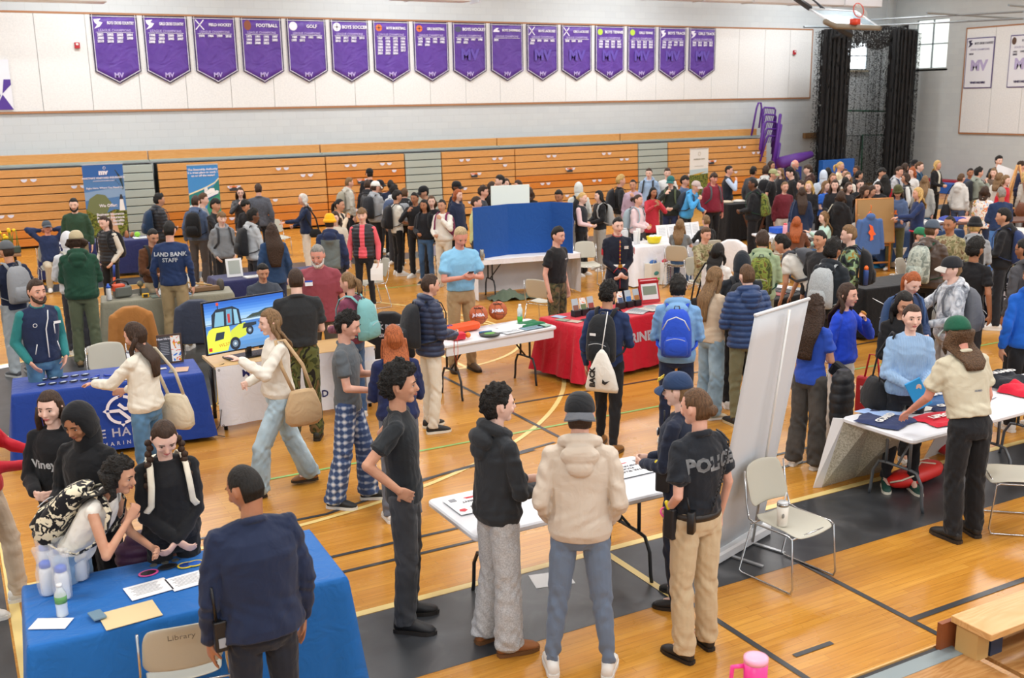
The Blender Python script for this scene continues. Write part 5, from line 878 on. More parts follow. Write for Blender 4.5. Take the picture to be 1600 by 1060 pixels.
# --- black table with copper letters, grey table with tray
T14 = tbl((1140, 320), (1240, 312), .7, 2.0, .92); folding_table(T14, 'table hidden under the copper lettered black cloth', inset=.02); c14 = drape(T14, 'black cloth with large copper letters', cloth('17181b'), .04, .006, .02, seed=3); cloth_text(c14, 'VA', .78, .9, .12, flat('9a6a52', .4), 1.0, .0)
for k, (u, c, lab) in enumerate(((.1, 'c9b9a0', 'tray of food samples on the copper lettered table'), (.3, 'd8d4cc', 'plate of snacks on the copper lettered table'))): thing('serving_tray', lathe([(0, .16), (.02, .18), (.05, .1)]), flat(c, .5), on(T14, u, .5), lab, 'tray', 0, None, True)
T15 = tbl((1198, 372), (1262, 368), .76, 1.6); T15.ux = V3(.95, -.3, 0)/np.linalg.norm([.95, .3]); T15.uy = V3(.3, .95, 0)/np.linalg.norm([.95, .3]); T15.rz = math.atan2(T15.ux[1], T15.ux[0]); folding_table(T15, 'light grey folding table before the seated ginger haired woman', legm=BLKM)
q = at(1217, 364, .75); r = empty('blue_bin', (q[0], q[1], .755), 0, 'blue plastic bin on the grey folding table', 'bin'); mk('tub', MB().box((0, 0, .06), (.34, .26, .12), bev=.03), flat('1d55c0', .4), r)
q = at(1215, 371, .75); r = empty('pink_bottle', (q[0], q[1]-.2, .755), 0, 'tall pale pink water bottle beside the blue bin', 'bottle'); mk('bottle_body', lathe([(0, .04), (.01, .045), (.24, .045), (.26, .035)]), flat('eaa8b8', .4), r, True); mk('cap', lathe([(.258, .036), (.29, .034)]), flat('e85868', .4), r, True)
# --- navy cloth with bucket, easel with hoodie
T16 = tbl((16.6, 14.75, 0), (18.2, 14.2, 0), .76, 1.8); folding_table(T16, 'table hidden under the draped navy cloth', inset=.02); drape(T16, 'navy cloth with swags on the bucket table', cloth('satin:1f3a62'), .14, .03, .05, seed=12, sag=.12)
r = empty('white_bucket', on(T16, .32, .35), 0, 'white bucket with black print on the navy cloth', 'bucket'); mk('pail', lathe([(0, .12), (.26, .14), (.27, .145), (.28, .14)]), flat('eceded', .4), r, True); mk('print', MB().ell((-.06, -.125, .14), (.04, .01, .05)), flat('2a2a2a', .5), r, True)
for k, (px, py, c, h_, lab) in enumerate(((1380, 352, 'e6e9f2', .3, 'white jug with blue pump beside the bucket'), (1385, 345, 'dde2ee', .28, 'second white jug behind the bucket'), (1405, 345, 'c9b9dc', .3, 'lilac soap bottle behind the bucket'), (1410, 353, 'e2e2e0', .18, 'small white tub right of the bucket'), (1418, 350, 'd9dad8', .16, 'white tin at the end of the navy cloth'))): r = empty('container', on(T16, (.12, .2, .45, .55, .66)[k], (.5, .75, .7, .4, .6)[k]), 0, lab, 'container'); mk('tub', lathe([(0, .06), (h_*.8, .06), (h_*.95, .04)]), flat(c, .4), r, True); mk('lid', lathe([(h_*.94, .035), (h_*1.1, .03)]), flat('3a78e0' if k == 0 else 'd0d0d4', .4), r, True)
q = at(1362, 428, 0); r = empty('painting_easel', (q[0], q[1], 0), -.25, 'wooden easel with a framed board, hoodie hanging from it', 'easel'); EW = wood_mat('easel_wood', 'b9793a', 'c98848', 'a96c30')
mk('easel_frame', MB().tube([(-.45, .1, 0), (-.38, .0, 1.2)], .022).tube([(.45, .1, 0), (.36, 0, 1.2)], .022).tube([(-.42, .06, .55), (.42, .06, .55)], .02).tube([(-.43, .09, .2), (.43, .09, .2)], .02).tube([(0, .6, 0), (0, .05, 1.15)], .022), EW, r, True)
mk('board', MB().box((.0, -.02, 1.05), (.80, .02, .85), rotx(-.1)), flat('a98452', .6), r); mk('board_frame', MB().tube([(-.42, -.05, .62), (.42, -.05, .62), (.40, .06, 1.48), (-.40, .06, 1.48)], .025, 6, close=True), EW, r, True)
q = at(1352, 412, .15); r = empty('hanging_hoodie', (r.location[0]-.42, r.location[1]-.25, .45), -.25, 'blue hoodie with orange figure hanging on an orange hanger', 'hoodie')
mb = MB(); mb.loft([(V3(0, 0, z), V3(w_, 0, 0), V3(0, .055, 0)) for z, w_ in ((0, .27), (.3, .25), (.55, .24), (.66, .22), (.72, .10), (.76, .07))], 20); mb.cap((-.22, 0, .64), .06, (-.31, 0, .12), .05); mb.cap((.22, 0, .64), .06, (.31, 0, .12), .05); mb.ell((0, -.03, .74), (.10, .06, .07)); soft('garment', mb, cloth('4a6aa2'), r, .014)
mk('hanger', MB().tube([(-.08, 0, .74), (0, 0, .84), (.08, 0, .74)], .012).tube([(0, 0, .84), (.02, 0, .92), (0, 0, .96)], .006), flat('ee6a1c', .4), r, True); mb = MB(); mb.prism([(-.02, .28), (.05, .30), (.04, .38), (.10, .40), (.05, .46), (.02, .56), (-.06, .60), (-.03, .5), (-.07, .44), (-.02, .38)], (0, -.08, 0), (1, 0, 0), (0, 0, 1), .004); mk('orange_print', mb, flat('f0662a', .5), r)
q = at(1397, 412, 0); thing('blue_floor_mat', MB().box((0, 0, .02), (2.2, 2.0, .03), bev=.01), flat('2b8ac0', .5), (q[0]+.2, q[1]+.5, 0), 'bright blue mat on the floor below the navy cloth', 'mat', -.25)
q = at(1396, 418, 0); r = empty('laundry_basket', (q[0], q[1], .035), 0, 'white plastic basket beside the easel', 'basket'); mk('tub', lathe([(0, .20), (.38, .25), (.40, .26)], 24), flat('e6e2da', .5), r, True); mk('clothes', MB().ell((0, 0, .38), (.22, .22, .06)), cloth('2b3350'), r, True)
# --- army table, round logo table, magazine table
T17 = tbl((1352, 453), (1448, 441), .70, 2.0)
folding_table(T17, 'table hidden under the long black recruiting cloth', inset=.02); c17 = drape(T17, 'black recruiting cloth with white and gold lettering', cloth('1a1b1e'), .04, .006, .03, seed=4); cloth_text(c17, 'GOARMY.COM', .17, T17.L*.52, .34, WHT, 1.0, .04); 
mk('printed_emblem', MB().box((T17.L*.86, -.075, .60), (.2, .004, .2)), flat('d0a52c', .5), c17); mk('printed_star', MB().prism([(T17.L*.86+(.08 if k % 2 == 0 else .035)*math.sin(k*math.pi/5), .61+(.08 if k % 2 == 0 else .035)*math.cos(k*math.pi/5)) for k in range(10)], (0, -.082, 0), (1, 0, 0), (0, 0, 1), .002), flat('16171a', .5), c17)
T18 = tbl((1538, 428), (1590, 432), .76, 1.9); T18.O = at(1536, 432, .74)*V3(1, 1, 0); folding_table(T18, 'table hidden under the round logo cloth', inset=.02); c18 = drape(T18, 'dark navy cloth with a round white letter logo', cloth('1f2433'), .04, .004, .02, seed=5); mb = MB(); ringarc(mb, .33, .42, .24, .26, 0, 359, -.075, 30); ringarc(mb, .33, .42, .17, .18, 0, 359, -.075, 30); ringarc(mb, .33, .42, .06, .13, 20, 330, -.076, 24); mb.box((.33, -.076, .43), (.20, .003, .04)); mk('printed_round_logo', mb, WHT, c18); text('printed_lettering', 'VINEYARD', .07, (.33, -.08, .62), (1, 0, 0), (0, 0, 1), WHT, c18)
for u, c, lab in ((.1, 'e8eaee', 'white cups on the round logo table'), (.22, '4ab03a', 'green box on the round logo table'), (.35, 'c9d2dc', 'pale tub on the round logo table')): thing('small_box', MB().box((0, 0, .07), (.10, .10, .14), bev=.01), flat(c, .5), on(T18, u, .5), lab, 'box')
T20 = tbl((1215, 462), (1262, 452), .8, 1.1); T20.O = at(1206, 470, .74)*V3(1, 1, 0); folding_table(T20, 'table hidden under the black magazine cloth', inset=.02); drape(T20, 'black cloth under the magazines in front of the bending boy', cloth('17181b'), .04, .006, .02, seed=9)
for k in range(8): sheet(T20, .12+.24*(k % 4), .3+.35*(k//4), .2, .26, ['black and white magazine nearest the green hoodie', 'red striped magazine on the black cloth', 'dark magazine in the front row of the black cloth', 'grey magazine at the front row end', 'magazine with orange cover on the black cloth', 'pale magazine in the back row', 'black covered magazine in the back row', 'white magazine at the back row end'][k], ['3a3c40', 'a84a4a', '2a2c30', '9a9c9e', 'd08a3c', 'd0d2d4', '26282c', 'e0e0e2'][k], .2, 'magazine', 'magazine', .006)
# --- brown shirt table and second easel
T19 = tbl((1466, 352), (1545, 356), .8, 2.6); T19.O = at(1464, 350, .74)*V3(1, 1, 0); T19.ux = unit(V3(.93, -.36, 0)); T19.uy = V3(.36, .93, 0); T19.rz = math.atan2(T19.ux[1], T19.ux[0])
r = empty('wooden_table', T19.O, T19.rz, 'dark brown wooden table with folded clothes', 'table'); mk('tabletop', MB().box((1.3, .4, .72), (2.6, .8, .04), bev=.01), flat('5a3222', .45), r)
for x in (.1, 2.5):
    for y in (.08, .72): mk('leg', MB().tube([(x, y, .7), (x, y, 0)], .035), flat('5a3222', .45), r, True)
for k, (u, v, c, lab) in enumerate(((.22, .5, '3a4aa0', 'royal blue clothes heap on the brown table'), (.33, .4, 'd8a898', 'salmon clothes on the brown table'), (.42, .35, '3f6a50', 'green clothes on the brown table'), (.08, .5, 'eceef0', 'white sheet at the end of the brown table'))): folded(T19, u, v, .5, .4, .09 if k < 3 else .01, c, lab, .1*k, 'clothes_heap', seed=k+20, cat='clothes')
q = on(T19, .52, .75); r = empty('cup_tray', q, 0, 'tray of dark cups beside the paint splashed shirt', 'cups'); mk('cups', MB().box((0, 0, .07), (.3, .2, .14), bev=.02), flat('2a2c30', .5), r); mk('mint_cup', lathe([(0, .05), (.2, .07)]), flat('b9dccb', .5), r, True)
q = at(1580, 370, 0); q[2] = 0; r = empty('artist_easel', q, -.5, 'light wooden A-frame easel at the right edge', 'easel'); mk('easel_frame', MB().tube([(-.45, 0, 0), (0, .02, 1.75)], .028).tube([(.5, 0, 0), (.05, .02, 1.75)], .028).tube([(-.28, 0, .7), (.32, 0, .7)], .022).tube([(.02, .6, 0), (.02, .05, 1.7)], .025), wood_mat('easel_pine', 'c08a4a', 'd09c5c', 'b07c3e'), r, True); mk('canvas', MB().box((-.30, .1, 1.35), (.5, .02, .7), rotx(-.1)@roty(.35)), flat('e2e5ea', .5), r)
q = at(1590, 372, .6); r = empty('white_hamper', (q[0], q[1], 0), 0, 'white hamper with a small blue print at the right edge', 'basket'); mk('tub', lathe([(0, .26), (.6, .3), (.78, .31)], 24), flat('dcdad4', .5), r, True); mk('print', MB().ell((-.2, -.22, .5), (.08, .03, .05)), flat('7a8fb8', .5), r, True)
# --- chairs
DN = math.atan2
def ch(px, py, face, label, z=.45, **k):
    q = at(px, py, z); c = unit(V3(-q[0], -q[1], 0)); r_ = unit(V3(q[1], -q[0], 0)); a = math.radians(face); F = c*math.cos(a)+r_*math.sin(a); return chair(q, math.atan2(F[1], F[0]), label, **k)
o = ch(283, 992, 180, 'beige chair marked Library behind the front blue table', .62); q_ = text('pencil_lettering', 'Library', .05, (-.36, 0, .78), (0, -1, 0), (-.3, 0, 1), flat('6a665c', .6), o, bold=0, ext=.001)
ch(1236, 812, 52, 'beige chair holding a cream tumbler'); ch(1588, 740, 285, 'grey chair at the right edge of the lifeguard table'); ch(172, 575, 5, 'beige chair behind the compass logo table', .6)
ch(580, 440, 290, 'beige chair behind the woman in plum fleece', .45); ch(434, 370, 20, 'light grey chair by the bleachers', .45); ch(918, 408, 12, 'beige chair between the two recruiters', .5)
ch(852, 470, 150, 'grey chair behind the black t-shirt recruiter', .45); ch(1222, 388, 185, 'beige chair under the seated ginger haired woman', .55); ch(1418, 418, 240, 'grey chair left of the plaid shirt man', .55)
q = at(1222, 820, .46); r = empty('tumbler', (q[0], q[1], .452), 0, 'cream tumbler with straw standing on the chair seat', 'tumbler'); mk('cup', lathe([(0, .034), (.01, .037), (.155, .043)]), flat('e4dfd2', .4), r, True); mk('steel_rim', lathe([(.155, .0435), (.175, .0435)]), flat('a9aaa9', .2, .8), r, True); mk('lid', lathe([(.175, .040), (.185, .038)]), flat('d9dcde', .3), r, True); mk('straw', MB().tube([(.01, 0, .18), (.03, .0, .25)], .005, 6), flat('dfe2e4', .4), r, True); mk('print', MB().ell((-.025, -.034, .09), (.015, .004, .018)), flat('8a8a82', .5), r, True)
def jacket_on_chair(px, py, face, label, jl, col, z, txt=None):
    o = ch(px, py, face, label, z); r = empty('draped_jacket', o.location, o.rotation_euler[2], jl, 'jacket'); mb = MB()
    mb.loft([(V3(-.31, 0, z_), V3(.05+.05*(1-abs(z_-.6)), 0, 0), V3(0, w_, 0)) for z_, w_ in ((.30, .24), (.5, .25), (.72, .25), (.84, .21), (.90, .10))], 22, p=2.6); mb.cap((-.33, .22, .76), .07, (-.36, .28, .36), .06); mb.cap((-.33, -.22, .76), .07, (-.36, -.28, .36), .06); g_ = soft('garment', mb, cloth(col), r, .016, 3)
    if txt:
        for s_, sz, zz in txt: q_ = text('print', s_, sz, (-1.0, 0, zz), (0, -1, 0), (0, 0, 1), WHT, r, bold=.04); DECALS.append((q_, g_, (1, 0, 0)))
    return o
jacket_on_chair(200, 505, 188, 'chair under the tan work jacket', 'tan canvas work jacket draped over a chair', 'a8713a', .62); jacket_on_chair(310, 490, 175, 'chair under the dark grey sweater by the khaki table', 'dark grey sweater draped over a chair', '3a4050', .65)
jacket_on_chair(610, 510, 175, 'chair under the black lettered basketball jacket', 'black jacket reading OAK BLUFFS BASKETBALL draped over a chair', '202124', .65, (('OAK BLUFFS', .085, .70), ('BASKETBALL', .062, .60)))
jacket_on_chair(1148, 392, 170, 'chair covered by a white cloth behind the soldier', 'white cloth draped over the chair behind the soldier', 'e4e4e6', .65)
# --- roll-up banners at the bleachers
def rollup(x0p, x1p, pyt, Y, label, paint, pyb=None):
    A, B = aty(x0p, pyt, Y), aty(x1p, pyt, Y); W_ = B[0]-A[0]; zt = (A[2]+B[2])/2; r = empty('roll_up_banner', (A[0], Y, 0), 0, label, 'banner'); mk('base_case', MB().box((W_/2, 0, .05), (W_+.05, .18, .1), bev=.03), flat('a9acae', .3, .5), r); mk('back_pole', MB().tube([(W_/2, .04, .05), (W_/2, .03, zt)], .012), flat('a9acae', .3, .5), r, True); mk('top_rail', MB().box((W_/2, .0, zt), (W_, .03, .03)), flat('c9cbcc', .3, .5), r); paint(r, W_, zt); return r
def pp(r, nm, pts, c, W_, zt, lv): mb = MB(); mb.prism([(x*W_, .1+(zt-.1)*y) for x, y in pts], (0, -.004-.002*lv, 0), (1, 0, 0), (0, 0, 1), .0015); mk(nm, mb, c if not isinstance(c, str) else flat(c, .5), r)
def paint1(r, W_, zt):
    P_ = lambda nm, pts, c, lv: pp(r, nm, pts, c, W_, zt, lv); P_('banner_sheet', [(0, 0), (1, 0), (1, 1), (0, 1)], '4f7fb8', 0); P_('sky_top', [(0, .82), (1, .86), (1, 1), (0, 1)], '2a62ac', 1); P_('cloud_band', [(0, .56), (1, .60), (1, .72), (0, .66)], '86a6cc', 1)
    P_('dunes', [(0, 0), (1, 0), (1, .42), (.7, .44), (.5, .40), (0, .46)], cloth('campack'), 2); P_('path', [(.35, .05), (.8, .05), (.72, .25), (.66, .40), (.60, .40), (.52, .22)], 'cfa688', 3); P_('dark_shrubs', [(0, 0), (.3, 0), (.1, .15), (0, .2)], '3a3430', 4); P_('dark_shrubs', [(.7, 0), (1, 0), (1, .2), (.85, .12)], '33302e', 4)
    P_('bush', [(.02, .45), (.1, .58), (.3, .64), (.5, .62), (.64, .52), (.5, .40), (.2, .38)], '6f7a50', 5); P_('lighthouse', [(.82, .42), (.96, .42), (.93, .56), (.85, .56)], 'eceef0', 6); P_('lighthouse_top', [(.84, .56), (.94, .56), (.91, .62), (.87, .62)], '2a2c34', 7)
    mb = MB(); [mb.tube([(W_*.80+.02*k, -.02, zt*.93-.03*k), (W_*(.86+.015*k), -.02, zt*.87-.05*k), (W_*.97, -.02, zt*.80-.04*k)], .005, 4) for k in range(6)]; [mb.ell((W_*(.8+.03*(k % 6)), -.02, zt*(.92-.02*k)), (.012, .004, .012), None, 6, 4) for k in range(12)]; mk('printed_twig', mb, flat('3c4a3a', .5), r)
    X = lambda s_, sz, z_, b=.02, x=.5: text('lettering', s_, sz, (W_*x, -.024, z_*zt), (1, 0, 0), (0, 0, 1), WHT, r, bold=b)
    X('mv', .17, .88, .06); X("MARTHA'S VINEYARD INSURANCE", .064, .83, .03); X('A DIVISION OF ROGERS & GRAY', .035, .80); X('Right Here, Where You Need Us', .062, .715); X('We Offer:', .10, .50, .03, .55); X('Business Insurance\nPersonal Insurance\nEmployee Benefits\nCyber & Liability', .085, .40, .03, .58)
    mb = MB(); mb.tube([(W_*.54+.03*math.cos(a), -.022, zt*.955+.03*math.sin(a)) for a in np.linspace(0, 6.28, 12, False)], .006, 4, close=True); mk('printed_ring', mb, WHT, r)
rollup(127, 191, 256.5, 27.6, 'lighthouse insurance roll-up banner by the bleachers', paint1)
def paint2(r, W_, zt):
    P_ = lambda nm, pts, c, lv: pp(r, nm, pts, c, W_, zt, lv); P_('banner_sheet', [(0, 0), (1, 0), (1, 1), (0, 1)], '3f8fd4', 0); P_('deep_sea', [(0, .45), (.3, .47), (1, .58), (1, .80), (.8, .70), (.45, .66), (0, .60)], '1f7f80', 1); P_('cream_stripe', [(0, .62), (.35, .67), (.6, .71), (.85, .76), (1, .82), (1, .80), (.85, .74), (.6, .69), (.35, .65), (0, .60)], 'e8e2b8', 2)
    P_('green_water', [(.5, .30), (1, .30), (1, .62), (.6, .50)], '2f8f74', 2); P_('wake', [(0, .2), (.45, .36), (.42, .48), (.2, .50), (0, .46)], 'dfe9ee', 3); P_('ferry_hull', [(.36, .505), (.94, .60), (.97, .64), (.90, .65), (.40, .555)], 'eef2f6', 4); P_('ferry_stripe', [(.38, .50), (.93, .592), (.94, .605), (.37, .515)], '2b4a90', 5); P_('ferry_deck', [(.45, .57), (.85, .64), (.82, .68), (.70, .68), (.50, .62)], 'f4f6f8', 5); P_('ferry_bridge', [(.5, .62), (.62, .66), (.60, .71), (.50, .68)], 'e2e8ee', 6); P_('white_foot', [(0, 0), (1, 0), (1, .3), (0, .2)], 'e8edf2', 3)
    text('lettering', 'The Steamship Authority\nis a great place to work –\non or off the water!', .074, (W_*.5, -.024, zt*.93), (1, 0, 0), (0, 0, 1), WHT, r, bold=.03, line=1.05)
rollup(291, 340, 257.5, 27.4, 'blue and teal ferry roll-up banner by the bleachers', paint2)
def paint3(r, W_, zt):
    P_ = lambda nm, pts, c, lv: pp(r, nm, pts, c, W_, zt, lv); P_('banner_sheet', [(0, 0), (1, 0), (1, 1), (0, 1)], 'e6e8e6', 0); P_('photo', [(0, 0), (1, 0), (1, .58), (0, .58)], cloth('campack'), 1); P_('photo_sky', [(0, .50), (1, .52), (1, .62), (0, .60)], 'b9cfd8', 2); P_('photo_field', [(.1, .5), (.6, .54), (.9, .56), (.5, .50)], 'c8a23c', 3)
    text('lettering', 'HARBOR VIEW', .07, (W_*.5, -.02, zt*.80), (1, 0, 0), (0, 0, 1), flat('a9a89c', .5), r); text('lettering', 'hotel and residence', .045, (W_*.5, -.02, zt*.68), (1, 0, 0), (0, 0, 1), flat('b9b8ae', .5), r)
    mb = MB(); mb.tube([(W_*.5+.05*math.cos(a), -.02, zt*.91+.06*math.sin(a)) for a in np.linspace(0, 6.28, 14, False)], .005, 4, close=True); mk('printed_crest', mb, flat('b9b4a0', .5), r)
rollup(1078, 1107, 232.5, 27.6, 'narrow white roll-up banner with a field photo', paint3)
# --- near bleachers at the lower right, pink tumbler
NW = wood_mat('worn_bench_pine', 'cf9a5c', 'dfb27a', 'b98048'); PLY = wood_mat('plywood_tread', 'a5733f', 'c0925c', '8d5d30'); NOSE = flat('8c9a9e', .4, .3)
a0_ = at(1486, 962, .62); b0_ = at(1600, 918, .62); x0 = a0_[0]; y0 = a0_[1]
r = empty('near_bleacher', (x0, y0, 0), 0, 'worn pine bleacher bench at the lower right corner', 'bleacher')
mk('bench_board', MB().box((2.0, -.13, .60), (4.0, .26, .04), bev=.006), NW, r); mk('support_block', MB().box((.08, -.09, .49), (.10, .14, .18)), flat('c9a264', .6), r); mk('bracket', MB().box((.2, -.10, .49), (.10, .12, .18)), flat('34425c', .5, .3), r); mk('front_board', MB().box((1.95, .03, .42), (4.0, .03, .30)), flat('8a4a26', .5), r)
dn = at(1500, 1003, .40)-V3(x0, y0, 0); du = at(1550, 1060, .70)[1]-y0; X2 = dn[0]+2; mk('tread_nosing', MB().box((X2, dn[1]-.03, .39), (4, .07, .02)), NOSE, r); mk('tread', MB().box((X2, (dn[1]-.06+du)/2, .385), (4, abs(du-dn[1])-.06, .025)), PLY, r); mk('riser', MB().box((X2+.1, du, .53), (3.9, .03, .3)), flat('8a5a30', .5), r); mk('upper_nosing', MB().box((X2+.1, du-.03, .69), (3.9, .09, .02)), NOSE, r); mk('upper_tread', MB().box((X2+.1, du-.38, .685), (3.9, .6, .025)), PLY, r)
a2_ = at(1476, 1006, .40); r = empty('aisle_step', (a2_[0], a2_[1]-.07, .04), 0, 'plywood aisle step with grey nosing at the bottom edge', 'bleacher'); mk('step_nosing', MB().box((-1.5, -.02, .36), (3.0, .10, .02)), NOSE, r); mk('step_lip', MB().box((-1.5, .045, .35), (3.0, .03, .03)), flat('23262a', .6), r); mk('front_edge', MB().box((-1.5, .075, .35), (3.0, .012, .04)), flat('d8a868', .5), r); mk('tread', MB().box((-1.5, -.40, .355), (3.0, .66, .025)), PLY, r); mk('riser', MB().box((-1.5, .05, .15), (3.0, .03, .38)), flat('8a5a30', .5), r)
q = at(1146, 1050, 1.0); r = empty('foreground_bench', (q[0]-1.0, q[1]-.12, 0), 0, 'bleacher bench under the pink tumbler at the bottom edge', 'bleacher'); mk('bench_board', MB().box((.62, -.06, .86), (1.5, .28, .04), bev=.006), NW, r); mk('post', MB().box((.1, -.06, .42), (.08, .2, .84)).box((1.2, -.06, .42), (.08, .2, .84)), flat('34425c', .5, .3), r)
r = empty('handled_tumbler', (q[0], q[1]-.14, .88), math.radians(150), 'pink tumbler with a handle at the bottom edge', 'tumbler'); mk('cup', lathe([(0, .036), (.01, .038), (.10, .042), (.13, .05), (.24, .052)], 24), flat('ee3c94', .35), r, True); mk('lid', lathe([(.24, .053), (.262, .053), (.266, .04)], 24), flat('f3a9c4', .35), r, True); mk('handle', MB().tube([(.048, 0, .22), (.10, 0, .215), (.105, 0, .14), (.045, 0, .11)], .011), flat('ee3c94', .35), r, True)
# ------------------------------------------------------------------ people
def rot_lean(pitch, side=0.0, tw=0.0): return roty(pitch)@rotx(side)@rotz(tw)
ARM = {   # wrist relative to the shoulder (forward, outward, up), elbow pole (f, o, u), finger direction, palm curl
 'd': ((.03, .07, -.52), (-.5, .35, -.2), (.05, -.05, -1), .35), 'p': ((.11, .01, -.45), (-1, .42, -.1), (.3, -.6, -.8), .3),
 'h': ((.26, -.08, -.33), (-.3, .5, -1), (.7, -.75, .1), .9), 'f': ((.27, -.10, -.22), (-.2, .6, -1), (.6, -.7, .4), .9),
 'e': ((.20, -.09, -.02), (.3, .7, -1), (.1, -.6, .8), 1.0), 'k': ((.01, .09, -.37), (-1, .55, 0), (.5, -.7, -.5), .3),
 'r': ((.44, -.02, -.22), (-.2, .6, -1), (1, -.1, -.2), .4), 't': ((.34, -.02, -.40), (-.6, .5, -.5), (.8, -.3, -.5), .3),
 'c': ((.17, -.15, -.44), (-.4, .8, -.3), (.3, -.8, -.6), .8), 'b': ((-.08, -.06, .17), (.1, 1, .35), (-.3, -.9, .3), .4),
 'x': ((.20, -.22, -.26), (.1, .7, -1), (.1, -1, .1), .3), 's': ((.14, -.03, -.14), (-.1, .8, -1), (-.1, -.2, 1), 1.1),
 'g': ((.02, .10, -.46), (-.4, .5, -.2), (0, 0, -1), 1.2), 'j': ((.36, .0, -.05), (0, .6, -1), (.9, -.2, .4), .4),
 'w': ((.16, -.08, -.02), (.5, .5, -1), (-.1, -.4, .9), .5), 'u': ((.22, -.04, -.36), (-.6, .6, -.3), (.6, -.5, -.6), .6),
 'a': ((-.05, .03, -.42), (-1, .5, 0), (.4, -.6, -.6), .3), 'l': ((.36, .06, -.36), (-.4, .4, -.8), (.9, -.2, -.3), .5)}
def ik(sh, wr, l1, l2, pole):
    d = wr-sh; n = np.linalg.norm(d); mx = (l1+l2)*.995
    if n > mx: wr = sh+d*(mx/n); d = wr-sh; n = mx
    dn = d/n; a = (n*n+l1*l1-l2*l2)/(2*n); h = math.sqrt(max(0, l1*l1-a*a)); p = pole-dn*(pole@dn); p = unit(p) if np.linalg.norm(p) > 1e-6 else V3(0, 0, -1)
    return sh+dn*a+p*h, wr
def hand(mb, wr, d, n_, side, vox, s, curl, mat=0):
    """palm, five unequal curled fingers, thumb from the side of the palm; n_ = palm normal (fingers close towards it)"""
    d = unit(d); n_ = unit(n_-d*(n_@d)); t = np.cross(d, n_)*side; r = max(.0086*s, vox*.72)
    mb.loft([(wr-d*.01, t*.024*s, n_*.017*s), (wr+d*.03*s, t*.036*s, n_*.016*s), (wr+d*.065*s, t*.041*s, n_*.014*s), (wr+d*.092*s, t*.036*s, n_*.011*s)], 10, mat)
    for k, (o, ln) in enumerate(((.031, .070), (.0105, .080), (-.0105, .074), (-.031, .056))):
        b0 = wr+d*.084*s+t*o*s; a1 = curl*.55+.05*k; a2 = curl*1.3+.1*k; d1 = d*math.cos(a1)+n_*math.sin(a1); d2 = d*math.cos(a2)+n_*math.sin(a2)
        b1 = b0+d1*ln*.5*s; mb.cap(b0, r, b1, r*.96, 7, mat); mb.cap(b1, r*.96, b1+d2*ln*.45*s, r*.82, 7, mat)
    b0 = wr+d*.026*s+t*.026*s; b1 = b0+(d*.55+t*.62+n_*.3)*.045*s; mb.cap(b0, r*1.25, b1, r*1.1, 7, mat); mb.cap(b1, r*1.1, b1+(d*.85+t*.1+n_*.45)*.032*s, r*.9, 7, mat)
    return wr+d*.08*s+n_*.025*s
HA = V3(.098, .077, .120)
def headmesh(mb, C, R, s, fem=False):
    n, k = 26, 22; secs = []
    rings = []
    for i in range(k+1):
        th = math.pi*min(max(i, .12), k-.12)/k; z = -math.cos(th); rr = math.sin(th); pts = []
        for j in range(n):
            ph = 2*math.pi*j/n; x, y = math.cos(ph), math.sin(ph); p = V3(x*rr*HA[0], y*rr*HA[1], z*HA[2])
            low = min(1, max(0, -z*1.15)); p[1] *= 1-.30*low**1.4
            if x > 0: p[0] *= 1-.10*low+(.05*low if z > -.95 else 0)
            else: p[0] *= 1-.42*low
            if x > 0 and z < -.55: p[2] *= .98
            for sy in (-1, 1):      # eye sockets
                e = math.exp(-(((p[1]-sy*.031)/.016)**2+((p[2]-.004)/.013)**2)); p[0] -= (.009*e if x > 0 else 0)
            pts.append(p)
        rings.append(np.array(pts))
    mb.rings([C+s*(q@R.T) for q in rings])
    T = lambda a: C+s*(R@np.asarray(a, float)); S = lambda r: tuple(q*s for q in r)
    mb.ell(T((.058, 0, -.088)), S((.028, .028, .024)), R, 9, 6)                       # chin
    mb.loft([(T((.090, 0, .012)), R@V3(.008*s, 0, 0), R@V3(0, .008*s, 0)), (T((.100, 0, -.008)), R@V3(.011*s, 0, 0), R@V3(0, .010*s, 0)), (T((.107, 0, -.026)), R@V3(.014*s, 0, 0), R@V3(0, .014*s, 0)), (T((.098, 0, -.036)), R@V3(.012*s, 0, 0), R@V3(0, .015*s, 0))], 8)   # nose
    for sy in (-1, 1):
        mb.ell(T((-.004, sy*.077, -.004)), S((.017, .009, .029)), R@rotz(-sy*.35), 8, 6)    # ear
        mb.ell(T((.076, sy*.033, .026)), S((.016, .020, .008)), R, 8, 5)                     # brow ridge
        mb.ell(T((.066, sy*.040, -.026)), S((.022, .022, .020)), R, 8, 5)                    # cheek
    mb.ell(T((.088, 0, -.054)), S((.009, .022, .010)), R, 8, 5)
HAIRC = dict(k='15120f', b='3a281c', m='5a4029', a='7d6040', y='c9a566', g='8d8a84', r='a1552b', w='cfcac2')
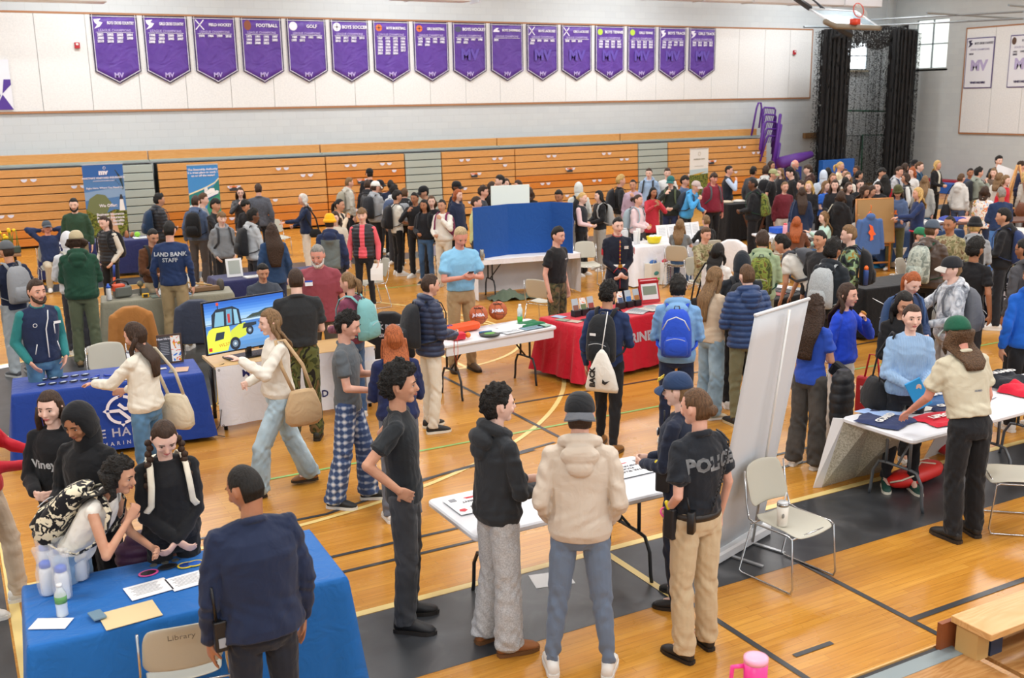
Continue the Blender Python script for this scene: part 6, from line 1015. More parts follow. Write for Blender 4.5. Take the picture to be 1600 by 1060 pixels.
def hair(mb, C, R, s, style, seed, fine):
    """closed shell over the scalp with a hairline; length added below"""
    T = lambda a: C+s*(R@np.asarray(a, float))
    n, k = (56, 40) if fine else (24, 16)
    th_ = {'short': .07, 'buzz': .025, 'curly': .17, 'afro': .34, 'top': .12, 'mop': .16, 'long': .09, 'wave': .12, 'pony': .06, 'bun': .055, 'braids': .06, 'bald': 0, 'bob': .12, 'capped': .06, 'curlong': .16}[style]
    lng = style in ('long', 'wave', 'bob', 'curlong'); rings = []
    for i in range(k+1):
        th = math.pi*min(max(i, .15), k-.15)/k; z = -math.cos(th); rr = math.sin(th); pts = []
        for j in range(n):
            ph = 2*math.pi*j/n; a = abs(math.degrees(math.atan2(math.sin(ph), math.cos(ph)))); zz = z
            if a < 55: hl = (.50 if style != 'mop' else .28)+(.08*math.cos(ph*3) if style == 'bald' else 0)
            elif a < 80: hl = .50+(a-55)/25*((-.62 if not lng else -1.3)+(.22 if style == 'mop' else 0))
            elif a < 110: hl = -.8 if lng else (.12 if a > 84 else -.12)
            else: hl = -.62 if not lng else -.8
            if style == 'bald': hl = max(hl, .1) if False else hl
            mask = min(1, max(0, (zz-hl)/.10)); t = th_
            if style in ('short', 'top') and a > 65: t *= .45+.55*max(0, min(1, (z-.25)/.35)) if style == 'top' else (.6+.4*max(0, min(1, (z-.0)/.4)))
            if style == 'bald': t = .012 if z < .55 else -.05
            if style in ('short', 'top', 'mop') and a < 60 and z > .4: t += .035
            kk = (1+t)*mask+.84*(1-mask)
            p = V3(math.cos(ph)*rr*HA[0], math.sin(ph)*rr*HA[1], z*HA[2])*kk; p[0] -= .004
            if mask > .5 and th_ > .05:
                q = Vector(p*(1/.022 if style in ('curly', 'afro', 'mop', 'curlong') else 1/.05))+Vector((seed*3.1, 0, 0)); nz = noise.noise(q); amp = {'curly': .020, 'afro': .024, 'mop': .012, 'curlong': .016}.get(style, .006)
                p = p*(1+nz*amp/.1)
                if style == 'top': p[2] += .004*math.sin(p[1]*180)
            if z < -.3 and math.cos(ph) < 0: p[0] *= 1+.3*z
            pts.append(p)
        rings.append(np.array(pts))
    mb.rings([C+s*(q@R.T) for q in rings])
def long_hair(mb, C, R, s, style, ln, seed, back, tors):
    """hanging lengths: C head centre, gravity down; back(z) gives how far behind the head axis the cloth of the back lies"""
    n = 10; secs = []; f = R@V3(1, 0, 0); f = unit(V3(f[0], f[1], 0)); sd = V3(-f[1], f[0], 0)
    base = C+s*(R@V3(-.035, 0, .03)); wv = .010 if style in ('wave', 'curlong') else .004
    for i in range(n+1):
        t = i/n; z = base[2]-t*(ln+.03*s); w_ = (.080+.034*math.sin(min(1, t*1.6)*math.pi*.6))*s*(1-.45*max(0, t-.55)/.45); dp = (.060-.042*min(1, t*1.6))*s
        if style == 'curlong': w_ *= 1.25; dp *= 1.5
        c = base+V3(0, 0, z-base[2]); bx = back(z)
        c = c-f*max(0, t-.15)*.06*s*0
        if z < C[2]-.10*s: c = tors(z)-f*(bx+dp*.5)
        c = c+sd*wv*math.sin(t*9+seed)+f*wv*.6*math.cos(t*11+seed*2); secs.append((c, f*dp, sd*w_))
    if len(secs) > 3:   # ease from head to back
        for i in range(1, len(secs)-1): secs[i] = ((secs[i-1][0]+secs[i][0]*2+secs[i+1][0])/4, secs[i][1], secs[i][2])
    mb.loft(secs, 14)
    for sy in (-1, 1):
        a = C+s*(R@V3(.01, sy*.080, .0)); pts = [a+V3(0, 0, -t*(ln*.62))+sd*sy*(.008+.02*t)*s+f*(-.03+.03*math.sin(t*5+seed))*s for t in np.linspace(0, 1, 5)]; mb.tube(pts, [.020*s, .024*s, .024*s, .020*s, .008*s], 8)
SEATED = []; PLACED = []; INFO = {}   # for labels and bags
def person(px, py, h, fac, top, bot, hr, arms='dd', who='', lean=0.0, hy=0.0, hp=0.1, sk='l', g=1.0, pose='stand', shoe='white', tw=0.0, side=0.0, hat=None, bag=None, held=None, fit='reg', inner=None, fem=None, extra=None, name='person', group=None, faceon=True, hl=.3, pos=None, beard=None, hz=None, nolegs=False):
    if pos is None and pose not in ('sit', 'sitlow'):      # heights vary so that nobody stands inside a neighbour
        for dh in (0, .03, -.03, .06, -.06, .09, -.09, .12):
            q = at(px, py, (h+dh)*.985); dmin = min([math.hypot(q[0]-a, q[1]-b) for a, b in PLACED] or [9])
            if dmin > .46 or math.hypot(q[0], q[1]) < 13: break
        else: dh = 0; q = at(px, py, h*.985)
        h += dh; PLACED.append((q[0], q[1]))
    s = h/1.75; ttype, tcol = top.split('/'); btype, bcol = bot.split('/'); style, hc = hr.split('/'); hcol = HAIRC[hc] if len(hc) == 1 else hc
    fem = style in ('long', 'wave', 'pony', 'bun', 'braids', 'bob', 'curlong') if fem is None else fem
    sw = (.150 if fem else .170)*(.9+.1*g)        # half shoulder
    sit = pose in ('sit', 'sitlow'); hipz = .93 if not sit else .53
    Rl = rot_lean(lean, side, tw); H0 = V3(0, 0, hipz); T0 = lambda p: (H0+Rl@(np.asarray(p, float)-V3(0, 0, .93)))*s
    T = T0
    neck = V3(*T((0.0, 0, 1.475))); hd = roty(lean*.55+hp*.3)@V3(.022, 0, .150)*s; HC = neck+hd
    HR = rotz(hy)@roty(hp+lean*.25); top_pt = HC+HR@V3(0, 0, .12)*s
    # place: head top on the sight line, feet on the floor
    z = top_pt[2]
    P = at(px, py, z) if pos is None else V3(pos[0], pos[1], 0)
    c = unit(V3(-P[0], -P[1], 0)); r_ = V3(P[1], -P[0], 0); r_ = unit(r_); fa = math.radians(fac); F = c*math.cos(fa)+r_*math.sin(fa); yaw = math.atan2(F[1], F[0])
    off = rotz(yaw)@V3(top_pt[0], top_pt[1], 0); loc = V3(P[0]-off[0], P[1]-off[1], 0) if pos is None else V3(P[0], P[1], 0)
    if hz is not None: loc[2] = hz
    D = math.hypot(loc[0], loc[1]); vox = min(.0185, max(.0062, D*.00085)); near = D < 13.5; fine = D < 12
    root = empty(name, loc, yaw, who, 'person', group)
    # --- arms and legs
    sh, el, wr, hdr, pn = {}, {}, {}, {}, {}
    for i, sgn in ((0, 1), (1, -1)):
        a = arms[i]; w_, po, fd, cu = ARM[a]; S = T((0, sgn*sw, 1.398)); Rw = rotz(tw) if a in 'dpgch' else rotz(tw)@roty(lean*.8 if a in 'rtl' else lean*.5)
        q = lambda v: Rw@V3(v[0], v[1]*sgn, v[2]); W = S+q(w_)*s; E, W = ik(S, W, .285*s, .255*s, q(po)); sh[sgn], el[sgn], wr[sgn] = S, E, W
        fdir = unit(q(fd)); fdir = unit(fdir*.75+unit(W-E)*.45); hdr[sgn] = (fdir, cu); pn[sgn] = q((.15, -1, -.1)) if a in 'dgp' else (q((-.6, -.4, -.5)) if a in 'e' else (q((0, 0, -1)) if a in 'rtlj' else q((-.5, -.6, .2))))
    hip, kn, an, ft = {}, {}, {}, {}
    st = {'stand': (.0, .0), 'wide': (.05, .05), 'walk': (.0, .0), 'step': (0, 0)}.get(pose, (0, 0)); jit = rnd.uniform(-.03, .03)
    for sgn in (1, -1):
        hip[sgn] = V3(0, sgn*.088, hipz-.02)*s
        if sit: kn[sgn] = V3(.43, sgn*.13, hipz-.03)*s; an[sgn] = V3(.36+.03*sgn, sgn*.13, .085)*s
        elif pose == 'walk': f_ = .27*sgn; kn[sgn] = V3(f_*.62+(.04 if sgn > 0 else .05), sgn*.085, .49)*s; an[sgn] = V3(f_, sgn*.075, .085+(0 if sgn > 0 else .02))*s
        elif pose == 'step': f_ = .13*sgn; kn[sgn] = V3(f_*.6+.03, sgn*.10, .49)*s; an[sgn] = V3(f_, sgn*.11, .085)*s
        else: sp = .115 if pose == 'stand' else .17; kn[sgn] = V3(.012, sgn*(sp+.088)/2, .49)*s; an[sgn] = V3(-.01+jit*sgn, sgn*sp, .085)*s
        ft[sgn] = rotz(sgn*.16)@V3(1, 0, 0)
    # --- body, one skin
    body = MB(); sl = ttype in ('tee', 'polo', 'tank', 'crop')
    gg = g*.86
    body.loft([(T((0, 0, z_)), Rl@V3(a*s*gg, 0, 0), Rl@V3(0, b*s*gg, 0)) for z_, a, b in ((.86, .085, .13), (.95, .10, .15), (1.08, .088, .125), (1.25, .10, .145), (1.37, .095, .16), (1.43, .06, .12), (1.475, .045, .05))], 14)
    body.cap(T((-.005, 0, 1.43)), .054*s*(.92 if fem else 1.05), HC+HR@V3(-.022, 0, -.055)*s, .050*s*(.9 if fem else 1.05), 12)
    headmesh(body, HC, HR, s, fem)
    body.cap(T((0, -sw*.9, 1.385)), .044*s, T((0, sw*.9, 1.385)), .044*s)
    hc_ = {}
    for sgn in (1, -1):
        m_ = 1.0 if not fem else .86
        body.cap(sh[sgn], .044*s*m_*g, el[sgn], .036*s*m_, 10); body.cap(el[sgn], .037*s*m_, wr[sgn], .025*s*m_, 10)
        hc_[sgn] = hand(body, wr[sgn], hdr[sgn][0], pn[sgn], sgn, vox, s*(1 if not fem else .93), hdr[sgn][1])
        if not nolegs:
            body.cap(hip[sgn], .062*s, kn[sgn], .038*s, 10); body.cap(kn[sgn], .037*s, an[sgn], .027*s, 10); body.cap(an[sgn], .03*s, an[sgn]+V3(.08, 0, -.03)*s, .025*s, 8)
    o = soft('body', body, skin(sk), root, vox, 2)
    # --- face
    if faceon:
        TT = lambda a: HC+s*(HR@np.asarray(a, float)); eb = MB()
        for sy in (1, -1):
            eb.ell(TT((.0795, sy*.031, .003)), (.0075*s, .0115*s, .0056*s), HR, 8, 5, 0); eb.ell(TT((.0855, sy*.031, .003)), (.003*s, .0058*s, .0062*s), HR, 8, 4, 1)
            eb.tube([TT((.083, sy*.018, .007)), TT((.089, sy*.03, .0115)), TT((.082, sy*.044, .007))], .0018*s, 4, 1)
        mk('eyes', eb, [flat('ddd5cf', .3), flat('2b1d16', .3)], root, True)
        bb = MB()
        for sy in (1, -1): bb.tube([TT((.096, sy*.014, .026)), TT((.097, sy*.030, .032)), TT((.084, sy*.050, .027))], [.0032*s, .0036*s, .002*s], 5)
        mk('eyebrows', bb, hairmat(hcol if hcol not in ('cfcac2',) else '8d8a84'), root, True)
        lb = MB(); lb.tube([TT((.089, -.021, -.054)), TT((.0985, -.008, -.052)), TT((.0985, .008, -.052)), TT((.089, .021, -.054))], [.002*s, .0042*s, .0042*s, .002*s], 6); lb.tube([TT((.089, -.018, -.057)), TT((.0975, 0, -.061)), TT((.089, .018, -.057))], [.002*s, .0048*s, .002*s], 6)
        mk('lips', lb, flat({'l': 'b8615a', 'p': 'c06a66', 'm': 'a4584a', 't': '8c4a3a', 'd': '5a3028', 'r': 'b05a50'}[sk], .4), root, True)
        if beard:
            b2 = MB(); b2.tube([TT((.02, -.066, -.03)), TT((.05, -.058, -.075)), TT((.080, -.025, -.098)), TT((.085, 0, -.102)), TT((.080, .025, -.098)), TT((.05, .058, -.075)), TT((.02, .066, -.03))], [.010*s, .015*s, .018*s, .02*s, .018*s, .015*s, .010*s], 8); b2.tube([TT((.088, -.026, -.060)), TT((.1, 0, -.043)), TT((.088, .026, -.060))], [.004*s, .005*s, .004*s], 6)
            mk('beard', b2, hairmat(HAIRC[beard]), root, True)
        if extra and 'glasses' in extra:
            b2 = MB()
            for sy in (1, -1): b2.tube([TT((.1, sy*.031+.018*math.cos(t), .003+.014*math.sin(t))) for t in np.linspace(0, 6.28, 12, False)], .0022*s, 4, close=True); b2.tube([TT((.1, sy*.048, .006)), TT((.01, sy*.083, .006))], .002*s, 4)
            mk('glasses', b2, flat('222222', .3), root)
    # --- hair
    seed = px*.37+py*.11; fx = HR@V3(1, 0, 0); fh = unit(V3(fx[0], fx[1], 0))
    if hat not in ('hood',):
        hb = MB(); base = style
        if hat: base = 'capped' if style not in ('long', 'wave', 'bob', 'curlong') else 'long'
        hair(hb, HC, HR, s, base, seed, fine)
        back = lambda z: .0
        def tors(z):
            zz = z/s; a = T((0, 0, min(1.47, max(.9, zz+.93-hipz)))); return V3(a[0], a[1], z)
        bk = lambda z: (.125 if ttype not in ('puffer', 'coat', 'vest') else .16)*s if z < HC[2]-.18*s else .055*s
        if style in ('long', 'wave', 'curlong'): long_hair(hb, HC, HR, s, style, hl+.05, seed, bk, tors)
        if style == 'bob': long_hair(hb, HC, HR, s, style, .17, seed, bk, tors)
        mk('hair', hb, hairmat(hcol, style in ('curly', 'afro', 'curlong')), root, True)
        TT = lambda a: HC+s*(HR@np.asarray(a, float))
        if style == 'pony':
            b2 = MB(); a0 = TT((-.105, 0, .03)); pts = [TT((-.085, 0, .04)), a0]+[a0-fh*(.035+.02*math.sin(t*3))*s+V3(0, 0, -t*hl) for t in (.15, .4, .7, 1)]
            b2.tube(pts, [.02*s, .022*s, .033*s, .034*s, .026*s, .008*s], 10); mk('ponytail', b2, hairmat(hcol), root, True)
        if style == 'bun':
            b2 = MB(); n0 = TT((-.112, 0, -.005 if not extra or 'highbun' not in extra else .06)); b2.ell(n0, (.034*s, .036*s, .034*s), None, 14, 9)
            v = b2.v[-1]; b2.v[-1] = np.array([n0+(q-n0)*(1+.22*noise.noise(Vector(q*45))) for q in v]); mk('hair_bun', b2, hairmat(hcol), root, True)
        if style == 'braids':
            for sy in (1, -1):
                b2 = MB(); a = TT((.0, sy*.082, -.03)); fwd = unit(V3(1, 0, 0))
                for k in range(9):
                    t = k/8; c0 = a+V3(.035*min(1, t*2.2), sy*(.012+.035*t), -t*.27)*s; b2.ell(c0+V3(0, (.006 if k % 2 else -.006), 0)*s, (.022*s, .024*s, .024*s), rotx(.5*(1 if k % 2 else -1)), 9, 6)
                b2.tube([a+V3(.035, sy*.047, -.28)*s, a+V3(.037, sy*.05, -.36)*s], [.018*s, .006*s], 8); mk('braid', b2, hairmat(hcol), root, True)
    # --- hats
    if hat:
        hk = hat.split('/'); TT = lambda a: HC+s*(HR@np.asarray(a, float))
        if hk[0] in ('cap', 'capback'):
            sg = 1 if hk[0] == 'cap' else -1; b2 = MB(); secs = []
            for i in range(9):
                t = i/8*math.pi/2*.97; z_ = .028+math.sin(t)*.112; r0 = math.cos(t)**.75; secs.append((TT((-.004, 0, z_)), HR@V3(.112*s*r0, 0, 0), HR@V3(0, .090*s*r0, 0)))
            b2.loft(secs, 22)
            if sg < 0: pass
            hatc = cloth(hk[1]); o = mk('cap', b2, hatc, root, True)
            b3 = MB(); rows = []
            for zz in (0, -.006):
                for q in (0, 1):
                    pass
            P_ = []
            for a in np.linspace(-1.05, 1.05, 11):
                row = []
                for t in (0, .35, .7, 1): rr = .098+(.075*(math.cos(a*.9)**.7))*t; row.append(TT((sg*(rr*math.cos(a*.82)), rr*math.sin(a*.82)*.80, .034-.030*t*t*(1)-.022*abs(a)*t)))
                P_.append(row)
            b3.grid(P_); up = HR@V3(0, 0, .006*s); P2 = [[q+up for q in row] for row in P_]; b3.grid([list(reversed(row)) for row in P2])
            mk('brim', b3, cloth(hk[2]) if len(hk) > 2 else hatc, o, True)
        elif hk[0] == 'beanie':
            b2 = MB(); b2.loft([(TT((-.008, 0, .018+.142*math.sin(t))), HR@V3(.114*s*math.cos(t)**.6, 0, 0), HR@V3(0, .094*s*math.cos(t)**.6, 0)) for t in np.linspace(0, 1.52, 9)], 20); o = mk('beanie', b2, cloth('knit:'+hk[1]), root, True)
            b3 = MB(); b3.tube([TT((-.008+.112*math.cos(a), .094*math.sin(a), .035)) for a in np.linspace(0, 2*math.pi, 20, False)], .016*s, 6, close=True, asp=2.0); mk('cuff', b3, cloth('knit:'+hk[1]), o, True)
        elif hk[0] == 'hood':
            b2 = MB(); n, k = 26, 16; rings = []
            for i in range(k+1):
                th = math.pi*min(max(i, .15), k-.15)/k; z_ = -math.cos(th); rr = math.sin(th); pts = []
                for j in range(n):
                    ph = 2*math.pi*j/n; d_ = V3(math.cos(ph)*rr, math.sin(ph)*rr, z_); ang = math.acos(max(-1, min(1, d_@unit(V3(1, 0, -.22))))); kk = 1.24 if ang > .95 else .80+(.44*max(0, (ang-.8)/.15) if ang > .8 else 0)
                    p = V3(d_[0]*HA[0], d_[1]*HA[1], d_[2]*HA[2])*kk
                    if z_ < -.3: p[1] *= 1+.25*(-z_); p[0] -= .01
                    if d_[0] < 0: p[0] *= 1.08
                    pts.append(p)
                rings.append(np.array(pts))
            b2.rings([HC+s*(q@HR.T) for q in rings]); b2.cap(HC+HR@V3(-.03, 0, -.1)*s, .085*s, T((-.015, 0, 1.44)), .10*s, 14)
            mk('hood', b2, cloth(tcol), root, True)
            if True:
                hb = MB(); hair(hb, HC, HR, s, 'capped', seed, False); mk('hair', hb, hairmat(hcol), root, True)
    # --- trousers
    pt = MB(); F_ = {'slim': (.078, .056, .050), 'reg': (.084, .066, .062), 'wide': (.092, .085, .095), 'jog': (.086, .066, .046), 'cargo': (.090, .074, .072), 'legg': (.084, .062, .050)}[btype if btype in ('slim', 'wide', 'jog', 'cargo', 'legg') else 'reg']
    e_ = 1.0*(.6+.4*g)
    pt.loft([(T((0, 0, z_)) if not sit else V3(-.01, 0, z_-.93+hipz)*s, V3(a*s*e_, 0, 0), V3(0, b*s*e_, 0)) for z_, a, b in ((.83, .085, .12), (.88, .112, .158), (.95, .116, .162), (1.02, .105, .148))], 16)
    for sgn in (1, -1):
        hem = an[sgn]+(kn[sgn]-an[sgn])*(.0 if btype != 'shorts' else .95); hem = hem+V3(-.012, 0, -.02 if btype in ('wide', 'reg', 'cargo') else .02)*s
        mid = kn[sgn]; pt.cap(hip[sgn]+V3(0, 0, .0), F_[0]*s*e_*1.05, mid, F_[1]*s, 14); pt.cap(mid, F_[1]*s, hem+(mid-hem)*.12, F_[2]*s, 14); 
        c0 = hem+(mid-hem)*.10; pt.loft([(c0, V3(F_[2]*s, 0, 0), V3(0, F_[2]*.9*s, 0)), (hem, V3(F_[2]*1.03*s, 0, 0), V3(0, F_[2]*.92*s, 0))], 14)
        if btype == 'jog': pt.cap(hem, .040*s, hem+V3(0, 0, .03*s), .040*s, 12)
    amp = .0045*s if near else .004
    def folds(co, nr, me, amp=amp, seed=seed, kind=btype):
        x, y, z = co[:, 0], co[:, 1], co[:, 2]; k = 1/s
        w1 = np.sin(z*k*38+6*np.sin(y*k*14+seed)+4*np.sin(x*k*17))+.6*np.sin(z*k*71+5*np.sin(x*k*23+seed)); lo = np.exp(-((z*k-.47)/.10)**2)+1.2*np.exp(-((z*k-.13)/.09)**2)+.8*np.exp(-((z*k-.84)/.06)**2)+.25
        co = co+nr*(w1*amp*.8*lo)[:, None]; return co, None
    if not nolegs: soft('trousers', pt, cloth(bcol), root, vox*1.05, 3, folds)
    if not nolegs and ttype in ('tee', 'polo', 'shirt', 'tank') and extra and 'belt' in extra:
        b2 = MB(); zb = 1.0 if 'beltlow' not in extra else .965; b2.tube([T((.113*math.cos(a), .160*math.sin(a), zb)) for a in np.linspace(0, 2*math.pi, 28, False)], .012*s, 6, close=True, asp=2.2); mk('belt', b2, flat('2a2522', .5), root, True)
    # --- shoes
    if not nolegs:
        sc = shoe if isinstance(shoe, str) else 'white'; boot = sc.startswith('b:'); sc_ = sc[2:] if boot else sc; up_, so_ = (sc_.split('/')+['white' if not boot else '2a2623'])[:2]
        for sgn in (1, -1):
            A = an[sgn]*V3(1, 1, 0)+V3(0, 0, max(0, an[sgn][2]-.085*s)); f_ = ft[sgn]; l_ = V3(-f_[1], f_[0], 0); b2 = MB(); SZ = s*(1 if not fem else .9)
            b2.loft([(A+f_*x*SZ+V3(0, 0, z_)*SZ, l_*w_*SZ, V3(0, 0, hh)*SZ) for x, z_, w_, hh in ((-.085, .05, .018, .025), (-.07, .055, .036, .045), (-.02, .062, .038, .055), (.05, .052, .041, .046), (.11, .042, .046, .034), (.16, .034, .040, .025), (.19, .028, .018, .012))], 12)
            b2.cap(A+V3(0, 0, .06)*SZ-f_*.012, .042*SZ, A+V3(0, 0, .10 if not boot else .17)*SZ-f_*.012, .041*SZ, 12)
            o = mk('shoe', b2, flat(up_, .55), root, True)
            if D < 22:
                b3 = MB(); out = [(-.092, .0), (-.085, .03), (-.05, .040), (.02, .040), (.09, .048), (.14, .047), (.185, .030), (.2, 0)]; out = out+[(x, -y) for x, y in reversed(out[1:-1])]
                b3.prism([(x*SZ, y*SZ) for x, y in out], A+V3(0, 0, .002), f_, l_, .026*SZ); mk('sole', b3, flat(so_, .5), o)
    # --- top
    tp = MB(); ez = {'tee': 1.06, 'polo': 1.10, 'shirt': 1.10, 'tank': 1.0, 'crop': 1.03, 'long': 1.05, 'sweater': 1.13, 'hoodie': 1.13, 'jacket': 1.15, 'puffer': 1.26, 'vest': 1.17, 'coat': 1.18, 'uniform': 1.08}[ttype]*g
    hem = {'tee': .88, 'polo': .87, 'shirt': .86, 'tank': .99, 'crop': 1.02, 'long': .90, 'sweater': .93, 'hoodie': .89, 'jacket': .90, 'puffer': .87, 'vest': .92, 'coat': .80, 'uniform': .90}[ttype]
    if extra and 'crop' in extra: hem = 1.0
    if extra and 'longtop' in extra: hem = .72
    if extra and 'untuck' in extra: hem = .83
    if extra and 'tuck' in extra: hem = .985
    if sit: hem = max(hem, .93)
    prof = [(hem, .112, .156 if hem < .96 else .140), (hem+.05, .114, .158 if hem < .95 else .138), (1.08, .100, .135 if fem else .142), (1.2, .108, .146 if fem else .158), (1.31, .112, .152 if fem else .166), (1.385, .092, .142 if fem else .155), (1.43, .070, .108), (1.462, .056, .070)]
    prof = sorted({round(p[0], 3): p for p in prof}.values()); bl = .02 if ttype in ('hoodie', 'sweater') else 0
    tp.loft([(T((0, 0, z_)), Rl@V3((a+(bl if hem+.02 < z_ < 1.15 else 0))*s*ez*(1.02 if z_ < 1.15 and g > 1.05 else 1), 0, 0), Rl@V3(0, (b+(bl*.6 if hem+.02 < z_ < 1.15 else 0))*s*ez, 0)) for z_, a, b in prof], 20)
    tp.cap(T((0, -sw*.86, 1.385)), .052*s*ez, T((0, sw*.86, 1.385)), .052*s*ez, 12)
    for sgn in (1, -1): tp.cap(T((-.01, sgn*.055, 1.44)), .040*s*ez, T((-.005, sgn*sw*.95, 1.40)), .046*s*ez, 10)
    full = ttype not in ('tee', 'polo', 'tank', 'crop', 'vest') and not (ttype == 'shirt' and extra and 'short' in extra); sr = {'tee': (.053, .062), 'polo': (.055, .066), 'shirt': (.056, .062), 'long': (.051, .044), 'sweater': (.057, .056), 'hoodie': (.054, .053), 'jacket': (.059, .053), 'puffer': (.069, .064), 'coat': (.060, .055), 'uniform': (.056, .050)}.get(ttype, (.052, .048))
    def sleeves(M_, r0, r1, upto):
        for sgn in (1, -1):
            if upto >= 1:
                W = wr[sgn]; E = el[sgn]; M_.cap(sh[sgn]+V3(0, 0, .0), r0*s*g, E, (r0*.62+r1*.38)*s, 12); M_.cap(E, (r0*.55+r1*.45)*s, W-(W-E)*.10, r1*.80*s, 12)
                M_.cap(W-(W-E)*.16, r1*.86*s, W-(W-E)*.04, max(.034, r1*.62)*s, 12)
            else:
                E = el[sgn]; q = sh[sgn]+(E-sh[sgn])*upto; d_ = unit(E-sh[sgn]); a_, b_ = frame(d_); M_.cap(sh[sgn], r0*s*g, q-d_*r1*.5*s, r1*s*g, 12); M_.loft([(q-d_*.04*s, a_*r1*s*g, b_*r1*s*g), (q, a_*r1*1.05*s*g, b_*r1*1.05*s*g)], 14)
    if full: sleeves(tp, sr[0], sr[1], 1)
    elif ttype in ('tee', 'polo', 'shirt'): sleeves(tp, sr[0], sr[1], .62 if ttype == 'tee' else .70)
    if hat != 'hood':
        if ttype in ('hoodie', 'puffer') or (extra and 'hood' in extra):
            hbk = [T((.075*math.cos(a), .095*math.sin(a)*1.05, 1.462+(-.035*math.cos(a))+.012)) for a in np.linspace(0, 2*math.pi, 18, False)]; tp.tube(hbk, [(.026+.016*(1-math.cos(a))/2)*s for a in np.linspace(0, 2*math.pi, 18, False)], 8, close=True)
            tp.ell(T((-.105, 0, 1.425)), (.060*s, .115*s, .075*s), Rl@roty(-.3), 14, 8); tp.ell(T((-.125, 0, 1.36)), (.040*s, .080*s, .06*s), Rl, 12, 7)
        elif ttype in ('polo', 'shirt', 'uniform', 'jacket', 'coat', 'vest'):
            tp.tube([T((.062*math.cos(a)-.004, .066*math.sin(a), 1.468-.022*math.cos(a))) for a in np.linspace(0, 2*math.pi, 18, False)], .017*s, 7, close=True, asp=1.3)
        else: tp.tube([T((.064*math.cos(a)-.002, .070*math.sin(a), 1.455-.024*math.cos(a))) for a in np.linspace(0, 2*math.pi, 18, False)], .011*s, 6, close=True)
    puf = ttype == 'puffer' or (ttype == 'vest' and tcol.startswith('puff')); ic = inner
    def post(co, nr, me, puf=puf, s=s, seed=seed, amp=(.0038 if near else .004)*s, ttype=ttype, Rl=Rl.copy(), hz_=hipz, ic=ic):
        up = ((co/s-V3(0, 0, hz_))@Rl); x, y, z = up[:, 0], up[:, 1], up[:, 2]+.93
        if puf: co = co+nr*(np.abs(np.sin(z*math.pi/.062))**.6*.016*s-.006)[:, None]
        k = 1.0; w1 = np.sin(z*30+5*np.sin(y*13+seed)+4*np.sin(x*19+seed*2))+.7*np.sin(y*44+6*np.sin(z*17+seed)+x*20); lo = .35+.8*np.exp(-((z-1.02)/.08)**2)+.6*np.exp(-((z-1.33)/.05)**2)*(np.abs(y) > .1)+.9*(np.abs(y) > .19)
        co = co+nr*(w1*amp*lo*(.4 if puf else .75))[:, None]
        if ic:
            fc = facecentres(me); u2 = ((fc/s-V3(0, 0, hz_))@Rl); zz = u2[:, 2]+.93
            if ic[0] == 'open': pi = ((np.abs(u2[:, 1]) < (.045+.02*(zz < 1.1))) & (u2[:, 0] > .02) & (np.abs(u2[:, 1]) < .12)).astype(int)
            elif ic[0] == 'raglan': pi = ((np.abs(u2[:, 1]) > .15-.0*zz) | (zz > 1.37)).astype(int)
            elif ic[0] == 'sleeve': pi = ((np.abs(u2[:, 1]) > (sw+.045))).astype(int)
            else: pi = (zz < ic[2]).astype(int)
            return co, pi
        return co, None
    mats = [cloth(tcol)]+([cloth(ic[1])] if ic else [])
    tname = {'tee': 't_shirt', 'polo': 'polo_shirt', 'shirt': 'shirt', 'tank': 'tank_top', 'crop': 'crop_top', 'long': 'long_sleeve_top', 'sweater': 'sweater', 'hoodie': 'hoodie', 'jacket': 'jacket', 'puffer': 'puffer_jacket', 'vest': 'vest', 'coat': 'coat', 'uniform': 'uniform_jacket'}[ttype]
    shirt = soft(tname, tp, mats, root, vox*1.05, 3, post)
    if ttype == 'vest':
        iv = MB(); sleeves(iv, .056, .052, 1); ivc = held_inner = (inner[1] if inner else 'white')
        iv.cap(T((0, -sw*.8, 1.385)), .05*s, T((0, sw*.8, 1.385)), .05*s); iv.tube([T((.058*math.cos(a), .060*math.sin(a), 1.478-.018*math.cos(a))) for a in np.linspace(0, 2*math.pi, 16, False)], .014*s, 6, close=True)
        soft('shirt', iv, cloth(extra_get(extra, 'sl', 'white')), root, vox*1.05, 3, None)
    info = dict(root=root, T=T, s=s, sh=sh, el=el, wr=wr, hc=hc_, HC=HC, HR=HR, shirt=shirt, loc=loc, yaw=yaw, ez=ez, D=D, who=who, Rl=Rl, vox=vox, hipz=hipz, an=an, kn=kn, hdr=hdr, tname=tname)
    INFO[who] = info
    if sit and not nolegs: SEATED.append(info)
    if bag: info['bagroot'] = worn_bag(info, bag)
    if held:
        for hh in held.split(','): hold(info, hh)
    return info
def extra_get(extra, key, default):
    for e in (extra or '').split(' '):
        if e.startswith(key+'='): return e[len(key)+1:]
    return default
def childempty(info, nm, base, label, cat, group=None):
    """a thing of its own placed relative to a person (own origin)"""
    L_ = rotz(info['yaw'])@np.asarray(base, float)+V3(info['loc'][0], info['loc'][1], info['loc'][2])
    return empty(nm, L_, info['yaw'], label, cat, group)
COLN = {'1d1e21': 'black', '202a44': 'navy blue', 'e6e4df': 'white', '8b8e92': 'grey'}
def cname(c):
    c = c.split(':')[-1] if ':' in c else c
    return {'campack': 'green camouflage', 'acu': 'pale digital camouflage', 'dgrey': 'dark grey', 'lgrey': 'light grey', 'lblue': 'light blue', 'dgreen': 'dark green', 'royal': 'royal blue', 'blue': 'bright blue', 'floral': 'black and cream floral', 'silver': 'silver grey'}.get(c, c if not c[:1].isdigit() and len(c) != 6 or c in NC else 'coloured')
def clip(t):
    w = t.split()[:16]
    while w[-1] in ('and', 'in', 'the', 'of', 'with', 'at', 'by', 'a', 'from', 'on', 'to', 'behind', 'her', 'his', 'near', 'beside'): w.pop()
    return ' '.join(w)
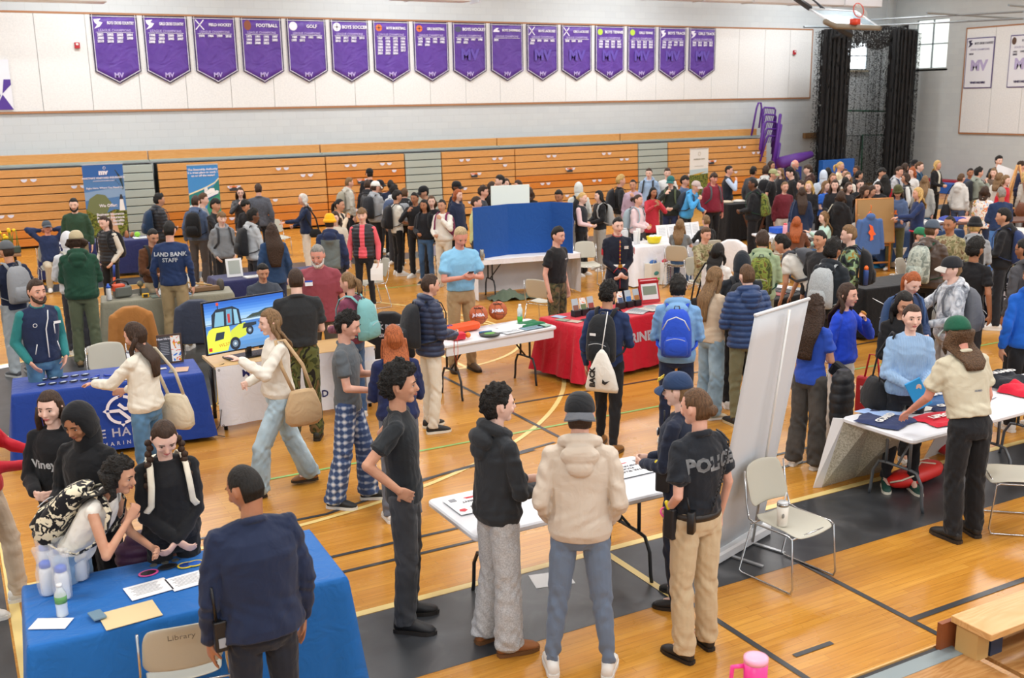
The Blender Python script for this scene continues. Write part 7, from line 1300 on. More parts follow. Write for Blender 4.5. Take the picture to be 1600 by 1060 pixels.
def worn_bag(i, spec):
    kind, col = spec.split('/')[:2]; lab = spec.split('/')[2] if len(spec.split('/')) > 2 else None
    T, s, Rl, ez = i['T'], i['s'], i['Rl'], i['ez']; cn = lab or cname(col)
    d = .108*ez
    if kind == 'pack':
        base = T((-d-.10, 0, .98)); r = childempty(i, 'backpack', base, clip(cn+' backpack worn by the '+i['who']), 'backpack'); q = lambda p: T(p)-base
        b = MB(); prof = [(.98, .06, .125), (1.0, .085, .145), (1.10, .095, .150), (1.25, .085, .145), (1.36, .070, .130), (1.42, .045, .100), (1.445, .02, .06)]
        b.loft([(q((-d-.02-a*.8, 0, z)), Rl@V3(a*s, 0, 0), Rl@V3(0, w*s, 0)) for z, a, w in prof], 20, p=2.8); body = mk('pack_body', b, cloth(col), r, True)
        b = MB(); b.loft([(q((-d-.155-a*.3, 0, z)), Rl@V3(a*s, 0, 0), Rl@V3(0, w*s, 0)) for z, a, w in ((1.0, .02, .09), (1.03, .045, .115), (1.14, .045, .112), (1.2, .02, .09))], 16, p=2.8); mk('front_pocket', b, cloth(col), r, True)
        b = MB(); b.tube([q((-d-.045, -.03, 1.43)), q((-d-.03, -.02, 1.47)), q((-d-.03, .02, 1.47)), q((-d-.045, .03, 1.43))], .007*s, 6); mk('carry_handle', b, cloth('dgrey'), r, True)
        for sy in (1, -1):
            b = MB(); b.tube([q((-d-.02, sy*.075, 1.41)), q((-.07, sy*.095, 1.482)), q((.0, sy*.105, 1.488)), q((.08*ez, sy*.11, 1.44)), q((d+.012, sy*.118, 1.33)), q((d+.004, sy*.13, 1.2)), q((.06, sy*.168*ez, 1.10)), q((-.04, sy*.165*ez, 1.05)), q((-d-.02, sy*.13, 1.02))], .021*s, 6, up=(1, 0, 0), asp=.3); mk('shoulder_strap', b, cloth(col if col not in CAMOS else 'dgreen'), r, True)
        if i['D'] < 14:
            b = MB(); b.tube([q((-d-.215, y, 1.16+.03*math.cos(y*14))) for y in np.linspace(-.09, .09, 7)], .003, 5); mk('zip', b, flat('b9bcc0', .4), r)
        return r
    if kind in ('tote', 'purse', 'duffel'):
        sg = -1 if (len(spec.split('/')) > 3 and spec.split('/')[3] == 'r') else 1; W = {'tote': .17, 'purse': .13, 'duffel': .2}[kind]; y0 = sg*(.17*ez+.03); zt, zb = {'tote': (1.02, .68), 'purse': (1.02, .84), 'duffel': (1.02, .72)}[kind]
        base = V3(-.16, y0, zb)*s; r = childempty(i, {'tote': 'tote_bag', 'purse': 'handbag', 'duffel': 'shoulder_bag'}[kind], base, clip(cn+' '+{'tote': 'tote bag', 'purse': 'handbag', 'duffel': 'shoulder bag'}[kind]+' carried by the '+i['who']), 'bag')
        b = MB(); c = lambda z: V3(-.16*s, y0+.0, z*s)-base; k = {'tote': .05, 'purse': .04, 'duffel': .09}[kind]
        b.loft([(c(zb+.005), V3(W*.75*s, 0, 0), V3(0, k*.8*s, 0)), (c(zb+.05), V3(W*1.02*s, 0, 0), V3(0, k*1.2*s, 0)), (c((zt+zb)/2), V3(W*s, 0, 0), V3(0, k*1.25*s, 0)), (c(zt-.03), V3(W*.72*s, 0, 0), V3(0, k*.7*s, 0)), (c(zt), V3(W*.6*s, 0, 0), V3(0, k*.35*s, 0))], 20, p=2.6)
        mk('bag_body', b, cloth(col), r, True)
        b = MB(); shp = T((0, sg*.14, 1.475))-base; b.tube([c(zt)+V3(W*.5*s, 0, 0), (c(zt)+shp)/2+V3(.09, sg*.035, 0), shp+V3(.03, sg*.0, .005), shp+V3(-.05, 0, -.0), (c(zt)+shp)/2+V3(-.10, sg*.03, 0), c(zt)-V3(W*.5*s, 0, 0)], .009*s, 6, asp=2.0); mk('strap', b, cloth(col), r, True); return r
def hold(i, spec):
    sp = spec.split('/'); kind = sp[0]; sg = -1 if kind[0] == 'R' else 1; kind = kind[1:]; col = sp[1] if len(sp) > 1 else None; s = i['s']
    p = i['hc'][sg]; w = i['who']; fd = i['hdr'][sg][0]
    lab = lambda a: clip(a+' held by the '+w)
    if kind == 'phone':
        r = childempty(i, 'phone', p, lab('dark phone'), 'phone'); b = MB(); b.box((.02, 0, .02), (.14, .07, .009), R=roty(-.5), bev=.004); mk('phone_case', b, flat('16171a', .3), r); b = MB(); b.box(V3(.02, 0, .02)+roty(-.5)@V3(0, 0, .006), (.125, .062, .002), R=roty(-.5)); mk('screen', b, flat('2c3846', .15), r)
    elif kind == 'paper':
        b = MB(); R_ = roty(-.6 if col != 'down' else 1.35); b.grid([[R_@V3(u, v, .01*math.sin(u*14)) for v in (-.105, 0, .105)] for u in (-.02, .08, .17, .27)]); o = mk('paper_sheet', b, flat('f0f0ee', .6), None); sl = o.modifiers.new('t', 'SOLIDIFY'); sl.thickness = .003
        tag(o, lab('white paper sheet'), 'paper'); o.location = rotz(i['yaw'])@p+i['loc']; o.rotation_euler = (0, 0, i['yaw'])
    elif kind == 'snack':
        b = MB(); b.ell((.02, 0, .03), (.035, .032, .014), roty(.8), 10, 6); o = mk('snack', b, flat('c98a3c', .7), None, True); tag(o, lab('brown pastry snack'), 'food'); o.location = rotz(i['yaw'])@p+i['loc']
    elif kind == 'bottle':
        base = p+V3(0, 0, -.24); r = childempty(i, 'water_bottle', base, lab((cname(col) if col in NC else 'pale violet')+' metal water bottle'), 'bottle'); b = MB(); b.loft([(V3(0, 0, z), V3(a, 0, 0), V3(0, a, 0)) for z, a in ((0, .034), (.01, .037), (.15, .037), (.18, .033), (.195, .025))], 16); mk('bottle_body', b, flat(col, .35), r, True)
        b = MB(); b.loft([(V3(0, 0, z), V3(a, 0, 0), V3(0, a, 0)) for z, a in ((.19, .027), (.215, .027), (.225, .02))], 14); o = mk('cap', b, flat('c9cde0', .4), r, True); b = MB(); b.tube([(0, -.022, .215), (0, -.02, .245), (0, .02, .245), (0, .022, .215)], .006, 6); mk('carry_loop', b, flat('c9cde0', .4), o, True)
# ------------------------------------------------------------------ people near the camera
P_F1 = person(371, 728, 1.77, 196, 'jacket/navy', 'reg/20242e', 'buzz/k', 'dd', 'man in navy quarter-zip behind the front blue table, seen from behind', sk='t', hp=.35, hy=.45, lean=.10, g=1.2, shoe='black/1d1e21', name='person')
P_F2 = person(625, 573, 1.83, 82, 'tee/24282c', 'cargo/denim:bdenim', 'afro/k', 'kk', 'smiling young man in black t-shirt with hands on his hips', sk='m', hp=.02, shoe='b:1c1c1e', lean=-.03, pose='stand')
P_F3 = person(778, 603, 1.78, 118, 'hoodie/2a2d31', 'wide/heather:b4b5b6', 'curly/k', 'hh', 'young man in black hoodie and light grey sweatpants at the police table', sk='p', hp=.0, hy=-.1, shoe='b:9a6238/6e4a2c')
P_F4 = person(906, 617, 1.80, 180, 'hoodie/cfc1b0', 'jog/6c7b90', 'short/b', 'pp', 'man in beige hoodie and backward grey cap, seen from behind', sk='l', hat='capback/1f2124/5d6066', hp=.12, shoe='white', pose='wide')
P_F5 = person(1087, 607, 1.77, 222, 'polo/20242b', 'cargo/ccb693', 'bun/m', 'pd', 'police officer in black polo and khaki cargo trousers', sk='l', hp=.08, hy=.25, shoe='b:2a2623/1d1e21', extra='belt beltlow tuck', fem=True, g=1.05)
P_F6 = person(1057, 585, 1.68, 250, 'uniform/232a3c', 'reg/232a3c', 'bun/a', 'hh', 'police officer in navy uniform vest and navy cap', sk='p', hat='cap/2a3e60', hp=.1, shoe='b:1c1c1e', extra='belt')
P_F7 = person(257, 664, 1.66, 8, 'sweater/1a1b1e', 'reg/1d1e21', 'braids/b', 'cc', 'girl with two long braids in a black sweater', sk='p', hp=.55, bag='pack/cream')
P_F8 = person(190, 716, 1.62, 62, 'tank/ece8de', 'reg/denim:7f9fbe', 'curlong/k', 'he', 'girl in white sleeveless top leaning over the front blue table', sk='m', lean=.62, hp=.1, bag='pack/floral:cream', hl=.15, extra='crop')
P_F9 = person(113, 637, 1.70, 318, 'hoodie/17181b', 'wide/17181b', 'short/k', 'hh', 'girl with black hood up looking down', sk='t', hat='hood', hp=.40, shoe='black/white')
P_F10 = person(74, 612, 1.66, 335, 'sweater/1b1c1f', 'reg/1d1e21', 'long/b', 'hh', 'girl with long brown hair in black lettered sweatshirt', sk='p', hp=.12, hl=.42)
person(-40, 578, 1.78, 85, 'long/red', 'reg/c9b9a4', 'short/b', 'lh', 'person in red sleeves holding out a paper at the left edge', held='Lpaper', pose='step')
# ------------------------------------------------------------------ people around the tables
p = person
P_M1 = p(55, 437, 1.80, 22, 'vest/232f4d', 'reg/denim:4f7795', 'short/b', 'pp', 'smiling bearded man in navy zip vest over green shirt', sk='l', hy=.1, hp=.05, extra='sl=2e7f80', beard='b')
P_M2 = p(203, 505, 1.68, 232, 'sweater/ece6d6', 'reg/denim:5c86ab', 'long/b', 'rh', 'woman in cream sweater reaching over the compass logo table', sk='l', hp=.35, hy=.2, bag='tote/knit:dfd2b8/woven cream/r', hl=.32)
P_M3 = p(118, 362, 1.86, 175, 'hoodie/1f4534', 'cargo/5d6650', 'curlong/b', 'hh', 'man in dark green hoodie and tan mesh cap', sk='l', hat='cap/b5a887/8f9aa0', g=1.12, hp=.1, hl=.06, shoe='b:8a7350', fem=False)
p(8, 378, 1.80, 205, 'tee/202840', 'cargo/9aa3a8', 'short/b', 'dd', 'boy in grey cap and speckled dark shirt at the left edge', sk='m', hat='cap/5c6064', bag='pack/grey', shoe='dgrey/lgrey')
p(72, 346, 1.74, 8, 'sweater/273457', 'reg/bfb29a', 'short/g', 'bb', 'seated man in navy pullover with hands behind his head', sk='r', hat='cap/4d555e', pose='sit', hp=-.1, lean=-.2, extra='glasses')
p(114, 310, 1.82, 352, 'sweater/2f4a38', 'reg/8a7d66', 'short/k', 'dd', 'bearded man in green quarter-zip beside the lighthouse banner', sk='p', beard='k', hp=.2)
p(160, 338, 1.70, 318, 'vest/puff:1b1c22', 'reg/1d1e21', 'pony/b', 'pp', 'girl in black puffer vest with cream sleeves', sk='p', hp=.25, extra='sl=d9d2c4', bag='pack/black')
p(104, 364, 1.76, 195, 'hoodie/d4d6da', 'reg/3a3a40', 'short/b', 'hh', 'student in pale grey hood behind the man in green hoodie', hat='hood', bag='pack/b4b2a6/pale grey', shoe='white')
p(249, 303, 1.80, 105, 'puffer/puff:20242c', 'reg/2a2b30', 'curly/k', 'dh', 'boy in dark puffer jacket left of the ferry banner', sk='m', bag='pack/1c3350/navy three-striped')
p(240, 359, 1.72, 25, 'sweater/59361f', 'reg/b9a98e', 'short/k', 'hh', 'boy in brown sweater looking at a snack', sk='m', hp=.4, held='Lsnack', bag='pack/black')
P_M11 = p(264, 346, 1.89, 168, 'long/22345a', 'cargo/a08c68', 'short/k', 'dd', 'man in navy land bank staff shirt and khaki trousers', sk='l', g=1.1, hp=.1, extra='belt')
p(305, 306, 1.78, 160, 'hoodie/4d5d7a', 'cargo/4f4b4b', 'short/b', 'dd', 'boy in faded blue hoodie before the ferry banner', sk='l', bag='pack/17181b/large black')
p(318, 303, 1.76, 75, 'tee/grey', 'reg/3b3b40', 'curly/m', 'dd', 'curly brown haired boy partly hidden by the ferry banner visitors', sk='p')
p(337, 311, 1.77, 52, 'jacket/1f2024', 'reg/2d2e33', 'mop/k', 'dr', 'boy in black jacket with black mop hair near the ferry banner', sk='m', hp=.1)
p(346, 332, 1.66, 18, 'hoodie/83878b', 'jog/1f2025', 'mop/a', 'pp', 'boy with bowl cut in grey printed hoodie', sk='p', hp=.08, bag='pack/3a3c40/dark grey')
p(396, 327, 1.76, 112, 'hoodie/b3b7ba', 'reg/2a2b30', 'curly/k', 'hh', 'boy in glasses and light grey hoodie at the navy table', sk='d', bag='pack/1f2023/big black', extra='glasses')
p(380, 314, 1.72, 325, 'jacket/222226', 'reg/25252a', 'mop/k', 'hh', 'dark haired boy bending over behind the navy table', sk='m', lean=.25, hp=.5)
p(375, 293, 1.70, 2, 'jacket/leather:26262a', 'reg/25252a', 'long/b', 'he', 'woman in glasses and black leather jacket covering her mouth', sk='p', extra='glasses', hl=.2)
p(403, 287, 1.82, 180, 'shirt/sequin:222226', 'reg/1d1d20', 'short/b', 'dd', 'man in black patterned shirt by the bleachers, back turned', sk='l')
p(472, 303, 1.70, 278, 'jacket/1f2b47', 'reg/e0dbd0', 'long/w', 'rh', 'grey haired woman in navy jacket and white trousers', sk='l', shoe='b:4b4a3c', bag='purse/black/black camera', hl=.18)
p(424, 350, 1.70, 188, 'coat/2a4468', 'reg/26304a', 'curlong/b', 'dd', 'woman with very long dark hair in a blue jacket', sk='l', hl=.48)
P_M22 = p(411, 413, 1.78, 12, 'polo/3f454f', 'reg/2c2d33', 'short/k', 'rh', 'seated man in slate polo behind the television', sk='m', pose='sit', hp=.35)
P_M23 = p(494, 384, 1.86, 345, 'polo/8f434d', 'reg/5a5348', 'short/g', 'dd', 'stout man in dusty red polo with a name tag', sk='r', hp=.35, g=1.22, beard='w')
P_M24 = p(461, 419, 1.85, 182, 'shirt/2a2c2e', 'cargo/camo', 'buzz/b', 'hh', 'man in black shirt and woodland camouflage trousers', sk='p', g=1.12, hp=.1, extra='short untuck', shoe='b:26261f')
P_M25 = p(541, 426, 1.68, 236, 'sweater/7c3f57', 'reg/denim:denim', 'pony/a', 'hh', 'woman in plum fleece with brown ponytail', sk='l', hp=.15, bag='pack/7fb9bb/pale teal', hl=.17)
P_M26 = p(419, 484, 1.72, 285, 'sweater/ebe5d8', 'wide/denim:a9bfcb', 'long/a', 'jh', 'girl in cream sweater and wide pale jeans walking left', sk='p', pose='walk', shoe='b:8f6038', bag='tote/knit:c7a982/woven tan/l', hl=.28, name='person')
P_M27 = p(549, 488, 1.76, 78, 'tee/5b6166', 'wide/plaid:3b4f78', 'curly/k', 'fh', 'boy in grey t-shirt and blue plaid pyjama trousers', sk='l', hp=.3, shoe='black/white', pose='step')
P_M28 = p(614, 508, 1.70, 186, 'sweater/1e2850', 'reg/6a707c', 'long/r', 'hh', 'girl with long copper hair in navy sweatshirt', sk='p', hp=.2, hl=.34, lean=.08)
P_M29 = p(673, 429, 1.72, 115, 'puffer/puff:25304c', 'reg/ded6c6', 'short/b', 'dh', 'boy in quilted navy jacket and cream trousers', sk='l', bag='pack/25272b/black', shoe='1f2022/e8e2d2')
P_M30 = p(722, 357, 1.93, 20, 'polo/86bfe2', 'reg/a8906c', 'short/b8a27c', 'ff', 'tall man in light blue polo looking at his phone', sk='r', hp=.5, g=1.1, shoe='b:5d4632/2b2723', extra='untuck', held='Lphone')
P_M31 = p(873, 355, 1.78, 58, 'tee/1f2022', 'cargo/marpat', 'top/k', 'dd', 'recruiter in black t-shirt and camouflage trousers', sk='l', g=1.08, hy=-.1, extra='tuck')
P_M32 = p(966, 340, 1.80, 18, 'uniform/1d2230', 'reg/1d2230', 'short/k', 'cc', 'smiling marine in dress blues with white belt', sk='p', extra='longtop', shoe='black/black')
P_M33 = p(952, 440, 1.74, 162, 'long/26365c', 'jog/202124', 'curly/k', 'dh', 'curly haired boy in navy top before the red table', sk='m', hy=-.15, bag='pack/1f2124/black', shoe='9a6f40/5d4630', pose='step')
P_M34 = p(1060, 430, 1.78, 178, 'hoodie/7ba6d2', 'jog/232c45', 'mop/k', 'hh', 'boy in light blue hoodie facing away', sk='l', bag='pack/2a4fc0/bright blue', shoe='white')
P_M35 = p(1119, 417, 1.70, 128, 'jacket/cbb8a0', 'wide/denim:8fa9bb', 'long/a', 'hh', 'girl with very long hair in a beige jacket', sk='m', hl=.42, shoe='c9b89b')
P_M36 = p(1167, 414, 1.76, 204, 'puffer/puff:26406c', 'jog/76755a', 'short/m', 'hd', 'boy in blue quilted hooded jacket and olive trousers', sk='p', shoe='black/c8b48e', held='Lpaper')
p(1160, 395, 1.80, 182, 'hoodie/22272e', 'reg/232428', 'short/k', 'hh', 'student in dark hood behind the blue quilted jacket', hat='hood', bag='pack/2b2d31/dark')
p(1123, 380, 1.70, 150, 'sweater/e6e3de', 'reg/2a2a2e', 'long/k', 'hh', 'woman with black hair in off-shoulder white top', sk='t', bag='purse/black', hl=.2)
P_M39 = p(1104, 356, 1.78, 35, 'uniform/ocp', 'cargo/ocp', 'top/m', 'hr', 'seated soldier in camouflage uniform beside the white table', sk='l', pose='sit', hp=.15, g=1.08)
p(1192, 361, 1.80, 178, 'hoodie/9caf8c', 'reg/77745e', 'mop/b', 'hh', 'boy in sage green hoodie', sk='l', bag='pack/campack')
p(1218, 369, 1.78, 245, 'tee/dcd9d2', 'slim/25304a', 'curly/k', 'tt', 'boy in white t-shirt bending over the magazine table', sk='m', lean=.75, hp=.2, bag='pack/4b4e55/dark grey')
p(1281, 361, 1.76, 322, 'jacket/28292c', 'reg/2a2a2e', 'short/k', 'dd', 'boy in black jacket glancing left by the magazine table', sk='m')
p(1304, 376, 1.80, 150, 'hoodie/252b31', 'reg/3a3c40', 'afro/k', 'dd', 'boy in black hoodie with short curly hair', sk='t', bag='pack/heather:aab0b2/light grey')
p(1326, 353, 1.82, 268, 'jacket/fleece', 'reg/8b8e92', 'top/a', 'dh', 'blond boy in green patterned fleece', sk='p', bag='pack/1f2023/black')
p(1245, 339, 1.68, 178, 'sweater/6b4636', 'reg/denim:denim', 'wave/r', 'we', 'seated woman in brown sweater with ginger hair', sk='p', pose='sit', hl=.3)
p(1287, 331, 1.68, 292, 'sweater/b5d3c6', 'reg/denim:denim', 'wave/a', 'jh', 'seated woman in mint sweater with brown hair', sk='p', pose='sit', hl=.3)
p(1440, 357, 1.76, 70, 'shirt/plaid:rust', 'reg/3a3d44', 'short/b', 'hh', 'seated man in plaid shirt and green cap', sk='l', hat='cap/2d7550', pose='sit', hp=.1)
p(1458, 345, 1.84, 150, 'jacket/leather:4a3a30', 'reg/1d1d1f', 'short/m', 'hh', 'man in brown leather jacket and grey cap', sk='l', hat='cap/4f5a68', g=1.15, bag='pack/acu', extra='hood')
p(1484, 338, 1.80, 332, 'uniform/ocp', 'cargo/ocp', 'buzz/k', 'dd', 'smiling soldier in camouflage uniform near the shirt table', sk='t', g=1.08, hp=.1)
p(1524, 342, 1.76, 182, 'hoodie/979b9f', 'reg/3a3a3e', 'short/y', 'hh', 'blond student in black beanie', sk='l', hat='beanie/1d1e21', bag='pack/black')
p(1527, 374, 1.78, 150, 'tee/1c1c1f', 'reg/2b2b2f', 'afro/k', 'hd', 'curly haired boy in black t-shirt by the round logo table', sk='t', bag='duffel/8a8d8a/grey strapped')
P_M52 = p(1487, 403, 1.80, 292, 'hoodie/tie:white', 'wide/b8b9b8', 'short/a', 'hr', 'boy in tie-dye grey hoodie and black cap', sk='p', hat='cap/26272b/c9c3bb', bag='pack/6a6d74/grey', hp=.05, shoe='grey/white', held='Rpaper')
p(1568, 326, 1.82, 262, 'hoodie/1f2024', 'reg/25262b', 'top/k', 'hh', 'boy in black hoodie with red strapped backpack', sk='m', bag='pack/2a3a66/navy and red')
p(1600, 374, 1.80, 235, 'hoodie/4a4a4e', 'reg/1e1e21', 'short/k', 'dd', 'boy in glasses and dark grey hoodie at the right edge', sk='t', bag='pack/1c1d20/black printed', extra='glasses')
p(1613, 412, 1.78, 210, 'hoodie/1c5fc0', 'reg/1e1e21', 'short/b', 'dd', 'person in vivid blue hoodie at the right edge', sk='m')
P_M56 = p(1432, 428, 1.70, 40, 'sweater/25385c', 'reg/2a2a2e', 'pony/r', 'hh', 'red haired girl in navy with ponytail', sk='p', hp=.5, bag='pack/3a5580/slate blue')
p(1416, 458, 1.70, 20, 'long/1b1b1d', 'reg/232325', 'wave/k', 'dh', 'black haired girl in black top behind the light blue sweater', sk='m', hp=.35, hl=.25)
P_M58 = p(1427, 476, 1.72, 18, 'sweater/knit:94b4d8', 'legg/1f2024', 'pony/b', 'hh', 'girl in light blue knitted sweater', sk='p', hp=.05, shoe='1f4a40/e8e2d0', bag='duffel/1d1e20/large black/r', hl=.15)
P_M59 = p(1326, 443, 1.70, 65, 'sweater/2146c4', 'wide/dedcd6', 'long/b', 'ed', 'girl in royal blue sweatshirt and white trousers', sk='l', hp=.05, hl=.3, held='Lsnack,Rbottle/a9b0e0')
P_M60 = p(1275, 462, 1.68, 150, 'tee/2a4db0', 'wide/denim:4a4744', 'curlong/b', 'dh', 'girl with long crimped hair in blue t-shirt', sk='m', hl=.42, shoe='e6e2dc')
P_M61 = p(1494, 497, 1.80, 222, 'shirt/ccc4ac', 'cargo/1f2023', 'curlong/m', 'ld', 'man in khaki fishing shirt and green cap, bending over shirts', sk='r', hat='cap/1f5a44/9aa3a0', lean=.30, hp=.15, hl=.2, g=1.12, shoe='b:1e1e1e', extra='short untuck', fem=False)
# students in front of the bleachers, left of the blue display board
p(515, 337, 1.74, 172, 'hoodie/67706f', 'reg/2c2d33', 'curly/b', 'dd', 'student in bright yellow beanie and raglan hoodie', hat='beanie/f4b21c', sk='l', inner=('raglan', '25304f'))
p(565, 326, 1.76, 350, 'vest/puff:24262c', 'slim/232327', 'mop/a', 'dd', 'blond boy in coral shirt and black quilted vest', sk='p', hp=.05, inner=('open', 'e9606c'), extra='sl=e4636e', held='Lpaper/down')
p(531, 311, 1.72, 62, 'jacket/d8c6ae', 'reg/26262a', 'pony/k', 'de', 'girl in long beige cardigan eating a snack', sk='m', held='Rsnack', extra='longtop', inner=('open', '1d1e21'))
p(523, 331, 1.66, 348, 'jacket/cfc4b2', 'reg/26262a', 'wave/b', 'hh', 'brown haired girl behind the yellow beanie', sk='p', hl=.2)
p(546, 278, 1.78, 112, 'hoodie/c2c0b6', 'reg/232327', 'top/a', 'dd', 'boy in pale stone hoodie under the bleachers', sk='l', bag='pack/9a9686/khaki grey')
p(577, 264, 1.88, 190, 'jacket/1e2026', 'reg/232327', 'short/k', 'hh', 'tallest boy in a plain black cap near the bleachers', hat='cap/16171a', sk='l')
p(574, 281, 1.78, 172, 'hoodie/222226', 'reg/232327', 'short/b', 'hh', 'boy with navy hood and shiny black pack', sk='l', bag='pack/leather:1d1d20/shiny black')
p(587, 284, 1.80, 132, 'hoodie/a3a8ae', 'reg/1f1f22', 'short/b', 'hh', 'boy in white cap and grey hoodie', hat='cap/e6eae4', sk='l', bag='pack/24262b/black')
p(594, 282, 1.74, 70, 'tee/2b2c31', 'reg/232327', 'short/k', 'dd', 'boy in black cap half hidden behind the white cap', hat='cap/1c1c1f', sk='t')
p(610, 281, 1.76, 180, 'jacket/252e45', 'reg/232327', 'buzz/k', 'hh', 'boy with cropped black hair in navy jacket', sk='d')
p(616, 289, 1.72, 150, 'hoodie/cfd2d4', 'reg/3a3a3e', 'curly/k', 'dd', 'curly haired student in pale top beside the grey steps', sk='m', bag='pack/4a5876/slate blue')
p(621, 298, 1.74, 112, 'tee/e4e2d8', 'reg/1d1d20', 'mop/k', 'dh', 'boy in white t-shirt by the grey aisle steps', sk='m', bag='pack/1f1f23/black')
p(632, 294, 1.76, 172, 'hoodie/202124', 'reg/1e1e21', 'short/m', 'dd', 'brown haired boy in black hoodie', sk='l', bag='pack/8f949a/silver and black')
p(647, 301, 1.70, 335, 'jacket/1f2024', 'reg/232327', 'short/k', 'he', 'boy hiding his mouth with his hand by the grey steps', sk='t')
p(660, 292, 1.80, 290, 'jacket/232428', 'reg/232327', 'short/k', 'ee', 'boy in black cap with hands at his face', hat='cap/17181b', sk='m', hp=.2)
p(662, 312, 1.66, 338, 'sweater/202126', 'slim/denim:3f5f86', 'long/k', 'gh', 'girl with long black hair in black sweater and jeans', sk='t', hl=.35, bag='pack/26282c/dark', held='Lbottle/b9bddc', shoe='black/white')
p(674, 306, 1.66, 0, 'long/1d1d21', 'reg/1d1d20', 'long/m', 'hh', 'girl in low black top with light brown hair', sk='p', hl=.12)
p(690, 312, 1.66, 335, 'sweater/e8e4da', 'reg/ddd6c6', 'bun/k', 'eh', 'girl in cream sweatsuit with hand on her chin', sk='m', bag='pack/7a2350/magenta')
p(716, 296, 1.76, 48, 'hoodie/27304a', 'reg/232327', 'long/r', 'dd', 'student with long ginger hair in navy hoodie', sk='p', hl=.14)
p(714, 284, 1.80, 62, 'jacket/22262f', 'reg/232327', 'short/k', 'dd', 'student in black cap with flat brim near the display board', hat='cap/1b1c1f', sk='d')
p(745, 307, 1.76, 88, 'tee/c8cc92', 'reg/3a3a3e', 'short/b', 'hh', 'man in lime shirt behind the blue display board', sk='l')
p(756, 291, 1.78, 78, 'tee/3a3e48', 'reg/232327', 'curly/b', 'hh', 'curly haired boy in charcoal behind the blue display board', sk='l')
p(769, 284, 1.70, 95, 'jacket/232328', 'reg/232327', 'long/b', 'ee', 'girl with brown hair left of the tall dark haired boy', sk='l', hl=.25)
p(780, 274, 1.86, 272, 'hoodie/36455c', 'reg/3a3f4a', 'top/k', 'dd', 'tall dark haired boy in blue hoodie left of the whiteboard', sk='p', hp=.15)
p(791, 279, 1.70, 350, 'jacket/26272c', 'reg/232327', 'long/b', 'dd', 'girl facing forward left of the white board', sk='p', hl=.2)
p(808, 282, 1.68, 300, 'crop/1f2024', 'reg/232327', 'long/b', 'ee', 'girl in dark strap top behind the white board', sk='l', hl=.25, hp=.25)
p(827, 293, 1.68, 182, 'jacket/232428', 'reg/232327', 'bob/b', 'dd', 'dark haired student whose head shows above the white board', sk='l')
p(872, 298, 1.76, 335, 'sweater/3a4a78', 'reg/8b8e92', 'top/k', 'dk', 'boy in blue sweatshirt right of the display board', sk='t', hp=.3, bag='pack/6a6c66/grey')
p(904, 286, 1.76, 184, 'hoodie/cfd3cf', 'reg/8b8e92', 'short/b', 'dd', 'student with white hood up before the bleachers', hat='hood', bag='pack/1f2023/black')
p(911, 301, 1.68, 68, 'vest/25282e', 'wide/1f1f22', 'bun/y', 'dh', 'blond girl in black vest with pale pink sleeves', sk='p', extra='sl=e6c7c8')
p(935, 298, 1.66, 300, 'jacket/1e1f22', 'wide/a9a69e', 'long/k', 'hh', 'girl with long black hair in black zip jacket and grey trousers', sk='p', hl=.35, bag='pack/a6a7a5/grey')
p(971, 274, 1.80, 105, 'jacket/232427', 'reg/9c948a', 'curly/y', 'dd', 'blond curly haired boy in black', sk='l', bag='pack/1e2025/black')
p(989, 281, 1.70, 350, 'jacket/lilac', 'reg/4b4d52', 'bun/k', 'ed', 'girl in lilac jacket with hand at her face', sk='m')
p(1014, 263, 1.82, 348, 'hoodie/96b0cf', 'reg/4b4d52', 'short/b', 'dd', 'boy in pale blue hoodie before the aisle steps', sk='p', bag='pack/33363c/black')
p(998, 304, 1.64, 62, 'sweater/e0c6c8', 'reg/2a2f3a', 'pony/b', 'hh', 'girl in pale pink sweatshirt', sk='l', hl=.08, held='Lsnack', bag='pack/9fb0b8/pale blue')
p(1021, 293, 1.64, 30, 'sweater/b92f3c', 'legg/1f1f22', 'long/k', 'ej', 'girl in long red sweater holding snacks', sk='t', hl=.25, extra='longtop', held='Lsnack')
p(1048, 276, 1.78, 350, 'hoodie/2c322f', 'reg/2a3352', 'short/b', 'he', 'boy in teal cap and dark green hoodie', hat='cap/2b6a68', sk='p', bag='pack/59654a/olive', held='Rsnack')
p(1043, 263, 1.80, 5, 'tee/dfe0de', 'reg/4b4d52', 'top/b', 'dd', 'boy in white t-shirt behind the teal cap', sk='p')
p(1071, 275, 1.74, 62, 'jacket/4d6486', 'reg/33363c', 'mop/k', 'dd', 'boy in denim blue jacket before the white roll-up banner', sk='l')
p(1089, 284, 1.72, 62, 'hoodie/4aa2de', 'reg/232327', 'short/y', 'he', 'boy in lavender cap and bright blue hoodie', hat='cap/c3b2ae', sk='l', lean=.35, bag='pack/3a4350/dark')
p(1116, 271, 1.80, 32, 'hoodie/84283a', 'jog/1e1f24', 'mop/b', 'dd', 'boy in maroon hoodie with mouth open', sk='r', bag='pack/55585e/grey', g=1.1)
P_138 = p(1140, 259, 1.80, 92, 'vest/22262f', 'reg/5c2434', 'short/k', 'de', 'man in navy vest and maroon trousers', sk='l', g=1.08, extra='sl=b9cbe6', shoe='dcd6cc', hy=-.2)
p(1063, 343, 1.66, 168, 'tee/74797c', 'reg/denim:3e5678', 'wave/a', 'rr', 'seated girl in grey t-shirt at the white cloth table', sk='l', pose='sit', hl=.3)
p(1103, 336, 1.66, 205, 'long/1e1e20', 'reg/2a2a2e', 'bun/a', 'rh', 'seated girl in black with low bun at the white cloth table', sk='l', pose='sit')
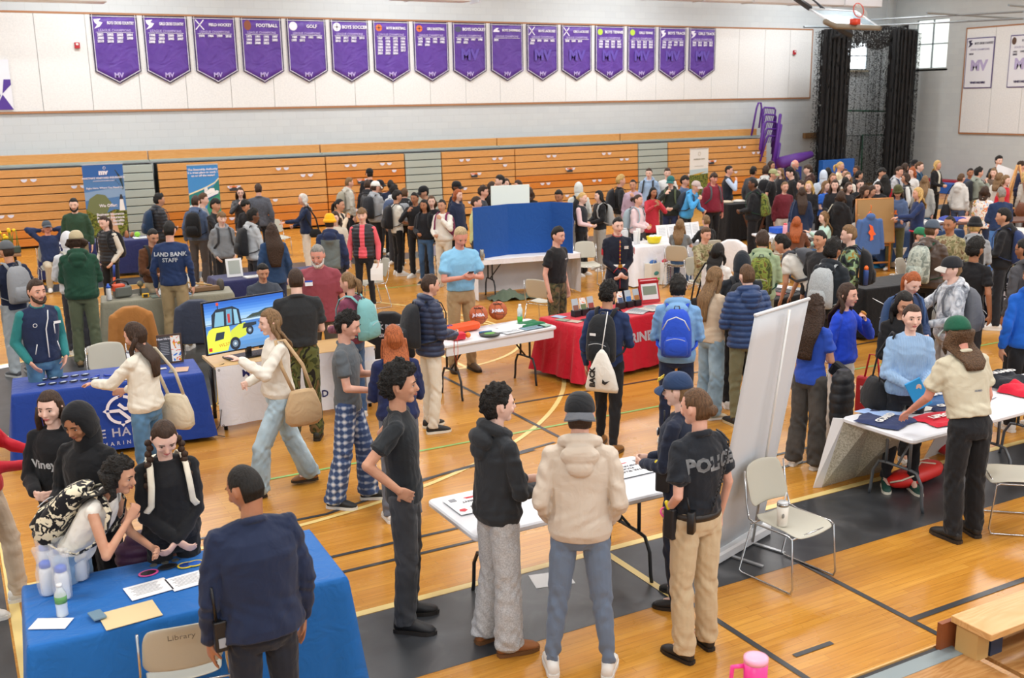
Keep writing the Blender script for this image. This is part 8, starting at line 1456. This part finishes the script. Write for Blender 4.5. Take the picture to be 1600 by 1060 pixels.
# the crowd in the far right corner
p(1178, 261, 1.74, 150, 'jacket/4d5056', 'reg/26262a', 'curly/k', 'dd', 'curly haired boy in grey jacket right of the maroon trousers', sk='t')
p(1176, 279, 1.80, 262, 'hoodie/1c1d20', 'wide/1c1c1f', 'buzz/k', 'hh', 'broad boy in black hoodie near the copper lettered table', sk='d', bag='pack/campack/green', g=1.15)
p(1197, 260, 1.80, 172, 'hoodie/d2d6d4', 'reg/2a2a2e', 'curly/b', 'hh', 'boy in white hoodie with curly brown hair', sk='l', bag='pack/1c1d21/black')
p(1206, 252, 1.78, 60, 'jacket/2a2a2e', 'reg/26262a', 'bob/b', 'dd', 'person with a brown bob by the bleacher end', sk='m')
p(1209, 265, 1.76, 70, 'tee/1f2024', 'reg/26262a', 'short/b', 'dd', 'person in pale green cap by the bleacher end', hat='cap/a5a87c', sk='l')
p(1219, 263, 1.68, 310, 'long/2a2a2e', 'reg/26262a', 'long/a', 'dd', 'girl with light brown hair right of the pale green cap', sk='p', hl=.25)
p(1243, 250, 1.84, 62, 'polo/1c1e24', 'reg/26262a', 'bald/w', 'hh', 'bald man with grey beard in black polo', sk='r', beard='g')
p(1232, 263, 1.80, 292, 'jacket/1f2023', 'reg/26262a', 'curly/k', 'dd', 'curly black haired boy looking down, black jacket', sk='p', hp=.4)
p(1262, 258, 1.78, 272, 'hoodie/4a3430', 'reg/26262a', 'mop/b', 'hh', 'boy in brown hoodie facing left', sk='p')
P_C10 = p(1227, 284, 1.70, 22, 'sweater/6d2530', 'wide/ddd8d0', 'pony/a', 'dd', 'girl in maroon sweater and white trousers', sk='l', hl=.1)
p(1253, 293, 1.66, 188, 'coat/25304a', 'reg/26262a', 'long/b', 'dd', 'girl with long dark hair in navy coat', sk='l', hl=.38, bag='tote/3c4660/slate blue')
p(1251, 282, 1.66, 300, 'long/26262a', 'reg/26262a', 'bun/b', 'dd', 'girl in profile left of the blond girl', sk='p')
p(1264, 283, 1.66, 338, 'coat/232327', 'reg/8b8e92', 'long/y', 'hh', 'blond girl in black coat looking left', sk='p', hl=.22)
p(1287, 267, 1.72, 184, 'hoodie/c9d6e6', 'reg/26262a', 'short/b', 'dd', 'student with pale blue hood up', hat='hood')
p(1294, 262, 1.72, 184, 'jacket/1c1c1f', 'reg/26262a', 'long/k', 'dd', 'student with black hair before the blue gym mat', sk='m', hl=.2)
p(1291, 283, 1.68, 55, 'tee/2f6ad0', 'reg/26262a', 'long/a', 'eh', 'girl in bright blue top with a black jacket', sk='p', hl=.3, held='Lsnack')
p(1314, 253, 1.76, 72, 'long/e3d2ae', 'reg/26262a', 'pony/y', 'dd', 'blond ponytailed woman in cream before the blue mat', sk='l', hl=.2)
p(1302, 271, 1.68, 20, 'long/3a302c', 'reg/26262a', 'long/a', 'dd', 'girl with long straight light brown hair, upper row', sk='l', hl=.4)
p(1305, 281, 1.68, 0, 'long/222226', 'reg/26262a', 'long/b', 'hh', 'dark haired girl in black facing the camera', sk='p', hl=.35)
p(1321, 264, 1.68, 18, 'jacket/c9c5bb', 'reg/26262a', 'bun/b', 'dd', 'girl with tied hair above the crowd centre', sk='l')
p(1325, 269, 1.70, 10, 'sweater/e2ddd2', 'reg/26262a', 'long/a', 'dd', 'girl in white sweater facing forward', sk='p', hl=.25)
p(1338, 259, 1.70, 320, 'long/26262a', 'reg/26262a', 'long/b', 'dd', 'girl before the pitching frame with tanned face', sk='t', hl=.2)
p(1343, 267, 1.72, 120, 'hoodie/1e1e21', 'reg/26262a', 'short/k', 'dd', 'boy in black hoodie with neat black hair', sk='m')
p(1321, 277, 1.66, 200, 'jacket/8a6a52', 'reg/26262a', 'bob/k', 'dd', 'student in light brown jacket seen from behind', sk='m')
p(1327, 285, 1.68, 42, 'long/2a2a2e', 'reg/26262a', 'long/b', 'dd', 'girl in profile with long brown hair, black top', sk='p', hl=.35)
p(1315, 299, 1.68, 158, 'coat/1c1c1f', 'reg/26262a', 'bob/b', 'dh', 'girl in black hooded coat', sk='p', bag='tote/d6cfbc/cream', extra='hood')
p(1345, 281, 1.70, 22, 'tee/26282c', 'reg/26262a', 'pony/b', 'dd', 'girl in glasses and dark tank with tied hair', sk='p', extra='glasses')
p(1354, 291, 1.68, 60, 'long/1b1b1d', 'reg/d8d6d2', 'curlong/b', 'lh', 'woman in black top reaching over the navy cloth table', sk='m', hl=.3, lean=.15, hp=.3)
p(1364, 291, 1.66, 62, 'tee/b05d42', 'reg/26262a', 'wave/b', 'hh', 'girl in rust t-shirt looking down', sk='m', hp=.3, hl=.25)
p(1383, 274, 1.72, 184, 'sweater/b51f2c', 'reg/26262a', 'curlong/k', 'dd', 'girl in red sweater with very long curly black hair', sk='l', hl=.42)
p(1379, 263, 1.76, 60, 'jacket/c9ccd0', 'reg/26262a', 'mop/k', 'dd', 'boy in pale jacket before the right netting', sk='m')
p(1372, 284, 1.68, 340, 'jacket/222226', 'reg/26262a', 'bob/k', 'dd', 'student in black between the rust and red tops', sk='p')
P_C33 = p(1403, 292, 1.70, 350, 'hoodie/55688c', 'cargo/5a5a3c', 'long/b', 'hh', 'student in olive beanie and blue hoodie with orange print', hat='beanie/4c4d2e', sk='m', hp=.3, hl=.15)
P_C34 = p(1434, 293, 1.72, 292, 'jacket/26365f', 'reg/1e2433', 'long/y', 'rh', 'blond woman in navy jacket with pink trim', sk='l', hl=.25)
p(1406, 261, 1.76, 62, 'hoodie/b9bbbf', 'reg/3a3f4a', 'top/b', 'dd', 'boy in light grey hoodie beside the black vest', sk='l', bag='pack/26365a/navy')
p(1415, 271, 1.70, 280, 'vest/puff:1e2026', 'reg/denim:denim', 'long/b', 'dh', 'girl in black quilted vest with white sleeves', sk='m', hl=.15, extra='sl=dfe0dc')
p(1415, 255, 1.70, 130, 'long/4b4d52', 'reg/26262a', 'long/b', 'dd', 'girl with long brown hair before the black netting', sk='l', hl=.35)
p(1429, 250, 1.78, 320, 'jacket/2f4a70', 'reg/26262a', 'short/b', 'dd', 'person in black cap beside the netting edge', hat='cap/1b1b1e', sk='l')
p(1438, 253, 1.80, 80, 'hoodie/1f4a68', 'reg/26262a', 'short/m', 'dd', 'boy in grey hood and teal backpack', sk='p', bag='pack/1f5070/teal')
p(1425, 262, 1.66, 320, 'long/e2e2e0', 'reg/26262a', 'bob/r', 'dd', 'girl in white with reddish brown hair', sk='p')
p(1446, 275, 1.70, 168, 'coat/a5a39c', 'reg/denim:3f6684', 'long/a', 'dd', 'girl in long grey coat with light brown hair', sk='l', hl=.42)
P_C42 = p(1466, 251, 1.72, 60, 'jacket/1d1e21', 'reg/17171a', 'wave/y', 'hh', 'blond woman in black suit and cream blouse', sk='l', hl=.18, inner=('open', 'd9d8c6'), shoe='black/black')
p(1503, 271, 1.70, 150, 'hoodie/d2cfc9', 'reg/4c5a78', 'bun/m', 'dd', 'girl in cream hoodie with hair bun', sk='l', bag='tote/1f1f22/black leather')
p(1517, 263, 1.68, 18, 'jacket/3a4660', 'reg/26262a', 'bun/k', 'dd', 'girl with dark hair behind the cream hoodie', sk='t')
p(1531, 262, 1.76, 118, 'hoodie/8f968a', 'reg/9a968a', 'curly/k', 'de', 'boy in grey green hoodie with curly black hair', sk='l', bag='pack/25272c/black')
p(1562, 244, 1.86, 28, 'tee/2b2d31', 'reg/26262a', 'curly/k', 'dd', 'tall curly haired boy in charcoal t-shirt by the side wall', sk='p')
p(1553, 263, 1.68, 350, 'long/6a5a4e', 'reg/26262a', 'wave/a', 'dd', 'girl with wavy light brown hair below the tall boy', sk='p', hl=.25)
p(1563, 270, 1.68, 150, 'jacket/dcd8d0', 'reg/26262a', 'long/a', 'dd', 'girl in white jacket with long brown hair', sk='l', hl=.25)
p(1573, 274, 1.68, 60, 'sweater/c02030', 'reg/26262a', 'wave/a', 'dd', 'person in bright red top behind the easel', sk='p', hl=.2)
p(1540, 291, 1.66, 162, 'shirt/paintdrip:white', 'slim/252f4a', 'bob/b', 'hh', 'woman in paint splashed colourful shirt', sk='m', fem=True)
p(1565, 293, 1.74, 205, 'sweater/26385c', 'reg/denim:4a78b8', 'short/g', 'hh', 'grey haired man in navy sweater at the shirt table', sk='t')
p(1594, 253, 1.80, 305, 'jacket/1f2848', 'reg/26262a', 'curly/b', 'hh', 'person in navy jacket behind the easel', sk='l', hp=.3)
p(1602, 268, 1.68, 230, 'sweater/b3aea6', 'reg/8b8e92', 'wave/y', 'dd', 'woman in pale sweater with brown bag at the right edge', sk='l', hl=.3, bag='tote/leather:7a4a34/brown leather')
# ------------------------------------------------------------------ prints, badges, gear
def dec(i, s_, size, y, z, side, col, bold=.03, sx=1.0, host=None, nm='printed_lettering'):
    z = (z-.93+i['hipz'])*i['s']; b = side == 'back'
    o = text(nm, s_, size*i['s'], (-.3 if b else .3, y*i['s'], z), (0, -1 if b else 1, 0), (0, 0, 1), flat(col, .6), i['root'], bold=bold, sx=sx); DECALS.append((o, host or i['shirt'], (1 if b else -1, 0, 0)))
def pt_(i, nm, mb, mat, smooth=True): return mk(nm, mb, mat, i['root'], smooth)
GOLD = flat('d9a93a', .3, .8); REDP = flat('c22430', .5)
dec(P_F5, 'POLICE', .115, -.02, 1.27, 'back', '9a9da0', .05); dec(P_M11, 'LAND BANK\nSTAFF', .075, 0, 1.30, 'back', 'e9ecef', .03); dec(P_F10, 'Vineyard', .085, 0, 1.20, 'front', 'eceef0', .03)
dec(P_M31, 'MARINES', .030, .07, 1.30, 'front', 'e6e6e6'); dec(P_M61, 'GUARD', .02, 0, 1.2, 'back', '8a97b0')
# marine dress uniform
i = P_M32; s, T = i['s'], i['T']; X = lambda z: .108*i['ez']+(.012 if z > 1.05 else .022)
pt_(i, 'red_piping', MB().tube([T((X(z), .0, z)) for z in (1.43, 1.3, 1.15, 1.0, .85, .74)], .005, 5), REDP)
for z in (1.40, 1.34, 1.28, 1.22, 1.16, 1.11): pt_(i, 'brass_button', MB().ell(T((X(z)+.006, 0, z)), (.006, .012, .012), None, 8, 5), GOLD)
pt_(i, 'white_belt', MB().tube([T(((.124)*math.cos(a)*i['ez'], .160*math.sin(a)*i['ez'], 1.06)) for a in np.linspace(0, 6.283, 28, False)], .010, 6, close=True, asp=2.6), flat('eceae6', .5)); pt_(i, 'belt_buckle', MB().box(T((.124*i['ez']+.014, 0, 1.06)), (.01, .06, .05)), GOLD, False)
mb = MB(); [mb.box(T((X(1.3)-.006, .075+.022*(k % 3), 1.335-.014*(k//3))), (.006, .020, .011)) for k in range(9)]; pt_(i, 'ribbon_bars', mb, cloth('paintdrip:white'), False)
for sg in (1, -1):
    a, e = i['sh'][sg], i['el'][sg]; c0 = a+(e-a)*.42+V3(.02, sg*.062, 0); mb = MB()
    for k in range(4): z0 = c0[2]+.03-.022*k; mb.tube([(c0[0]-.035, c0[1], z0-.03), (c0[0], c0[1]+sg*.008, z0), (c0[0]+.035, c0[1], z0-.03)], .006, 4)
    pt_(i, 'red_chevron', mb, REDP); w_ = i['wr'][sg]; d_ = unit(w_-e); a_, b_ = frame(d_); c1 = w_-d_*.07; pt_(i, 'cuff_piping', MB().tube([c1+a_*.048*math.cos(t)+b_*.048*math.sin(t) for t in np.linspace(0, 6.28, 14, False)], .005, 4, close=True), REDP)
pt_(i, 'collar_piping', MB().tube([T((.062*math.cos(a), .068*math.sin(a), 1.495-.02*math.cos(a))) for a in np.linspace(0, 6.28, 16, False)], .005, 4, close=True), REDP)
# vest of the smiling man, name tags
i = P_M1; T = i['T']; Z = lambda y, z, d=0: T((.148-.9*y*y+d, y, z)); pt_(i, 'white_zip', MB().tube([Z(.05, 1.44, -.03), Z(.03, 1.36), Z(0, 1.26), Z(0, 1.1), Z(0, .97)], .006, 5), flat('e6e8ea', .5)); pt_(i, 'chest_zip', MB().tube([Z(.085, 1.30), Z(.088, 1.20)], .006, 5), flat('e6e8ea', .5))
for sg in (1, -1): pt_(i, 'pocket_zip', MB().tube([Z(sg*.10, 1.12), Z(sg*.125, 1.02)], .005, 5), flat('e6e8ea', .5))
pt_(i, 'name_tag', MB().box(Z(.12, 1.31, .006), (.006, .07, .025)), flat('eef0f2', .5), False); mb = MB(); mb.tube([Z(-.10+.018*math.cos(a), 1.31+.018*math.sin(a), .004) for a in np.linspace(0, 6.28, 14, False)], .003, 4, close=True); pt_(i, 'round_logo', mb, flat('e6e8ea', .5))
i = P_M23; pt_(i, 'name_tag', MB().box(i['T']((.168, -.085, 1.32)), (.006, .09, .055), rotz(.35)), flat('eef0f4', .5), False); pt_(i, 'tag_header', MB().box(i['T']((.171, -.085, 1.345)), (.006, .09, .018), rotz(.35)), flat('2b55c0', .5), False)
# police officers
i = P_F5; T = i['T']; B = lambda y, z, d=0: T((-.135+.8*y*y-d, y, z)); mb = MB(); n = 60; P_ = [B(-.115+.13*t**1.6, 1.44-.42*t, .012) for t in np.linspace(0, 1, n)]; mb.tube([p_+V3(0, .008*math.cos(k*1.9), .008*math.sin(k*1.9)) for k, p_ in enumerate(P_)], .005, 5); mb.tube([T((-.02, -.125, 1.475)), T((-.07, -.12, 1.47)), B(-.115, 1.44, .012)], .006, 5); pt_(i, 'coiled_mic_cord', mb, flat('1a1b1e', .5))
pt_(i, 'radio', MB().box(T((-.105, .135, .96)), (.045, .07, .14), rotz(.6), bev=.01).tube([T((-.105, .15, 1.02)), T((-.09, .16, 1.12))], .006), flat('17181b', .4)); pt_(i, 'holster', MB().box(T((.03, .185, .92)), (.09, .05, .20), bev=.015), flat('1d1e22', .45), False); pt_(i, 'yellow_grip', MB().cap(T((.03, .20, 1.02)), .014, T((.05, .20, 1.05)), .014), flat('e8cf1c', .4))
for inf, c, sg in ((P_F5, 'ec4a9c', 1), (P_F3, 'b48af0', -1)): w_ = inf['wr'][sg]; d_ = unit(w_-inf['el'][sg]); a_, b_ = frame(d_); pt_(inf, 'wristband', MB().tube([w_-d_*.015+a_*.033*math.cos(t)+b_*.033*math.sin(t) for t in np.linspace(0, 6.28, 14, False)], .006, 5, close=True), flat(c, .4))
i = P_F6; T = i['T']; pt_(i, 'tactical_vest', MB().loft([(T((.0, 0, z)), V3(a, 0, 0), V3(0, b, 0)) for z, a, b in ((1.03, .135, .165), (1.2, .145, .175), (1.36, .13, .16), (1.42, .09, .11))], 18, p=2.4), cloth('1d2434')); pt_(i, 'silver_badge', MB().ell(T((.14, .075, 1.33)), (.008, .025, .032), None, 10, 6), flat('c9ccd0', .25, .8)); pt_(i, 'holster', MB().box(T((.06, .17, 1.02)), (.10, .06, .18), bev=.015), flat('1d1e22', .45), False); pt_(i, 'yellow_taser_grip', MB().cap(T((.05, .19, 1.12)), .018, T((.10, .19, 1.14)), .018), flat('e8d01c', .4)); pt_(i, 'radio_antenna', MB().tube([T((.13, -.02, 1.30)), T((.13, -.02, 1.46))], .006), flat('17181b', .4))
HH = P_F6; t_ = text('cap_lettering', 'POLICE', .035, HH['HC']+HH['HR']@V3(.118, 0, .075), HH['HR']@V3(0, 1, 0), HH['HR']@V3(-.3, 0, 1), flat('e8c83c', .5), HH['root'], bold=.05)
i = P_F1; q = childempty(i, 'two_way_radio', V3(-.03, .215, .86)*i['s'], 'black two-way radio on the hip of the man in navy quarter-zip', 'radio'); mk('radio_body', MB().box((0, 0, .09), (.045, .065, .16), bev=.01), flat('17181b', .4), q); mk('antenna', MB().tube([(0, .015, .16), (-.02, .03, .36)], [.009, .006], 6), flat('17181b', .4), q, True); mk('keypad', MB().box((-.024, 0, .06), (.004, .035, .05)), flat('9aa0a8', .4), q)
# bottles in side pockets, a few things carried
def side_bottle(i, sg, c, cap, lab, low=False):
    b = i['T']((-.108*i['ez']-.09, sg*.165, 1.0)); q = childempty(i, 'water_bottle', b, lab, 'bottle'); mk('bottle_body', lathe([(0, .033), (.19, .035), (.21, .025)]), flat(c, .4), q, True); mk('cap', lathe([(.205, .03), (.24, .028), (.26, .012)]), flat(cap, .4), q, True)
side_bottle(INFO['blond boy in green patterned fleece'], 1, '2b4a8c', 'f0702a', 'blue bottle with orange cap in the black backpack pocket')
side_bottle(INFO['girl in black puffer vest with cream sleeves'], -1, 'e0409c', '4ab0c8', 'pink bottle with teal cap in the backpack pocket of the vest girl')
def carried(inf, nm, base, mb, mat, lab, cat, smooth=True): q = childempty(inf, nm, base, lab, cat); mk('main_body', mb, mat, q, smooth); return q
i = P_M60; b = V3(.10, -.30, .45)*i['s']; mb = MB(); mb.loft([(V3(0, 0, z), V3(a, 0, 0), V3(0, w_, 0)) for z, a, w_ in ((0, .10, .06), (.08, .14, .08), (.3, .15, .09), (.5, .12, .08), (.56, .06, .05))], 18); v = mb.v[-1]; r = childempty(i, 'puffer_jacket', b, 'black quilted puffer jacket draped over the arm of the crimped hair girl', 'jacket')
soft('garment', mb, cloth('puff:1c1d21'), r, .013, 2, lambda co, nr, me: (co+nr*(np.abs(np.sin(co[:, 2]*math.pi/.09))**.6*.012)[:, None], None)); b = V3(.22, -.2, .98)*i['s']; carried(i, 'pouch', b, MB().box((0, 0, 0), (.10, .20, .13), rotx(.5), bev=.035), cloth('202124'), 'black zip pouch held by the girl in blue t-shirt', 'bag', False)
i = P_M59; b = V3(.18, .36, .32)*i['s']; r = childempty(i, 'tote_bag', b, 'red printed tote bag between the two girls in blue', 'bag'); mk('bag_body', MB().box((0, 0, .19), (.32, .08, .38), bev=.03), flat('c4202c', .5), r); mk('handle', MB().tube([(-.08, 0, .37), (-.04, 0, .62), (.04, 0, .62), (.08, 0, .37)], .010, 6), flat('c4202c', .5), r, True); mk('white_print', MB().box((-.05, -.046, .27), (.1, .004, .04)).box((.03, -.046, .2), (.14, .004, .04)).box((-.03, -.046, .13), (.12, .004, .04)), flat('f0dede', .5), r)
i = P_M29; w_ = i['hc'][-1]; b = w_+V3(0, 0, -.36); r = childempty(i, 'lanyard', b, 'orange and yellow lanyard hanging from the hand of the quilted jacket boy', 'lanyard'); mk('ribbon', MB().tube([(-.015, 0, .36), (-.02, .01, .15), (0, 0, .0), (.02, -.01, .15), (.015, 0, .36)], .010, 6, asp=.25), flat('ee5a1c', .5), r, True)
i = P_M33; b = i['T']((-.36, -.06, .72)); r = childempty(i, 'drawstring_bag', b, 'white drawstring bag hanging from the black backpack at the red table', 'bag'); mk('bag_body', MB().loft([(V3(0, 0, z), V3(a, 0, 0), V3(0, w_, 0)) for z, a, w_ in ((0, .02, .16), (.04, .04, .17), (.2, .05, .13), (.38, .03, .05), (.42, .012, .015))], 18, p=2.4), cloth('e6e2d8'), r, True); mk('cord', MB().tube([(0, 0, .42), (.10, .0, .62), (.17, .0, .76)], .006, 6), flat('d8d8d6', .5), r, True); t_ = text('bag_lettering', 'BACK', .075, (-.054, .055, .15), (0, 0, 1), (0, 1, 0), flat('1d1e21', .5), r, bold=.05); mk('printed_swoosh', MB().prism([(-.03, .10), (0, .085), (.05, .13), (.0, .115), (-.025, .14)], (-.056, -.05, .0), (0, -1, 0), (0, 0, 1), .002), flat('1d1e21', .5), r); side = P_M33['bagroot']; mk('white_logo', MB().box((-.13, .04, .30), (.004, .06, .025)), flat('e6e6e6', .5), side)
i = P_M34; side = i['bagroot']; mk('reflective_trim', MB().tube([(-.12, -.13, .30), (-.14, -.08, .40), (-.12, 0, .43), (-.14, .08, .40), (-.12, .13, .30)], .006, 5), flat('d0d2d4', .4), side, True)
i = P_M58; b = i['hc'][1]+V3(.02, 0, -.16); carried(i, 'blue_cloth', b, MB().box((0, 0, .1), (.02, .14, .26), rotx(.5), bev=.008), flat('2a9be0', .5), 'bright blue folded shirt held by the girl in light blue knitted sweater', 'shirt', False)
mb = MB(); P_ = [[V3(.36*a/8-.18, .30*b_/8, .02+.05*math.sin(a*.9+b_)*math.sin(b_*.7+1)+.03) for a in range(9)] for b_ in range(9)]; q = on(T1, .42, .93); mb.loft([(V3(0, .06, z), V3(a, 0, 0), V3(0, w_, 0)) for z, a, w_ in ((-.45, .14, .05), (-.2, .17, .08), (.02, .18, .09), (.10, .10, .07))], 18); r = empty('draped_jacket', q+V3(0, .16, 0), T1.rz, 'maroon puffer jacket held between the girls at the front table', 'jacket'); soft('garment', mb, cloth('puff:4d2a44'), r, .012, 2, lambda co, nr, me: (co+nr*(np.abs(np.sin(co[:, 2]*math.pi/.07))**.6*.02)[:, None], None))
i = P_C33; pt_(i, 'orange_print', MB().prism([(-.05, -.03), (.05, -.04), (.02, .0), (.03, .05), (-.02, .04), (-.01, 0)], i['T']((.165, 0, 1.22)), (0, 1, 0), (0, 0, 1), .003), flat('ee7a2c', .5), False)
i = P_C34; pt_(i, 'pink_hem', MB().tube([i['T']((.125*math.cos(a), .165*math.sin(a), .89)) for a in np.linspace(0, 6.28, 20, False)], .016, 6, close=True), flat('f04a68', .5))
# chairs under seated people
CHN = ['chair of the man with hands behind his head', 'chair of the man in slate polo', 'chair of the seated soldier', 'chair of the ginger haired woman', 'chair of the woman in mint sweater', 'chair of the man in plaid shirt', 'chair of the seated girl in grey t-shirt', 'chair of the seated girl in black']
for k, i in enumerate(SEATED):
    if k == 3: continue
    chair(i['loc'], i['yaw'], CHN[k] if k < len(CHN) else 'chair', col=BGE)
finish()
